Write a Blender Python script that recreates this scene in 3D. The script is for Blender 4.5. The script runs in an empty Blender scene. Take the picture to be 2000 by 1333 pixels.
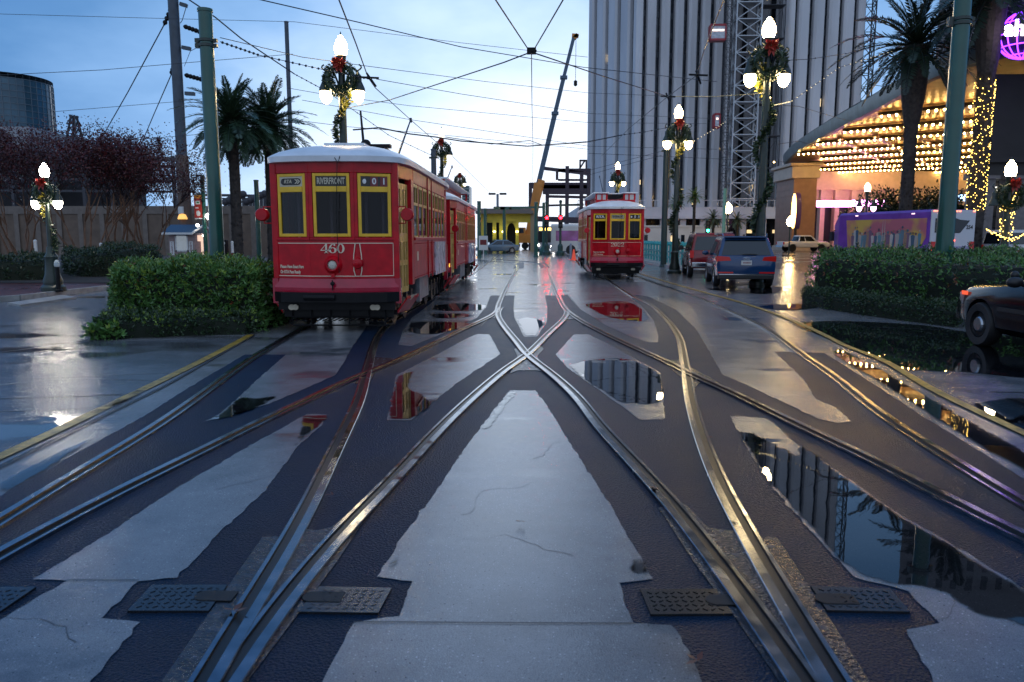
import bpy, bmesh, math, random
from mathutils import Vector, Matrix, Euler
from mathutils.geometry import tessellate_polygon
R = math.radians
PI = math.pi
rnd = random.Random(7)
sc = bpy.context.scene
COL = sc.collection

# ------------------------------------------------------------------ camera
F_PX, CX, CY, EYE, HOR, VPX = 1500.0, 1000.0, 666.5, 1.70, 464.0, 1037.0
pitch = math.atan((CY - HOR) / F_PX)
yaw = math.atan((VPX - CX) / F_PX * math.cos(pitch))
cam_d = bpy.data.cameras.new('camera')
cam = bpy.data.objects.new('camera', cam_d)
COL.objects.link(cam)
sc.camera = cam
cam_d.sensor_fit = 'HORIZONTAL'
cam_d.sensor_width = 36.0
cam_d.lens = 36.0 * F_PX / 2000.0
cam_d.clip_start = 0.1
cam_d.clip_end = 3000.0
cam.location = (0, 0, EYE)
cam.rotation_euler = (PI / 2 - pitch, 0, yaw)
cam_d.dof.use_dof = True
cam_d.dof.focus_distance = 12.5
cam_d.dof.aperture_fstop = 4.0

# ------------------------------------------------------------------ sky
W = bpy.data.worlds.new('World')
sc.world = W
W.use_nodes = True
nt = W.node_tree
nt.nodes.clear()
N = nt.nodes.new
L = nt.links.new
out = N('ShaderNodeOutputWorld')
bg = N('ShaderNodeBackground')
L(bg.outputs[0], out.inputs[0])
tc = N('ShaderNodeTexCoord')
nrm = N('ShaderNodeVectorMath'); nrm.operation = 'NORMALIZE'
L(tc.outputs['Generated'], nrm.inputs[0])
dot = N('ShaderNodeVectorMath'); dot.operation = 'DOT_PRODUCT'
st_ = N('ShaderNodeMapping'); st_.inputs['Scale'].default_value = (0.85, 1.0, 1.35); L(nrm.outputs[0], st_.inputs[0])
st2 = N('ShaderNodeVectorMath'); st2.operation = 'NORMALIZE'; L(st_.outputs[0], st2.inputs[0])
L(st2.outputs[0], dot.inputs[0])
dv = Vector((0.02, 1.0, 0.02)).normalized()
dot.inputs[1].default_value = dv
# the clouds: two octaves of noise over the sky dome, thin and soft
sep = N('ShaderNodeSeparateXYZ'); L(nrm.outputs[0], sep.inputs[0])
zc = N('ShaderNodeMath'); zc.operation = 'ADD'; zc.inputs[1].default_value = 0.25
L(sep.outputs[2], zc.inputs[0])
zi = N('ShaderNodeVectorMath'); zi.operation = 'DIVIDE'
L(nrm.outputs[0], zi.inputs[0])
cmb = N('ShaderNodeCombineXYZ')
for k in range(3): L(zc.outputs[0], cmb.inputs[k])
L(cmb.outputs[0], zi.inputs[1])
nz = N('ShaderNodeTexNoise'); nz.inputs['Scale'].default_value = 1.7; nz.inputs['Detail'].default_value = 5; nz.inputs['Roughness'].default_value = 0.55
L(zi.outputs[0], nz.inputs['Vector'])
ang = N('ShaderNodeMath'); ang.operation = 'ARCCOSINE'; L(dot.outputs['Value'], ang.inputs[0])
dn = N('ShaderNodeMath'); dn.operation = 'MULTIPLY_ADD'; dn.inputs[1].default_value = 0.34; dn.inputs[2].default_value = -0.17
L(nz.outputs[0], dn.inputs[0])
add = N('ShaderNodeMath'); add.operation = 'ADD'; L(ang.outputs[0], add.inputs[0]); L(dn.outputs[0], add.inputs[1])
nd = N('ShaderNodeMath'); nd.operation = 'DIVIDE'; nd.inputs[1].default_value = PI; L(add.outputs[0], nd.inputs[0])
rp = N('ShaderNodeValToRGB')
L(nd.outputs[0], rp.inputs[0])
cr = rp.color_ramp
stops = [(0.0, (1.05, 1.16, 1.32)), (0.055, (0.92, 1.05, 1.25)), (0.095, (0.60, 0.81, 1.10)), (0.14, (0.265, 0.485, 0.84)), (0.19, (0.115, 0.285, 0.59)),
         (0.26, (0.06, 0.19, 0.50)), (0.36, (0.08, 0.21, 0.50)), (0.5, (0.30, 0.45, 0.72)), (1.0, (0.58, 0.69, 0.88))]
cr.elements[0].position = stops[0][0]; cr.elements[0].color = (*stops[0][1], 1)
cr.elements[1].position = stops[-1][0]; cr.elements[1].color = (*stops[-1][1], 1)
for p, c in stops[1:-1]:
    e = cr.elements.new(p); e.color = (*c, 1)
sky = N('ShaderNodeTexSky'); sky.sky_type = 'NISHITA'; sky.sun_disc = False
sky.sun_elevation = R(4); sky.sun_rotation = R(0); sky.air_density = 1.0; sky.dust_density = 2.0
sks = N('ShaderNodeMix'); sks.data_type = 'RGBA'; sks.blend_type = 'ADD'; sks.inputs[0].default_value = 1.0
skm = N('ShaderNodeMix'); skm.data_type = 'RGBA'; skm.blend_type = 'MULTIPLY'; skm.inputs[0].default_value = 1.0
L(sky.outputs[0], skm.inputs[6]); skm.inputs[7].default_value = (0.0016, 0.002, 0.0026, 1)
L(rp.outputs[0], sks.inputs[6]); L(skm.outputs[2], sks.inputs[7])
L(sks.outputs[2], bg.inputs[0])
bg.inputs[1].default_value = 1.1
# weak light of the covered sun, low ahead of the camera
sd = bpy.data.lights.new('sun', 'SUN'); sd.energy = 0.12; sd.angle = R(25); sd.color = (0.85, 0.92, 1.0)
so = bpy.data.objects.new('sun', sd); COL.objects.link(so)
so.rotation_euler = (R(-68), 0, 0)

sc.view_settings.view_transform = 'Standard'
sc.view_settings.look = 'None'
sc.view_settings.exposure = 0.0
sc.view_settings.gamma = 1.0
try:
    sc.cycles.use_denoising = True
    sc.cycles.denoiser = 'OPENIMAGEDENOISE'
    sc.cycles.max_bounces = 7
    sc.cycles.transparent_max_bounces = 12
    sc.cycles.sample_clamp_indirect = 25.0
    sc.cycles.caustics_reflective = False
    sc.cycles.caustics_refractive = False
except Exception:
    pass

# ------------------------------------------------------------------ photograph geometry: a ground or depth point seen at a pixel
_F = Vector((-math.sin(yaw) * math.cos(pitch), math.cos(yaw) * math.cos(pitch), -math.sin(pitch)))
_R = Vector((math.cos(yaw), math.sin(yaw), 0))
_U = _R.cross(_F)
def ray(px, py): return _F + _R * ((px - CX) / F_PX) - _U * ((py - CY) / F_PX)
def G(px, py, z=0.0):
    d = ray(px, py); t = (z - EYE) / d.z
    return Vector((0, 0, EYE)) + d * t
def at(px, py, Y):
    d = ray(px, py)
    return Vector((0, 0, EYE)) + d * (Y / d.y)
def gx(px, Y): return at(px, HOR, Y).x
def gz(py, Y, px=1037): return at(px, py, Y).z

# ------------------------------------------------------------------ materials
MATS = {}
def mat(name, col, rough=0.5, metal=0.0, emit=None, es=0.0, var=0.0, vs=6.0, bump=0.0, bs=40.0, coat=0.0, spec=0.5, rvar=0.0, stretch=None):
    if name in MATS: return MATS[name]
    m = bpy.data.materials.new(name); m.use_nodes = True
    t = m.node_tree; b = t.nodes['Principled BSDF']
    b.inputs['Base Color'].default_value = (*col, 1)
    b.inputs['Roughness'].default_value = rough
    b.inputs['Metallic'].default_value = metal
    b.inputs['Specular IOR Level'].default_value = spec
    if coat: b.inputs['Coat Weight'].default_value = coat; b.inputs['Coat Roughness'].default_value = 0.06
    if emit is not None:
        b.inputs['Emission Color'].default_value = (*emit, 1); b.inputs['Emission Strength'].default_value = es
    if var or bump or rvar:
        g = t.nodes.new('ShaderNodeNewGeometry')
        src = g.outputs['Position']
        if stretch:
            mp = t.nodes.new('ShaderNodeMapping'); mp.inputs['Scale'].default_value = stretch
            t.links.new(src, mp.inputs[0]); src = mp.outputs[0]
        if var or rvar:
            n = t.nodes.new('ShaderNodeTexNoise'); n.inputs['Scale'].default_value = vs; n.inputs['Detail'].default_value = 6
            t.links.new(src, n.inputs['Vector'])
            if var:
                r = t.nodes.new('ShaderNodeValToRGB')
                r.color_ramp.elements[0].position = 0.3; r.color_ramp.elements[1].position = 0.72
                r.color_ramp.elements[0].color = (*[max(0, c * (1 - var)) for c in col], 1)
                r.color_ramp.elements[1].color = (*[min(1, c * (1 + var)) for c in col], 1)
                t.links.new(n.outputs[0], r.inputs[0]); t.links.new(r.outputs[0], b.inputs['Base Color'])
            if rvar:
                mr = t.nodes.new('ShaderNodeMapRange')
                mr.inputs[1].default_value = 0.3; mr.inputs[2].default_value = 0.7
                mr.inputs[3].default_value = max(0.02, rough - rvar); mr.inputs[4].default_value = rough + rvar
                t.links.new(n.outputs[0], mr.inputs[0]); t.links.new(mr.outputs[0], b.inputs['Roughness'])
        if bump:
            n2 = t.nodes.new('ShaderNodeTexNoise'); n2.inputs['Scale'].default_value = bs; n2.inputs['Detail'].default_value = 4
            t.links.new(src, n2.inputs['Vector'])
            bp = t.nodes.new('ShaderNodeBump'); bp.inputs['Strength'].default_value = bump; bp.inputs['Distance'].default_value = 0.02
            t.links.new(n2.outputs[0], bp.inputs['Height']); t.links.new(bp.outputs[0], b.inputs['Normal'])
    MATS[name] = m
    return m

def glass(name, tint=(0.75, 0.78, 0.8), rough=0.02, ior=1.5):
    if name in MATS: return MATS[name]
    m = bpy.data.materials.new(name); m.use_nodes = True
    t = m.node_tree; t.nodes.clear()
    o = t.nodes.new('ShaderNodeOutputMaterial'); mx = t.nodes.new('ShaderNodeMixShader')
    tr = t.nodes.new('ShaderNodeBsdfTransparent'); tr.inputs[0].default_value = (*tint, 1)
    gl = t.nodes.new('ShaderNodeBsdfGlossy'); gl.inputs['Roughness'].default_value = rough
    fr = t.nodes.new('ShaderNodeFresnel'); fr.inputs[0].default_value = ior
    t.links.new(fr.outputs[0], mx.inputs[0]); t.links.new(tr.outputs[0], mx.inputs[1]); t.links.new(gl.outputs[0], mx.inputs[2])
    t.links.new(mx.outputs[0], o.inputs[0])
    MATS[name] = m
    return m

# ------------------------------------------------------------------ mesh builder
class MB:
    def __init__(s): s.v = []; s.f = []; s.m = []; s.M = Matrix.Identity(4); s.k = 0
    def add(s, vs, fs, k=None):
        o = len(s.v); M = s.M
        s.v.extend([tuple(M @ Vector(p)) for p in vs])
        k = s.k if k is None else k
        for f in fs: s.f.append([i + o for i in f]); s.m.append(k)
        return s
    def box(s, c, d, rz=0.0, k=None, taper=1.0, rx=0.0, ry=0.0):
        x, y, z = d[0] / 2, d[1] / 2, d[2] / 2
        E = Euler((rx, ry, rz)).to_matrix(); c = Vector(c)
        vs = []
        for dz in (-z, z):
            q = taper if dz > 0 else 1.0
            for a, b in ((-x, -y), (x, -y), (x, y), (-x, y)): vs.append(c + E @ Vector((a * q, b * q, dz)))
        return s.add(vs, [[3, 2, 1, 0], [4, 5, 6, 7], [0, 1, 5, 4], [1, 2, 6, 5], [2, 3, 7, 6], [3, 0, 4, 7]], k)
    def bx(s, x0, x1, y0, y1, z0, z1, k=None):
        return s.box(((x0 + x1) / 2, (y0 + y1) / 2, (z0 + z1) / 2), (x1 - x0, y1 - y0, z1 - z0), k=k)
    def beam(s, p, q, w, h=None, k=None, up=(0, 0, 1)):
        h = w if h is None else h
        p = Vector(p); q = Vector(q); d = (q - p)
        if d.length < 1e-6: return s
        d.normalize(); u = Vector(up)
        if abs(d.dot(u)) > 0.98: u = Vector((0, 1, 0))
        a = d.cross(u).normalized(); b = a.cross(d)
        vs = []
        for e in (p, q):
            for i, j in ((-1, -1), (1, -1), (1, 1), (-1, 1)): vs.append(e + a * (i * w / 2) + b * (j * h / 2))
        return s.add(vs, [[0, 1, 2, 3], [7, 6, 5, 4], [0, 4, 5, 1], [1, 5, 6, 2], [2, 6, 7, 3], [3, 7, 4, 0]], k)
    def tube(s, pts, r, n=8, k=None, caps=True):
        pts = [Vector(p) for p in pts]; m = len(pts)
        rs = r if isinstance(r, (list, tuple)) else [r] * m
        vs = []; ref = None
        for i, p in enumerate(pts):
            d = (pts[min(i + 1, m - 1)] - pts[max(i - 1, 0)])
            if d.length < 1e-9: d = Vector((0, 0, 1))
            d.normalize()
            if ref is None:
                ref = Vector((1, 0, 0)) if abs(d.x) < 0.9 else Vector((0, 1, 0))
            a = (ref - d * ref.dot(d)).normalized(); b = d.cross(a); ref = a
            for j in range(n):
                t = 2 * PI * j / n
                vs.append(p + (a * math.cos(t) + b * math.sin(t)) * rs[i])
        fs = []
        for i in range(m - 1):
            for j in range(n):
                fs.append([i * n + j, i * n + (j + 1) % n, (i + 1) * n + (j + 1) % n, (i + 1) * n + j])
        if caps: fs.append(list(range(n))[::-1]); fs.append([(m - 1) * n + j for j in range(n)])
        return s.add(vs, fs, k)
    def lathe(s, prof, c=(0, 0, 0), n=16, k=None, axis='z', a0=0.0, a1=2 * PI):
        c = Vector(c); full = abs(a1 - a0 - 2 * PI) < 1e-6
        cols = n if full else n + 1; vs = []
        for r, z in prof:
            for j in range(cols):
                t = a0 + (a1 - a0) * j / n
                x, y = r * math.cos(t), r * math.sin(t)
                p = Vector((x, y, z)) if axis == 'z' else (Vector((z, x, y)) if axis == 'x' else Vector((y, z, x)))
                vs.append(c + p)
        fs = []; m = len(prof)
        for i in range(m - 1):
            for j in range(n):
                j2 = (j + 1) % cols
                fs.append([i * cols + j, i * cols + j2, (i + 1) * cols + j2, (i + 1) * cols + j])
        if full:
            if prof[0][0] > 1e-4: fs.append(list(range(cols))[::-1])
            if prof[-1][0] > 1e-4: fs.append([(m - 1) * cols + j for j in range(cols)])
        return s.add(vs, fs, k)
    def cyl(s, c, r, h, n=16, k=None, axis='z'):
        return s.lathe([(r, -h / 2), (r, h / 2)], c, n, k, axis)
    def ball(s, c, r, n=12, m=8, k=None):
        r = (r, r, r) if not isinstance(r, (tuple, list)) else r
        vs = [(c[0], c[1], c[2] - r[2])]
        for i in range(1, m):
            a = -PI / 2 + PI * i / m
            for j in range(n):
                t = 2 * PI * j / n
                vs.append((c[0] + r[0] * math.cos(a) * math.cos(t), c[1] + r[1] * math.cos(a) * math.sin(t), c[2] + r[2] * math.sin(a)))
        vs.append((c[0], c[1], c[2] + r[2])); fs = []
        for j in range(n): fs.append([0, 1 + (j + 1) % n, 1 + j])
        for i in range(m - 2):
            for j in range(n):
                a = 1 + i * n
                fs.append([a + j, a + (j + 1) % n, a + n + (j + 1) % n, a + n + j])
        e = len(vs) - 1; a = 1 + (m - 2) * n
        for j in range(n): fs.append([a + j, a + (j + 1) % n, e])
        return s.add(vs, fs, k)
    def loft(s, rings, k=None, caps=True, closed=True):
        n = len(rings[0]); vs = [p for r in rings for p in r]; fs = []
        for i in range(len(rings) - 1):
            for j in range(n if closed else n - 1):
                fs.append([i * n + j, i * n + (j + 1) % n, (i + 1) * n + (j + 1) % n, (i + 1) * n + j])
        if caps and closed:
            fs.append(list(range(n))[::-1]); fs.append([(len(rings) - 1) * n + j for j in range(n)])
        return s.add(vs, fs, k)
    def poly(s, pts, k=None):
        return s.add(pts, [list(range(len(pts)))], k)
    def prism(s, pts, vec, k=None):
        vec = Vector(vec); pts = [Vector(p) for p in pts]; n = len(pts)
        vs = pts + [p + vec for p in pts]
        fs = [list(range(n))[::-1], [n + i for i in range(n)]]
        for i in range(n): fs.append([i, (i + 1) % n, n + (i + 1) % n, n + i])
        return s.add(vs, fs, k)
    def sheet(s, pts, z, k=None):
        """flat polygon (x, y list) triangulated at height z"""
        P = [Vector((p[0], p[1], 0)) for p in pts]
        tri = tessellate_polygon([P])
        vs = [(p.x, p.y, z) for p in P]; fs = []
        for t in tri:
            a, b, c = [P[i] for i in t]
            t = list(t)
            if (b - a).cross(c - a).z < 0: t.reverse()
            fs.append(t)
        return s.add(vs, fs, k)
    def leaf(s, p, d, l, w, k=None, up=None):
        """one pointed leaf from p along d"""
        d = Vector(d).normalized(); u = up or Vector((rnd.uniform(-1, 1), rnd.uniform(-1, 1), rnd.uniform(-1, 1)))
        a = d.cross(u)
        if a.length < 1e-4: a = Vector((1, 0, 0))
        a.normalize(); p = Vector(p)
        o = len(s.v); k = s.k if k is None else k
        M = s.M
        for q in (p, p + d * (l * .45) + a * (w / 2), p + d * l, p + d * (l * .45) - a * (w / 2)): s.v.append(tuple(M @ q))
        s.f.append([o, o + 1, o + 2, o + 3]); s.m.append(k)
    def build(s, name, mats, parent=None, smooth=False, loc=(0, 0, 0), rz=0.0, bevel=0.0, seg=2):
        me = bpy.data.meshes.new(name)
        me.from_pydata(s.v, [], s.f)
        mats = mats if isinstance(mats, (list, tuple)) else [mats]
        for m in mats: me.materials.append(m)
        if len(mats) > 1: me.polygons.foreach_set('material_index', s.m)
        if smooth is True: me.polygons.foreach_set('use_smooth', [True] * len(me.polygons))
        me.update()
        o = bpy.data.objects.new(name, me); COL.objects.link(o)
        o.location = loc; o.rotation_euler = (0, 0, rz)
        if parent is not None: o.parent = parent
        if bevel:
            b = o.modifiers.new('bevel', 'BEVEL'); b.width = bevel; b.segments = seg; b.limit_method = 'ANGLE'; b.angle_limit = R(35)
        if smooth == 'auto' or (bevel and smooth is not False):
            me.polygons.foreach_set('use_smooth', [True] * len(me.polygons)); me.set_sharp_from_angle(angle=R(38))
        return o

def tag(o, label=None, cat=None, group=None, kind=None):
    if label: o['label'] = label
    if cat: o['category'] = cat
    if group: o['group'] = group
    if kind: o['kind'] = kind
    return o
def thing(name, label, cat, loc=(0, 0, 0), rz=0.0, group=None):
    o = bpy.data.objects.new(name, None); COL.objects.link(o)
    o.location = loc; o.rotation_euler = (0, 0, rz); o.empty_display_size = 0.1
    return tag(o, label, cat, group)
def copy_tree(o, parent=None):
    c = o.copy(); COL.objects.link(c)
    if parent is not None: c.parent = parent
    for ch in [x for x in KIDS.get(o.name, [])] or [x for x in bpy.data.objects if x.parent == o and x != c]:
        copy_tree(ch, c)
    return c
KIDS = {}

def text_mesh(txt, size, extrude=0.004, bold=0.0, align='CENTER', xs=1.0, shear=0.0, space=1.0):
    """text as mesh data: verts in (x, y, 0) plane, y up"""
    cu = bpy.data.curves.new('lettering', 'FONT'); cu.body = txt; cu.size = size; cu.extrude = extrude; cu.offset = bold
    cu.align_x = align; cu.align_y = 'CENTER'; cu.shear = shear; cu.space_character = space; cu.resolution_u = 3
    ob = bpy.data.objects.new('lettering', cu); COL.objects.link(ob)
    dg = bpy.context.evaluated_depsgraph_get(); dg.update()
    me = ob.evaluated_get(dg).to_mesh()
    vs = [(v.co.x * xs, v.co.y, v.co.z) for v in me.vertices]; fs = [list(p.vertices) for p in me.polygons]
    ob.evaluated_get(dg).to_mesh_clear()
    bpy.data.objects.remove(ob); bpy.data.curves.remove(cu)
    return vs, fs
def letter(mb, txt, size, loc, face='-y', k=None, **kw):
    """lettering standing on a vertical face; face = direction the text looks to, or an angle round z (0 = looks to -y)"""
    vs, fs = text_mesh(txt, size, **kw)
    a = {'-y': 0.0, '+x': PI / 2, '-x': -PI / 2, '+y': PI}.get(face, face)
    M = Matrix.Translation(Vector(loc)) @ Matrix.Rotation(a, 4, 'Z') @ Matrix.Rotation(PI / 2, 4, 'X')
    old = mb.M; mb.M = old @ M; mb.add(vs, fs, k); mb.M = old
    return mb

def catmull(pts, step=0.25):
    P = [Vector(p) for p in pts]; P = [P[0] * 2 - P[1]] + P + [P[-1] * 2 - P[-2]]
    out_ = []
    for i in range(1, len(P) - 2):
        a, b, c, d = P[i - 1:i + 3]; n = max(1, int((c - b).length / step))
        for j in range(n):
            t = j / n
            out_.append(0.5 * ((2 * b) + (c - a) * t + (2 * a - 5 * b + 4 * c - d) * t * t + (3 * b - a - 3 * c + d) * t ** 3))
    out_.append(P[-2].copy())
    return out_
def smooth_path(pts, it=3):
    pts = [Vector(p) for p in pts]
    for _ in range(it):
        pts = [pts[0]] + [(pts[i - 1] + pts[i] * 2 + pts[i + 1]) / 4 for i in range(1, len(pts) - 1)] + [pts[-1]]
    return pts
def rough_edge(pts, step=0.12, amp=0.012, closed=True, seed=1):
    """ragged cast edge: resample the polygon (2-D) and jitter it"""
    r = random.Random(seed); o = []
    P = [Vector((p[0], p[1])) for p in pts]; n = len(P)
    for i in range(n if closed else n - 1):
        a, b = P[i], P[(i + 1) % n]; d = b - a; m = max(1, min(400, int(d.length / step)))
        if d.length < 1e-6: continue
        nn = Vector((-d.y, d.x)).normalized()
        for j in range(m):
            q = a + d * (j / m)
            if j: q = q + nn * (r.gauss(0, amp))
            o.append((q.x, q.y))
    return o
# ------------------------------------------------------------------ ground materials
def wet_ground(name, col, rough_dry, rough_wet, pscale, p0, p1, bump, bscale, grain=0.25, dark=0.55, coarse=0.0, bd=0.01, spec=0.5, chip=0.0):
    m = bpy.data.materials.new(name); m.use_nodes = True
    t = m.node_tree; b = t.nodes['Principled BSDF']; n = t.nodes.new; l = t.links.new
    g = n('ShaderNodeNewGeometry')
    mp = n('ShaderNodeMapping'); mp.inputs['Scale'].default_value = (1, 1.6, 1); l(g.outputs['Position'], mp.inputs[0])
    a = n('ShaderNodeTexNoise'); a.inputs['Scale'].default_value = pscale; a.inputs['Detail'].default_value = 5; a.inputs['Roughness'].default_value = 0.55
    l(mp.outputs[0], a.inputs['Vector'])
    pr = n('ShaderNodeMapRange'); pr.interpolation_type = 'SMOOTHSTEP'
    pr.inputs[1].default_value = p0; pr.inputs[2].default_value = p1; l(a.outputs[0], pr.inputs[0])      # 1 = standing water
    fine = n('ShaderNodeTexNoise'); fine.inputs['Scale'].default_value = bscale; fine.inputs['Detail'].default_value = 3; l(g.outputs['Position'], fine.inputs['Vector'])
    spk = n('ShaderNodeTexVoronoi'); spk.inputs['Scale'].default_value = bscale * 0.55; l(g.outputs['Position'], spk.inputs['Vector'])
    stain = n('ShaderNodeTexNoise'); stain.inputs['Scale'].default_value = 1.3; stain.inputs['Detail'].default_value = 7; stain.inputs['Roughness'].default_value = .65
    l(g.outputs['Position'], stain.inputs['Vector'])
    # colour: speckled aggregate, large stains, darker where water stands
    r = n('ShaderNodeValToRGB'); r.color_ramp.elements[0].position = .3; r.color_ramp.elements[1].position = .7
    r.color_ramp.elements[0].color = (*[c * (1 - grain) for c in col], 1); r.color_ramp.elements[1].color = (*[c * (1 + grain) for c in col], 1)
    l(fine.outputs[0], r.inputs[0])
    st = n('ShaderNodeMapRange'); st.inputs[1].default_value = .3; st.inputs[2].default_value = .7; st.inputs[3].default_value = .62; st.inputs[4].default_value = 1.2
    l(stain.outputs[0], st.inputs[0])
    mu = n('ShaderNodeMix'); mu.data_type = 'RGBA'; mu.blend_type = 'MULTIPLY'; mu.inputs[0].default_value = 1.0
    l(r.outputs[0], mu.inputs[6]); l(st.outputs[0], mu.inputs[7])
    dk = n('ShaderNodeMapRange'); dk.inputs[3].default_value = 1.0; dk.inputs[4].default_value = dark; l(pr.outputs[0], dk.inputs[0])
    mu2 = n('ShaderNodeMix'); mu2.data_type = 'RGBA'; mu2.blend_type = 'MULTIPLY'; mu2.inputs[0].default_value = 1.0
    l(mu.outputs[2], mu2.inputs[6]); l(dk.outputs[0], mu2.inputs[7]); l(mu2.outputs[2], b.inputs['Base Color'])
    rr = n('ShaderNodeMapRange'); rr.inputs[3].default_value = rough_dry; rr.inputs[4].default_value = rough_wet; l(pr.outputs[0], rr.inputs[0])
    rs = n('ShaderNodeMath'); rs.operation = 'MULTIPLY_ADD'; rs.inputs[1].default_value = 0.16; l(stain.outputs[0], rs.inputs[0]); l(rr.outputs[0], rs.inputs[2])
    rs2 = n('ShaderNodeMath'); rs2.operation = 'ADD'; rs2.inputs[1].default_value = -0.08; rs2.use_clamp = True; l(rs.outputs[0], rs2.inputs[0])
    rs3 = n('ShaderNodeMath'); rs3.operation = 'MAXIMUM'; rs3.inputs[1].default_value = rough_wet; l(rs2.outputs[0], rs3.inputs[0])
    l(rs3.outputs[0], b.inputs['Roughness'])
    bs = n('ShaderNodeMapRange'); bs.inputs[3].default_value = bump; bs.inputs[4].default_value = bump * .04; l(pr.outputs[0], bs.inputs[0])
    hm = n('ShaderNodeMath'); hm.operation = 'ADD'; l(fine.outputs[0], hm.inputs[0]); l(spk.outputs['Distance'], hm.inputs[1])
    bp = n('ShaderNodeBump'); bp.inputs['Distance'].default_value = bd; l(bs.outputs[0], bp.inputs['Strength']); l(hm.outputs[0], bp.inputs['Height'])
    l(bp.outputs[0], b.inputs['Normal'])
    b.inputs['IOR'].default_value = 1.5; b.inputs['Specular IOR Level'].default_value = spec
    if chip:                                                  # pale and dark stone chips of the aggregate
        vc = n('ShaderNodeTexVoronoi'); vc.inputs['Scale'].default_value = 48; l(g.outputs['Position'], vc.inputs['Vector'])
        c1 = n('ShaderNodeMapRange'); c1.inputs[1].default_value = .10; c1.inputs[2].default_value = .26; c1.inputs[3].default_value = 1.0; c1.inputs[4].default_value = 0.0; l(vc.outputs['Distance'], c1.inputs[0])
        cs = n('ShaderNodeSeparateColor'); l(vc.outputs['Color'], cs.inputs[0])
        c2 = n('ShaderNodeMapRange'); c2.inputs[1].default_value = 0; c2.inputs[2].default_value = 1; c2.inputs[3].default_value = 1 - chip; c2.inputs[4].default_value = 1 + 1.5 * chip; l(cs.outputs[0], c2.inputs[0])
        cm = n('ShaderNodeMix'); cm.data_type = 'FLOAT'; l(c1.outputs[0], cm.inputs[0]); cm.inputs[2].default_value = 1.0; l(c2.outputs[0], cm.inputs[3])
        m3 = n('ShaderNodeMix'); m3.data_type = 'RGBA'; m3.blend_type = 'MULTIPLY'; m3.inputs[0].default_value = 1.0; l(mu2.outputs[2], m3.inputs[6]); l(cm.outputs[0], m3.inputs[7]); l(m3.outputs[2], b.inputs['Base Color'])
    MATS[name] = m
    return m
M_CONC = wet_ground('wet_concrete', (0.19, 0.19, 0.195), 0.20, 0.02, 0.55, 0.57, 0.68, 0.18, 230, 0.40, 0.5, bd=0.004, chip=.95, spec=.65)
M_ROAD = wet_ground('wet_road', (0.13, 0.135, 0.145), 0.22, 0.03, 0.35, 0.52, 0.64, 0.3, 90, 0.3, 0.7, bd=0.006)
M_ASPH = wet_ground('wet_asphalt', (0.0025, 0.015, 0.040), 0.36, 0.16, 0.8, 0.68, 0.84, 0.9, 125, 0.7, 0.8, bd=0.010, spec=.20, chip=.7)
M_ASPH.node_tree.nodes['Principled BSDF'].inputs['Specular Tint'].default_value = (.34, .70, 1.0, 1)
M_BRICK = wet_ground('brick_paving', (0.10, 0.03, 0.022), 0.3, 0.08, 0.5, 0.6, 0.75, 0.4, 30, 0.3, 0.8)
M_PUD = mat('puddle_water', (0.035, 0.034, 0.033), rough=0.012, spec=0.9)
M_STEEL = mat('rail_steel', (0.21, 0.23, 0.26), rough=0.18, metal=1.0, var=0.25, vs=9, rvar=0.10)
M_GROOVE = mat('rail_groove', (0.010, 0.009, 0.008), rough=0.35, spec=.3)
M_CAST = mat('cast_steel_plate', (0.06, 0.068, 0.08), rough=0.2, metal=0.75, var=0.35, vs=14, bump=0.5, bs=45, rvar=0.12)
M_YEL = mat('yellow_road_paint', (0.42, 0.26, 0.035), rough=0.3, var=0.55, vs=9, bump=.2, bs=80)
M_KERB = mat('kerb_concrete', (0.30, 0.30, 0.29), rough=0.35, var=0.3, vs=4, bump=.2)
M_JOINT = mat('joint_tar', (0.015, 0.015, 0.016), rough=0.5)
M_DAMP = wet_ground('damp_concrete', (0.13, 0.13, 0.13), 0.14, 0.03, 1.5, 0.5, 0.62, 0.10, 150, 0.3, 0.6, bd=0.004)

def g2(pts, z=0.0): return [tuple(G(x, y, z)[:2]) for x, y in pts]
def struct(name, mb, m, **kw): return tag(mb.build(name, m, **kw), kind='structure')

# base sheet
b = MB(); b.add([(-1500, -300, 0), (1500, -300, 0), (1500, 2500, 0), (-1500, 2500, 0)], [[0, 1, 2, 3]])
struct('ground', b, M_CONC)
# darker road lane left of the yellow line
b = MB(); b.sheet(rough_edge(g2([(-900, 1330), (-10, 896), (250, 775), (330, 732), (497, 650), (470, 662), (210, 668), (205, 560), (330, 545), (-10, 590), (-700, 640)]), .3, .0), 0.004)
struct('road', b, M_ROAD)
# roadway on the right, wet and smooth
b = MB(); b.sheet(g2([(1590, 640), (1660, 680), (2010, 850), (2600, 1100), (3200, 700), (2080, 648), (1880, 648), (1700, 622)]), 0.004)
struct('road', b, M_ROAD)
b = MB(); b.sheet([(6, 120), (14, 34), (12, 24), (20, 20), (24, 60), (40, 90), (90, 120), (90, 170), (-90, 170), (-90, 95), (-14, 60)], 0.004)
struct('road', b, wet_ground('wet_street', (0.10, 0.10, 0.105), 0.16, 0.03, 0.2, 0.45, 0.62, 0.12, 60, 0.25, 0.8))

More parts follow.
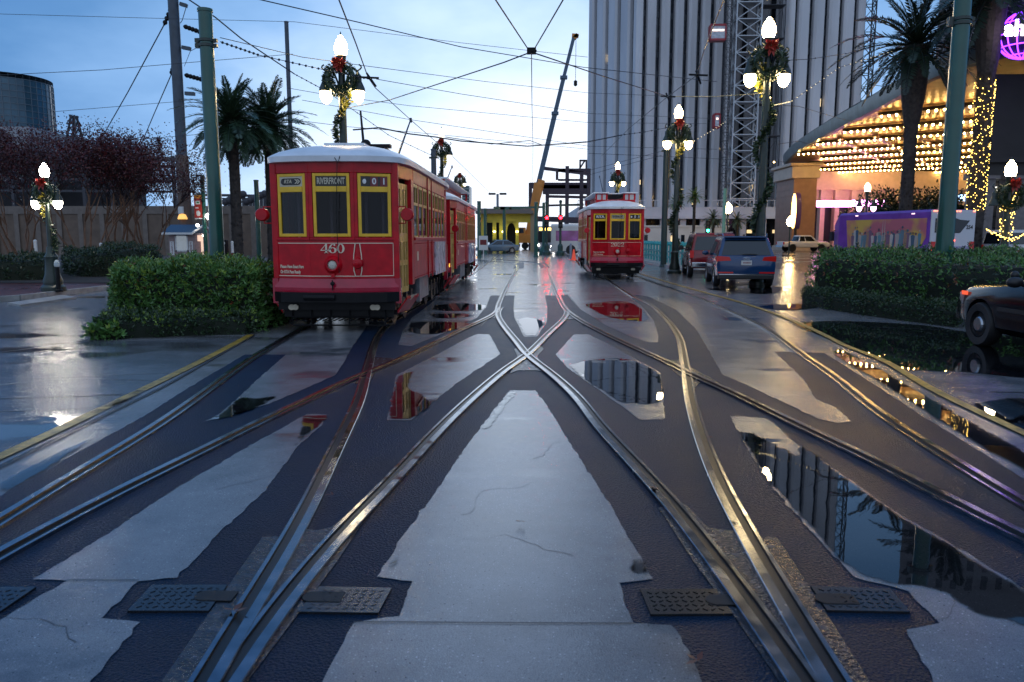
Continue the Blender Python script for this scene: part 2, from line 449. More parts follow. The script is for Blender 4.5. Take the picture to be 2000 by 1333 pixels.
# asphalt around the rails
aspd = [(-400, 1190), (0, 972), (81, 926), (176, 872), (284, 813), (373, 756), (432, 721), (478, 694), (559, 694), (655, 734), (690, 676), (713, 643),
        (742, 608), (792, 575), (868, 560), (845, 590), (806, 622), (900, 612), (960, 578), (1109, 578), (1130, 602), (1150, 615), (1225, 590), (1243, 577), (1266, 580), (1320, 606), (1400, 640),
        (1511, 688), (1610, 691), (1702, 749), (1803, 816), (1861, 850), (1920, 888), (2000, 938), (2500, 1230), (2500, 2400), (-600, 2400)]
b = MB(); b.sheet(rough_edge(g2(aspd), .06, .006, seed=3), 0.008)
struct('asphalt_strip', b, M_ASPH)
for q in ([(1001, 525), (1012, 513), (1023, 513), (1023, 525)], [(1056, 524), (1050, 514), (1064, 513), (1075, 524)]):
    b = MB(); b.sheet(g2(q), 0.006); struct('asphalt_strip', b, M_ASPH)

PANELS = [
    [(995, 765), (1045, 765), (1065, 790), (1120, 880), (1180, 970), (1232, 1062), (1276, 1135), (1210, 1143), (1222, 1190), (1237, 1223), (1310, 1226), (1345, 1275), (1368, 1333), (1430, 1480), (1500, 1700), (520, 1700), (580, 1450), (632, 1333), (691, 1222), (780, 1209), (806, 1140), (766, 1135), (736, 1131), (792, 1044), (853, 960), (890, 905), (938, 838)],
    [(600, 811), (640, 812), (630, 832), (581, 875), (522, 956), (500, 980), (428, 1044), (369, 1111), (347, 1133), (271, 1140), (199, 1213), (274, 1220), (179, 1333), (90, 1450), (-20, 1700), (-900, 1700), (-350, 1390), (0, 1217), (131, 1139), (64, 1136), (131, 1097), (271, 1007), (341, 960), (378, 937), (500, 867)],
    [(618, 628), (790, 560), (742, 605), (713, 643), (689, 678), (673, 708), (655, 735), (581, 768), (524, 792), (400, 826), (427, 812), (470, 775), (500, 746), (559, 694), (590, 660)],
    [(932, 654), (956, 655), (966, 672), (977, 694), (892, 751), (802, 824), (757, 824), (773, 735), (784, 730), (838, 703), (913, 662)],
    [(786, 651), (803, 624), (850, 588), (900, 552), (958, 578), (950, 600), (932, 622), (851, 659), (803, 678), (778, 676)],
    [(1005, 578), (1064, 578), (1069, 601), (1068, 631), (1057, 646), (1050, 659), (1023, 659), (1017, 646), (1005, 622), (1003, 601)],
    [(1120, 655), (1150, 655), (1185, 672), (1290, 730), (1297, 780), (1298, 822), (1250, 823), (1185, 775), (1110, 722), (1085, 695)],
    [(1111, 578), (1228, 580), (1251, 597), (1277, 628), (1286, 657), (1286, 671), (1268, 671), (1233, 660), (1183, 637), (1134, 606)],
    [(1266, 580), (1320, 606), (1360, 645), (1385, 688), (1411, 734), (1468, 759), (1536, 791), (1599, 822), (1636, 829), (1662, 826), (1640, 805), (1628, 796), (1593, 782), (1571, 745), (1542, 717), (1511, 688), (1460, 660), (1400, 620), (1320, 585)],
    [(1425, 815), (1500, 820), (1545, 862), (1640, 925), (1700, 970), (1760, 1010), (1850, 1062), (1990, 1150), (2150, 1250), (2600, 1500), (2300, 1800), (2100, 1600), (1870, 1420), (1770, 1235), (1835, 1222), (1775, 1160), (1670, 1133), (1600, 1060), (1500, 945), (1455, 870)],
]
for i, q in enumerate(PANELS):
    b = MB(); b.sheet(rough_edge(g2(q), .05, .006, seed=20 + i), 0.012)
    struct('concrete_panel', b, M_CONC)
PUDDLES = [
    ([(1440, 845), (1470, 850), (1530, 880), (1560, 895), (1560, 870), (1640, 928), (1700, 973), (1760, 1013), (1850, 1066), (1985, 1150), (2090, 1215), (2040, 1240), (1960, 1215), (1900, 1205), (1850, 1165), (1800, 1150), (1740, 1145), (1690, 1130), (1640, 1098), (1600, 1056), (1540, 985), (1500, 942), (1462, 880)], .016),
    ([(1112, 716), (1150, 706), (1205, 702), (1240, 708), (1286, 732), (1294, 780), (1268, 792), (1215, 790), (1188, 773), (1140, 742)], .016),
    ([(776, 738), (806, 728), (798, 760), (822, 772), (842, 790), (828, 806), (800, 822), (760, 822)], .016),
    ([(590, 815), (637, 814), (628, 832), (600, 852), (572, 880), (588, 845)], .016),
    ([(406, 825), (430, 812), (472, 778), (500, 782), (540, 776), (520, 790), (470, 812)], .016),
    ([(1010, 626), (1030, 622), (1064, 630), (1054, 645), (1048, 657), (1025, 657)], .016),
    ([(850, 597), (900, 594), (948, 598), (938, 607), (880, 609), (846, 606)], .016), ([(800, 632), (850, 630), (920, 634), (880, 648), (840, 655), (800, 650)], .016),
    ([(840, 615), (900, 614), (928, 618), (900, 622), (850, 623)], .016), ([(1140, 596), (1200, 590), (1240, 596), (1268, 625), (1230, 628), (1180, 618)], .016),
    ([(1545, 632), (1640, 628), (1800, 636), (1890, 650), (2050, 668), (2050, 735), (1880, 728), (1760, 722), (1700, 700), (1640, 672), (1580, 648)], .010),
    ([(1440, 560), (1500, 556), (1528, 566), (1500, 575), (1440, 572), (1380, 565)], .010), ([(1480, 598), (1560, 594), (1600, 600), (1560, 606), (1500, 604)], .010),
    ([(1640, 682), (1700, 712), (1800, 770), (1900, 828), (1990, 878), (2080, 930), (2060, 950), (1960, 898), (1870, 845), (1800, 800), (1720, 748), (1630, 694)], .010),
    ([(1900, 790), (2000, 780), (2150, 820), (2150, 930), (2010, 858), (1940, 826)], .010),
    ([(1236, 1075), (1268, 1125), (1262, 1136), (1232, 1120)], .016), ([(1318, 1236), (1346, 1285), (1362, 1330), (1338, 1300)], .016), ([(770, 1080), (784, 1066), (776, 1110), (752, 1128)], .016),
    ([(218, 792), (268, 772), (290, 764), (262, 778), (214, 802)], .010), ([(0, 945), (90, 898), (180, 858), (90, 918), (0, 968)], .010),
    ([(940, 840), (997, 768), (1010, 768), (985, 800), (950, 845)], .016)]
# standing water: a thin clear film whose margin feathers out raggedly over the paving
def water_film():
    m = bpy.data.materials.new('puddle_film'); m.use_nodes = True; t = m.node_tree; t.nodes.clear(); n = t.nodes.new; l = t.links.new
    o = n('ShaderNodeOutputMaterial'); mx = n('ShaderNodeMixShader'); clear = n('ShaderNodeBsdfTransparent'); wet = n('ShaderNodeMixShader')
    bed = n('ShaderNodeBsdfTransparent'); bed.inputs[0].default_value = (.34, .34, .35, 1); gl = n('ShaderNodeBsdfGlossy'); gl.inputs['Roughness'].default_value = .012; gl.inputs[0].default_value = (.97, .98, 1, 1)
    fr = n('ShaderNodeFresnel'); fr.inputs[0].default_value = 1.42
    g = n('ShaderNodeNewGeometry'); rip = n('ShaderNodeTexNoise'); rip.inputs['Scale'].default_value = 3.0; l(g.outputs['Position'], rip.inputs['Vector'])
    bp = n('ShaderNodeBump'); bp.inputs['Strength'].default_value = .05; bp.inputs['Distance'].default_value = .01; l(rip.outputs[0], bp.inputs['Height']); l(bp.outputs[0], gl.inputs['Normal'])
    l(fr.outputs[0], wet.inputs[0]); l(bed.outputs[0], wet.inputs[1]); l(gl.outputs[0], wet.inputs[2])
    at_ = n('ShaderNodeAttribute'); at_.attribute_name = 'depth'
    nz = n('ShaderNodeTexNoise'); nz.inputs['Scale'].default_value = 7; nz.inputs['Detail'].default_value = 7; nz.inputs['Roughness'].default_value = .68; l(g.outputs['Position'], nz.inputs['Vector'])
    md = n('ShaderNodeMath'); md.operation = 'MULTIPLY_ADD'; md.inputs[1].default_value = 1.5; md.inputs[2].default_value = -.75; l(nz.outputs[0], md.inputs[0])
    ad = n('ShaderNodeMath'); ad.operation = 'ADD'; l(at_.outputs['Fac'], ad.inputs[0]); l(md.outputs[0], ad.inputs[1])
    mr = n('ShaderNodeMapRange'); mr.interpolation_type = 'SMOOTHSTEP'; mr.inputs[1].default_value = -.10; mr.inputs[2].default_value = .28; l(ad.outputs[0], mr.inputs[0])
    l(mr.outputs[0], mx.inputs[0]); l(clear.outputs[0], mx.inputs[1]); l(wet.outputs[0], mx.inputs[2]); l(mx.outputs[0], o.inputs[0])
    return m
M_FILM = water_film()
import numpy as np
for i, (q, z) in enumerate(PUDDLES):
    pts = g2(q); cp = np.array([(p.x, p.y) for p in catmull([Vector((x, y, 0)) for x, y in pts] + [Vector((*pts[0], 0))], .15)[:-1]])
    lo_, hi_ = cp.min(0) - .15, cp.max(0) + .15; area = np.prod(hi_ - lo_); st = max(.045, math.sqrt(area / 9000))
    nx, ny = int((hi_[0] - lo_[0]) / st) + 2, int((hi_[1] - lo_[1]) / st) + 2
    gx_, gy_ = np.meshgrid(lo_[0] + np.arange(nx) * st, lo_[1] + np.arange(ny) * st, indexing='ij'); PX, PY = gx_.ravel(), gy_.ravel()
    dist = np.full(PX.shape, 1e9); ins = np.zeros(PX.shape, bool)
    for k in range(len(cp)):
        (ax, ay), (bx_, by_) = cp[k], cp[(k + 1) % len(cp)]; dx, dy = bx_ - ax, by_ - ay; LL = dx * dx + dy * dy + 1e-12
        tt = np.clip(((PX - ax) * dx + (PY - ay) * dy) / LL, 0, 1); dist = np.minimum(dist, np.hypot(PX - ax - tt * dx, PY - ay - tt * dy))
        if abs(dy) > 1e-12: ins ^= ((ay > PY) != (by_ > PY)) & (PX < (bx_ - ax) * (PY - ay) / dy + ax)
    sd_ = np.where(ins, dist, -dist); wid = .07 * max(1.0, float(cp[:, 1].mean()) / 7); dep = np.clip(sd_ / wid, -1, 1.2)
    ok = (sd_ > -.14 * max(1.0, wid / .1)).reshape(nx, ny); use = ok[:-1, :-1] | ok[1:, :-1] | ok[1:, 1:] | ok[:-1, 1:]
    ii, jj = np.nonzero(use); A = ii * ny + jj; quads = np.stack([A, A + ny, A + ny + 1, A + 1], 1)
    uq, inv = np.unique(quads, return_inverse=True); quads = inv.reshape(-1, 4)
    b = MB(); b.v = [(float(PX[u]), float(PY[u]), z) for u in uq]; b.f = quads.tolist(); b.m = [0] * len(b.f)
    o = b.build('puddle', M_FILM); tag(o, kind='structure')
    at_ = o.data.attributes.new('depth', 'FLOAT', 'POINT'); at_.data.foreach_set('value', dep[uq].astype('f'))
# hairline cracks in the concrete
rc = random.Random(8)
for (px, py, L_, a_) in ((900, 1010, .9, .3), (1120, 1090, .8, 2.4), (420, 960, 1.0, .9), (860, 760, .9, .4), (1180, 690, .8, 2.6), (1560, 770, 1.2, .6), (1480, 690, 1.0, 2.2), (60, 700, 2.0, .3), (200, 720, 2.2, 2.9), (1040, 900, .6, 1.1), (1760, 1240, .8, .5), (150, 1260, .8, 2.5)):
    p = G(px, py); pts = [(p.x, p.y)]; a = a_
    for k in range(int(L_ / .06)): a += rc.gauss(0, .35) + (a_ - a) * .2; pts.append((pts[-1][0] + .06 * math.cos(a), pts[-1][1] + .06 * math.sin(a)))
    vs = []
    for k, (x, y) in enumerate(pts): w = .002 * (1 - k / len(pts) * .6); vs += [(x - w * math.sin(a_), y + w * math.cos(a_), .0135), (x + w * math.sin(a_), y - w * math.cos(a_), .0135)]
    b = MB(); b.add(vs, [[2 * k + 1, 2 * k + 3, 2 * k + 2, 2 * k] for k in range(len(pts) - 1)]); struct('pavement_crack', b, M_JOINT)

# ---- rails
PXR = dict(LL=[(880, 478), (800, 512), (700, 570), (613, 630), (500, 699), (392, 778), (297, 845), (189, 910), (95, 967), (0, 1027), (-180, 1140)],
    LR=[(985, 490), (940, 523), (880, 560), (839, 585), (770, 626), (740, 654), (727, 681), (716, 722), (708, 751), (700, 784), (676, 835), (651, 884), (627, 935), (613, 966), (579, 1033), (545, 1094), (512, 1150), (470, 1212), (434, 1268), (405, 1313), (340, 1420), (270, 1560)],
    CL=[(900, 506), (960, 511), (985, 512.5), (1005, 517), (1011, 523), (1005, 534), (994, 554), (983, 577), (974, 599), (968, 615), (905, 646), (824, 686), (784, 705), (724, 730), (676, 749), (608, 784), (554, 808), (500, 834), (405, 883), (324, 924), (243, 961), (168, 999), (84, 1044), (0, 1094), (-200, 1210)],
    CR=[(960, 506.5), (1019, 511), (1053, 515), (1063, 520), (1067, 525), (1075, 545), (1084, 567), (1093, 588), (1102, 606), (1109, 612), (1131, 628), (1176, 653), (1250, 688), (1308, 714), (1342, 734), (1400, 759), (1457, 785), (1514, 816), (1626, 869), (1752, 930), (1878, 1001), (2000, 1060), (2200, 1160)],
    XA=[(1100, 600), (1107, 613), (1095, 631), (1075, 649), (1053, 671), (1028, 696), (986, 724), (905, 794), (824, 875), (750, 960), (688, 1016), (638, 1072), (579, 1142), (526, 1212), (442, 1310), (370, 1420), (300, 1560)],
    XB=[(980, 603), (973, 615), (981, 633), (996, 653), (1017, 678), (1030, 696), (1086, 739), (1143, 793), (1162, 825), (1256, 925), (1315, 990), (1356, 1037), (1415, 1117), (1489, 1220), (1563, 1308), (1640, 1420), (1720, 1560)],
    RL=[(1085, 492), (1105, 503), (1138, 518), (1176, 540), (1221, 570), (1250, 588), (1271, 597), (1297, 620), (1317, 643), (1331, 668), (1337, 702), (1343, 731), (1348, 771), (1360, 819), (1374, 862), (1388, 900), (1403, 940), (1430, 990), (1459, 1043), (1504, 1123), (1542, 1190), (1586, 1255), (1633, 1333), (1690, 1430), (1770, 1560)],
    RR=[(1120, 488), (1160, 505), (1228, 534), (1314, 566), (1371, 586), (1442, 617), (1499, 645), (1542, 677), (1571, 700), (1628, 739), (1710, 808), (1836, 892), (2000, 993), (2200, 1110)])
def rail(key, side, dz, parent):
    """girder rail swept along its path: running head, groove, guard lip; side = +1 when the head lies to +x of the groove"""
    path = smooth_path(catmull([G(x, y) for x, y in PXR[key]], .2), 10)
    # (offset, height)
    prof = [(.080, .004), (.080, .028), (.075, .031), (.026, .031), (.020, .016), (-.024, .016), (-.028, .027), (-.050, .027), (-.054, .004)]
    vs = []
    for i, p in enumerate(path):
        d = path[min(i + 1, len(path) - 1)] - path[max(i - 1, 0)]; d.z = 0; d.normalize()
        nn = Vector((d.y, -d.x, 0))
        if nn.x < 0: nn = -nn
        for o_, h in prof:
            q = p + nn * (o_ * side); vs.append((q.x, q.y, h + dz))
    n = len(prof); fs = []; ks = []
    b = MB()
    b.v = vs
    for i in range(len(path) - 1):
        for j in range(n - 1):
            f = [i * n + j, i * n + j + 1, (i + 1) * n + j + 1, (i + 1) * n + j]
            b.f.append(f if side < 0 else f[::-1]); b.m.append(1 if j in (3, 4, 5) else 0)
    return b.build('rail', [M_STEEL, M_GROOVE], parent)
for nm, lab, rl in (
        ('tram_track', 'left running track of two embedded rails, leading under the nearest red streetcar', (('LL', -1, 0), ('LR', 1, 0))),
        ('tram_track', 'right running track of two embedded rails, leading to the oncoming red streetcar', (('RL', -1, 0), ('RR', 1, 0))),
        ('tram_track', 'crossover track of embedded rails sweeping from the near left corner to the middle track', (('CL', -1, .003), ('XA', 1, .003))),
        ('tram_track', 'crossover track of embedded rails sweeping from the near right corner to the middle track', (('XB', -1, .006), ('CR', 1, .006)))):
    t = thing(nm, lab, 'tram track', group='embedded tram tracks')
    for k, s, dz in rl: rail(k, s, dz, t)

def plate(lab, pts, z, m=M_CAST, name='switch_casting', cat='rail casting', group='cast steel pieces at the rail junctions'):
    b = MB(); q = g2(pts)
    ar = sum(q[i][0] * q[(i + 1) % len(q)][1] - q[(i + 1) % len(q)][0] * q[i][1] for i in range(len(q)))
    if ar < 0: q = q[::-1]
    b.sheet(q, z)
    n = len(q); vs = [(x, y, z) for x, y in q] + [(x, y, 0.0) for x, y in q]
    b.add(vs, [[i, n + i, n + (i + 1) % n, (i + 1) % n] for i in range(n)])
    return tag(b.build(name, m), lab, cat, group)
plate('diamond shaped steel casting where the two crossover rails cross', [(1004, 684), (1014, 680), (1027, 686), (1044, 682), (1056, 678), (1062, 684), (1050, 697), (1054, 712), (1062, 728), (1047, 726), (1011, 726), (996, 732), (1006, 712), (1010, 697)], .0155)
plate('steel frog casting left of the middle track, behind the crossing diamond', [(938, 640), (962, 612), (969, 604), (976, 606), (975, 628), (970, 622), (957, 623)], .0155)
plate('steel frog casting right of the middle track, behind the crossing diamond', [(1142, 640), (1112, 608), (1104, 600), (1098, 606), (1106, 616), (1108, 626), (1122, 624)], .0155)
plate('steel frog casting where the left running rail meets the left crossover', [(693, 752), (716, 715), (733, 700), (768, 702), (758, 716), (734, 728), (722, 752)], .0155)
plate('steel frog casting where the right running rail meets the right crossover', [(1290, 706), (1335, 704), (1342, 716), (1362, 727), (1408, 752), (1404, 758), (1366, 750), (1350, 768), (1336, 745)], .0155)
plate('long steel switch casting with tongue rail in the near left', [(512, 1055), (540, 1052), (556, 1062), (592, 1038), (620, 1041), (648, 1034), (700, 990), (735, 986), (660, 1100), (582, 1206), (487, 1333), (380, 1500), (200, 1500), (320, 1333), (400, 1216), (450, 1145)], .0155)
plate('long steel switch casting with tongue rail in the near right', [(1286, 996), (1339, 989), (1386, 1037), (1439, 1042), (1489, 1064), (1495, 1053), (1518, 1056), (1539, 1087), (1577, 1146), (1610, 1199), (1695, 1333), (1800, 1500), (1620, 1500), (1518, 1333), (1433, 1208), (1356, 1105)], .0155)

M_COV = mat('tread_plate', (0.045, 0.05, 0.058), rough=.25, metal=.8, var=.2, vs=20)
M_HOLE = mat('slot_dark', (0.006, 0.006, 0.006), rough=.6)
def cover(lab, pts, hole=None):
    q = g2(pts)
    t = thing('access_cover', lab, 'access cover', group='tread plate covers beside the switches')
    b = MB(); n = 4
    z = .020
    b.add([(x, y, z) for x, y in q] + [(x, y, .004) for x, y in q], [[3, 2, 1, 0]] + [[i, (i + 1) % 4, n + (i + 1) % 4, n + i] for i in range(4)])
    A, B_, C, D = [Vector((x, y, z)) for x, y in q]
    nu = max(6, int((B_ - A).length / .036)); nv = max(5, int((D - A).length / .036))
    for i in range(1, nu):
        for j in range(1, nv):
            u, v = i / nu, j / nv
            p = A * (1 - u) * (1 - v) + B_ * u * (1 - v) + C * u * v + D * (1 - u) * v
            b.box(p + Vector((0, 0, .001)), (.024, .007, .004), rz=R(45 if (i + j) % 2 else -45))
    b.build('plate', M_COV, t)
    if hole:
        b = MB(); h = G(*hole); b.lathe([(.0, .0232), (.05, .0232), (.05, .020)], (h.x, h.y, 0), 14); b.box((h.x + .07, h.y, .0215), (.14, .1, .003))
        b.build('lift_slot', M_HOLE, t)
cover('tread plate cover left of the near left switch rail', [(297, 1150), (445, 1150), (408, 1201), (249, 1201)], (402, 1172))
cover('tread plate cover right of the near left switch rail, at the central panel', [(624, 1153), (765, 1156), (739, 1205), (582, 1203)], (612, 1174))
cover('dark tread plate cover left of the near right switch rail', [(1250, 1158), (1398, 1158), (1430, 1207), (1271, 1208)], (1398, 1180))
cover('wet tread plate cover right of the near right switch rail', [(1583, 1152), (1738, 1157), (1777, 1203), (1615, 1200)], (1612, 1178))
cover('tread plate cover cut by the left edge of the photo', [(-60, 1154), (71, 1154), (0, 1203), (-130, 1203)])

def stripe(name, px, w, z, m, kind='structure', off=0.0, step=.3):
    path = smooth_path(catmull([G(x, y) for x, y in px], step), 4); vs = []
    for i, p in enumerate(path):
        d = path[min(i + 1, len(path) - 1)] - path[max(i - 1, 0)]; d.normalize(); nn = Vector((d.y, -d.x, 0))
        a = p + nn * (off - w / 2); c = p + nn * (off + w / 2)
        vs += [(a.x, a.y, z), (c.x, c.y, z)]
    b = MB(); b.add(vs, [[2 * i, 2 * i + 1, 2 * i + 3, 2 * i + 2] for i in range(len(path) - 1)])
    return tag(b.build(name, m), kind=kind)
yl = [(490, 655), (402, 702), (300, 752), (200, 800), (100, 848), (0, 894), (-300, 1030)]
stripe('yellow_line', yl, .12, .010, M_YEL)
yr = [(1240, 532), (1322, 557), (1434, 588), (1514, 614), (1599, 650), (1656, 680), (1723, 703), (1819, 762), (2000, 848), (2300, 990)]
stripe('yellow_line', yr, .11, .014, M_YEL)
stripe('drain_slot', [(498, 655), (420, 700), (320, 757), (220, 805), (120, 855), (0, 914), (-300, 1060)], .035, .013, M_JOINT)
jn = [([(-20, 781), (150, 775), (276, 771)], .03), ([(-20, 806), (184, 799)], .02), ([(-20, 692), (100, 678), (182, 667)], .03), ([(-20, 757), (100, 740), (300, 745)], .015), ([(60, 740), (380, 728)], .012),
      ([(691, 1221), (900, 1222), (1120, 1226), (1237, 1224)], .007), ([(131, 1139), (190, 1137), (271, 1139)], .007), ([(1930, 767), (2100, 770)], .03), ([(1700, 640), (1900, 648)], .02),
      ([(800, 571), (958, 571)], .03), ([(900, 552), (990, 552)], .03), ([(1090, 578), (1228, 577)], .03), ([(1003, 604), (1070, 604)], .03), ([(1016, 654), (1054, 654)], .02), ([(955, 534), (1000, 533), (1070, 533), (1130, 533)], .04), ([(1012, 545), (1072, 545)], .03),
      ([(1250, 592), (1330, 590), (1440, 612)], .02), ([(1440, 614), (1520, 612)], .03), ([(1360, 588), (1600, 600)], .02)]
for i, (q, w) in enumerate(jn): stripe('pavement_joint', q, w, .0165 if q[0][1] > 1000 or i > 8 else .011, M_JOINT)

# far left pavement with kerb
b = MB(); q = g2([(-300, 605), (40, 585), (120, 576), (200, 566), (330, 556), (330, 515), (-500, 515)]); b.prism([(x, y, 0.006) for x, y in q], (0, 0, .13))
struct('pavement', b, M_BRICK)
b = MB(); q = [G(x, y) for x, y in [(-300, 607), (40, 587), (120, 577.5), (200, 567.5), (330, 557.5)]]
for i in range(4): b.beam(q[i] + Vector((0, -.09, .075)), q[i + 1] + Vector((0, -.09, .075)), .18, .15)
struct('kerb', b, M_KERB)
b = MB(); b.prism([(*G(x, y)[:2], .005) for x, y in [(40, 600), (15, 596), (120, 580), (150, 584)]], (0, 0, .05)); struct('kerb_ramp', b, M_KERB)
# pavement below the turquoise railing
b = MB(); b.prism([(x, y, .004) for x, y in ((7.7, 38), (9.6, 36), (12, 64), (7.7, 64))], (0, 0, .14)); struct('pavement', b, M_KERB)

# litter
M_LEAFD = mat('dead_leaf', (0.09, 0.032, 0.018), rough=.5)
for i, (px, py, s, lab) in enumerate([(455, 1195, .075, 'brown dead leaf caught in the near left switch tongue'), (1362, 1292, .06, 'brown dead leaf by the water at the edge of the near central panel'), (650, 968, .05, 'small fallen leaf on the asphalt left of the inner left rail'), (387, 783, .06, 'reddish dead leaf lying on the far left rail'),
                         (1017, 1018, .05, 'small dry leaf lying alone on the central concrete panel'), (1274, 955, .06, 'pale leaf lying in the groove of the right crossover rail'), (1386, 856, .05, 'pale dry leaf on the right running rail')]):
    b = MB(); p = G(px, py, .035)
    for k in range(3 if s > .055 else 2):
        b.leaf(p + Vector((0, 0, .004 * k)), (math.cos(k * 1.3 + i), math.sin(k * 1.3 + i), .3 - .2 * k), s, s * .42, up=Vector((0, 0, 1)) + Vector((.2, .1 * k, 0)))
    tag(b.build('fallen_leaf', M_LEAFD), lab, 'leaf', 'fallen leaves on the tracks')
# ------------------------------------------------------------------ streetcars
M_RED = mat('streetcar_red', (0.50, 0.003, 0.012), rough=0.30, var=.22, vs=5, coat=.12, spec=.25, bump=.03, bs=14)
M_RED2 = mat('streetcar_skirt_red', (0.40, 0.006, 0.032), rough=0.22, var=.15, vs=5, coat=.3)
M_DRED = mat('streetcar_dark_red', (0.14, 0.01, 0.012), rough=.3)
M_TYEL = mat('streetcar_yellow', (0.85, 0.50, 0.02), rough=0.3, var=.12, vs=6)
M_WOODY = mat('streetcar_door_yellow', (0.60, 0.38, 0.10), rough=0.35, var=.12, vs=6)
M_WHITE = mat('roof_canvas_white', (0.74, 0.76, 0.78), rough=0.32, var=.10, vs=3, bump=.08, bs=20)
M_CREAM = mat('lettering_cream', (0.78, 0.66, 0.48), rough=.4)
M_BLK = mat('black_iron', (0.007, 0.007, 0.008), rough=.45, spec=.2, var=.3, vs=8)
M_DGR = mat('dark_machinery', (0.025, 0.025, 0.027), rough=.5, var=.4, vs=6)
M_SIGNB = mat('sign_black', (0.012, 0.012, 0.012), rough=.25)
M_SIGNC = mat('sign_cream', (0.55, 0.49, 0.36), rough=.4)
M_SIGNR = mat('sign_red', (0.16, 0.01, 0.015), rough=.3)
M_WHT = mat('lettering_white', (0.75, 0.75, 0.73), rough=.4)
M_CHR = mat('chrome', (0.62, 0.63, 0.64), rough=.12, metal=1.0)
M_LENS = mat('lens_glass', (0.55, 0.52, 0.42), rough=.12, spec=.8, bump=.6, bs=60)
M_GL = glass('window_glass', (.52, .52, .56), ior=1.33)
M_GLT = glass('window_glass_tinted', (0.42, 0.44, 0.46))
M_BLIND = mat('window_blind', (0.42, 0.22, 0.24), rough=.35, var=.2, vs=4)
M_INT = mat('interior_wood', (0.05, 0.032, 0.028), rough=.5)
M_SEAT = mat('seat_wood', (0.17, 0.08, 0.035), rough=.5)
M_AD = {}
def ad_material(name, cols):
    m = bpy.data.materials.new(name); m.use_nodes = True; t = m.node_tree; b_ = t.nodes['Principled BSDF']
    tcn = t.nodes.new('ShaderNodeTexCoord'); v = t.nodes.new('ShaderNodeTexNoise'); v.inputs['Scale'].default_value = 2.4; v.inputs['Detail'].default_value = 5
    t.links.new(tcn.outputs['Object'], v.inputs['Vector'])
    r = t.nodes.new('ShaderNodeValToRGB'); r.color_ramp.interpolation = 'EASE'
    n = len(cols)
    r.color_ramp.elements[0].position = .3; r.color_ramp.elements[0].color = (*cols[0], 1)
    r.color_ramp.elements[1].position = .7; r.color_ramp.elements[1].color = (*cols[-1], 1)
    for i, c in enumerate(cols[1:-1]): e = r.color_ramp.elements.new(.3 + .4 * (i + 1) / (n - 1)); e.color = (*c, 1)
    t.links.new(v.outputs[0], r.inputs[0]); t.links.new(r.outputs[0], b_.inputs['Base Color']); b_.inputs['Roughness'].default_value = .2
    return m

def serif_digits(mb, txt, h, c, k=None):
    """old style slab numerals built of rings and strokes on the plane y = c.y; c = centre"""
    w = h * .86; x0 = c[0] - (len(txt) - 1) * w / 2
    def ring(cx, cz, rx, rz, ix, iz, a0=0.0, a1=2 * PI, n=22):
        P = []
        for i in range(n + 1):
            a = a0 + (a1 - a0) * i / n
            P.append(((cx + rx * math.cos(a), c[1], cz + rz * math.sin(a)), (cx + ix * math.cos(a), c[1], cz + iz * math.sin(a))))
        for i in range(n): mb.add([P[i][0], P[i + 1][0], P[i + 1][1], P[i][1]], [[0, 1, 2, 3]], k)
    def bar(xa, xb, za, zb): mb.bx(xa, xb, c[1] - .0015, c[1] + .0015, za, zb, k)
    for i, ch in enumerate(txt):
        x = x0 + i * w; z = c[2]
        if ch == '0': ring(x, z, .42 * h, .5 * h, .19 * h, .43 * h)
        elif ch == '6':
            ring(x, z - .19 * h, .42 * h, .31 * h, .19 * h, .25 * h)
            ring(x + .10 * h, z - .10 * h, .52 * h, .60 * h, .30 * h, .55 * h, PI * .40, PI * 1.02)
            mb.ball((x + .2 * h, c[1], z + .36 * h), (.1 * h, .002, .1 * h), 10, 6, k)
        elif ch == '4':
            bar(x + .06 * h, x + .26 * h, z - .5 * h, z + .5 * h); bar(x - .46 * h, x + .44 * h, z - .24 * h, z - .16 * h)
            bar(x - .06 * h, x + .38 * h, z - .5 * h, z - .44 * h); bar(x + .38 * h, x + .44 * h, z - .3 * h, z - .1 * h)
            mb.add([(x - .46 * h, c[1], z - .18 * h), (x + .14 * h, c[1], z + .5 * h), (x + .22 * h, c[1], z + .5 * h), (x - .36 * h, c[1], z - .18 * h)], [[3, 2, 1, 0]], k)
        elif ch == '2':
            ring(x, z + .2 * h, .38 * h, .30 * h, .15 * h, .23 * h, -PI * .28, PI * 1.0)
            mb.add([(x + .34 * h, c[1], z + .06 * h), (x - .38 * h, c[1], z - .42 * h), (x - .22 * h, c[1], z - .42 * h), (x + .14 * h, c[1], z + .06 * h)], [[0, 1, 2, 3]], k)
            bar(x - .40 * h, x + .40 * h, z - .5 * h, z - .38 * h); mb.ball((x - .24 * h, c[1], z + .22 * h), (.1 * h, .002, .1 * h), 10, 6, k)
        elif ch == '3':
            ring(x, z + .24 * h, .34 * h, .26 * h, .12 * h, .20 * h, -PI * .5, PI * .95); ring(x, z - .22 * h, .40 * h, .28 * h, .16 * h, .22 * h, -PI * .95, PI * .5)

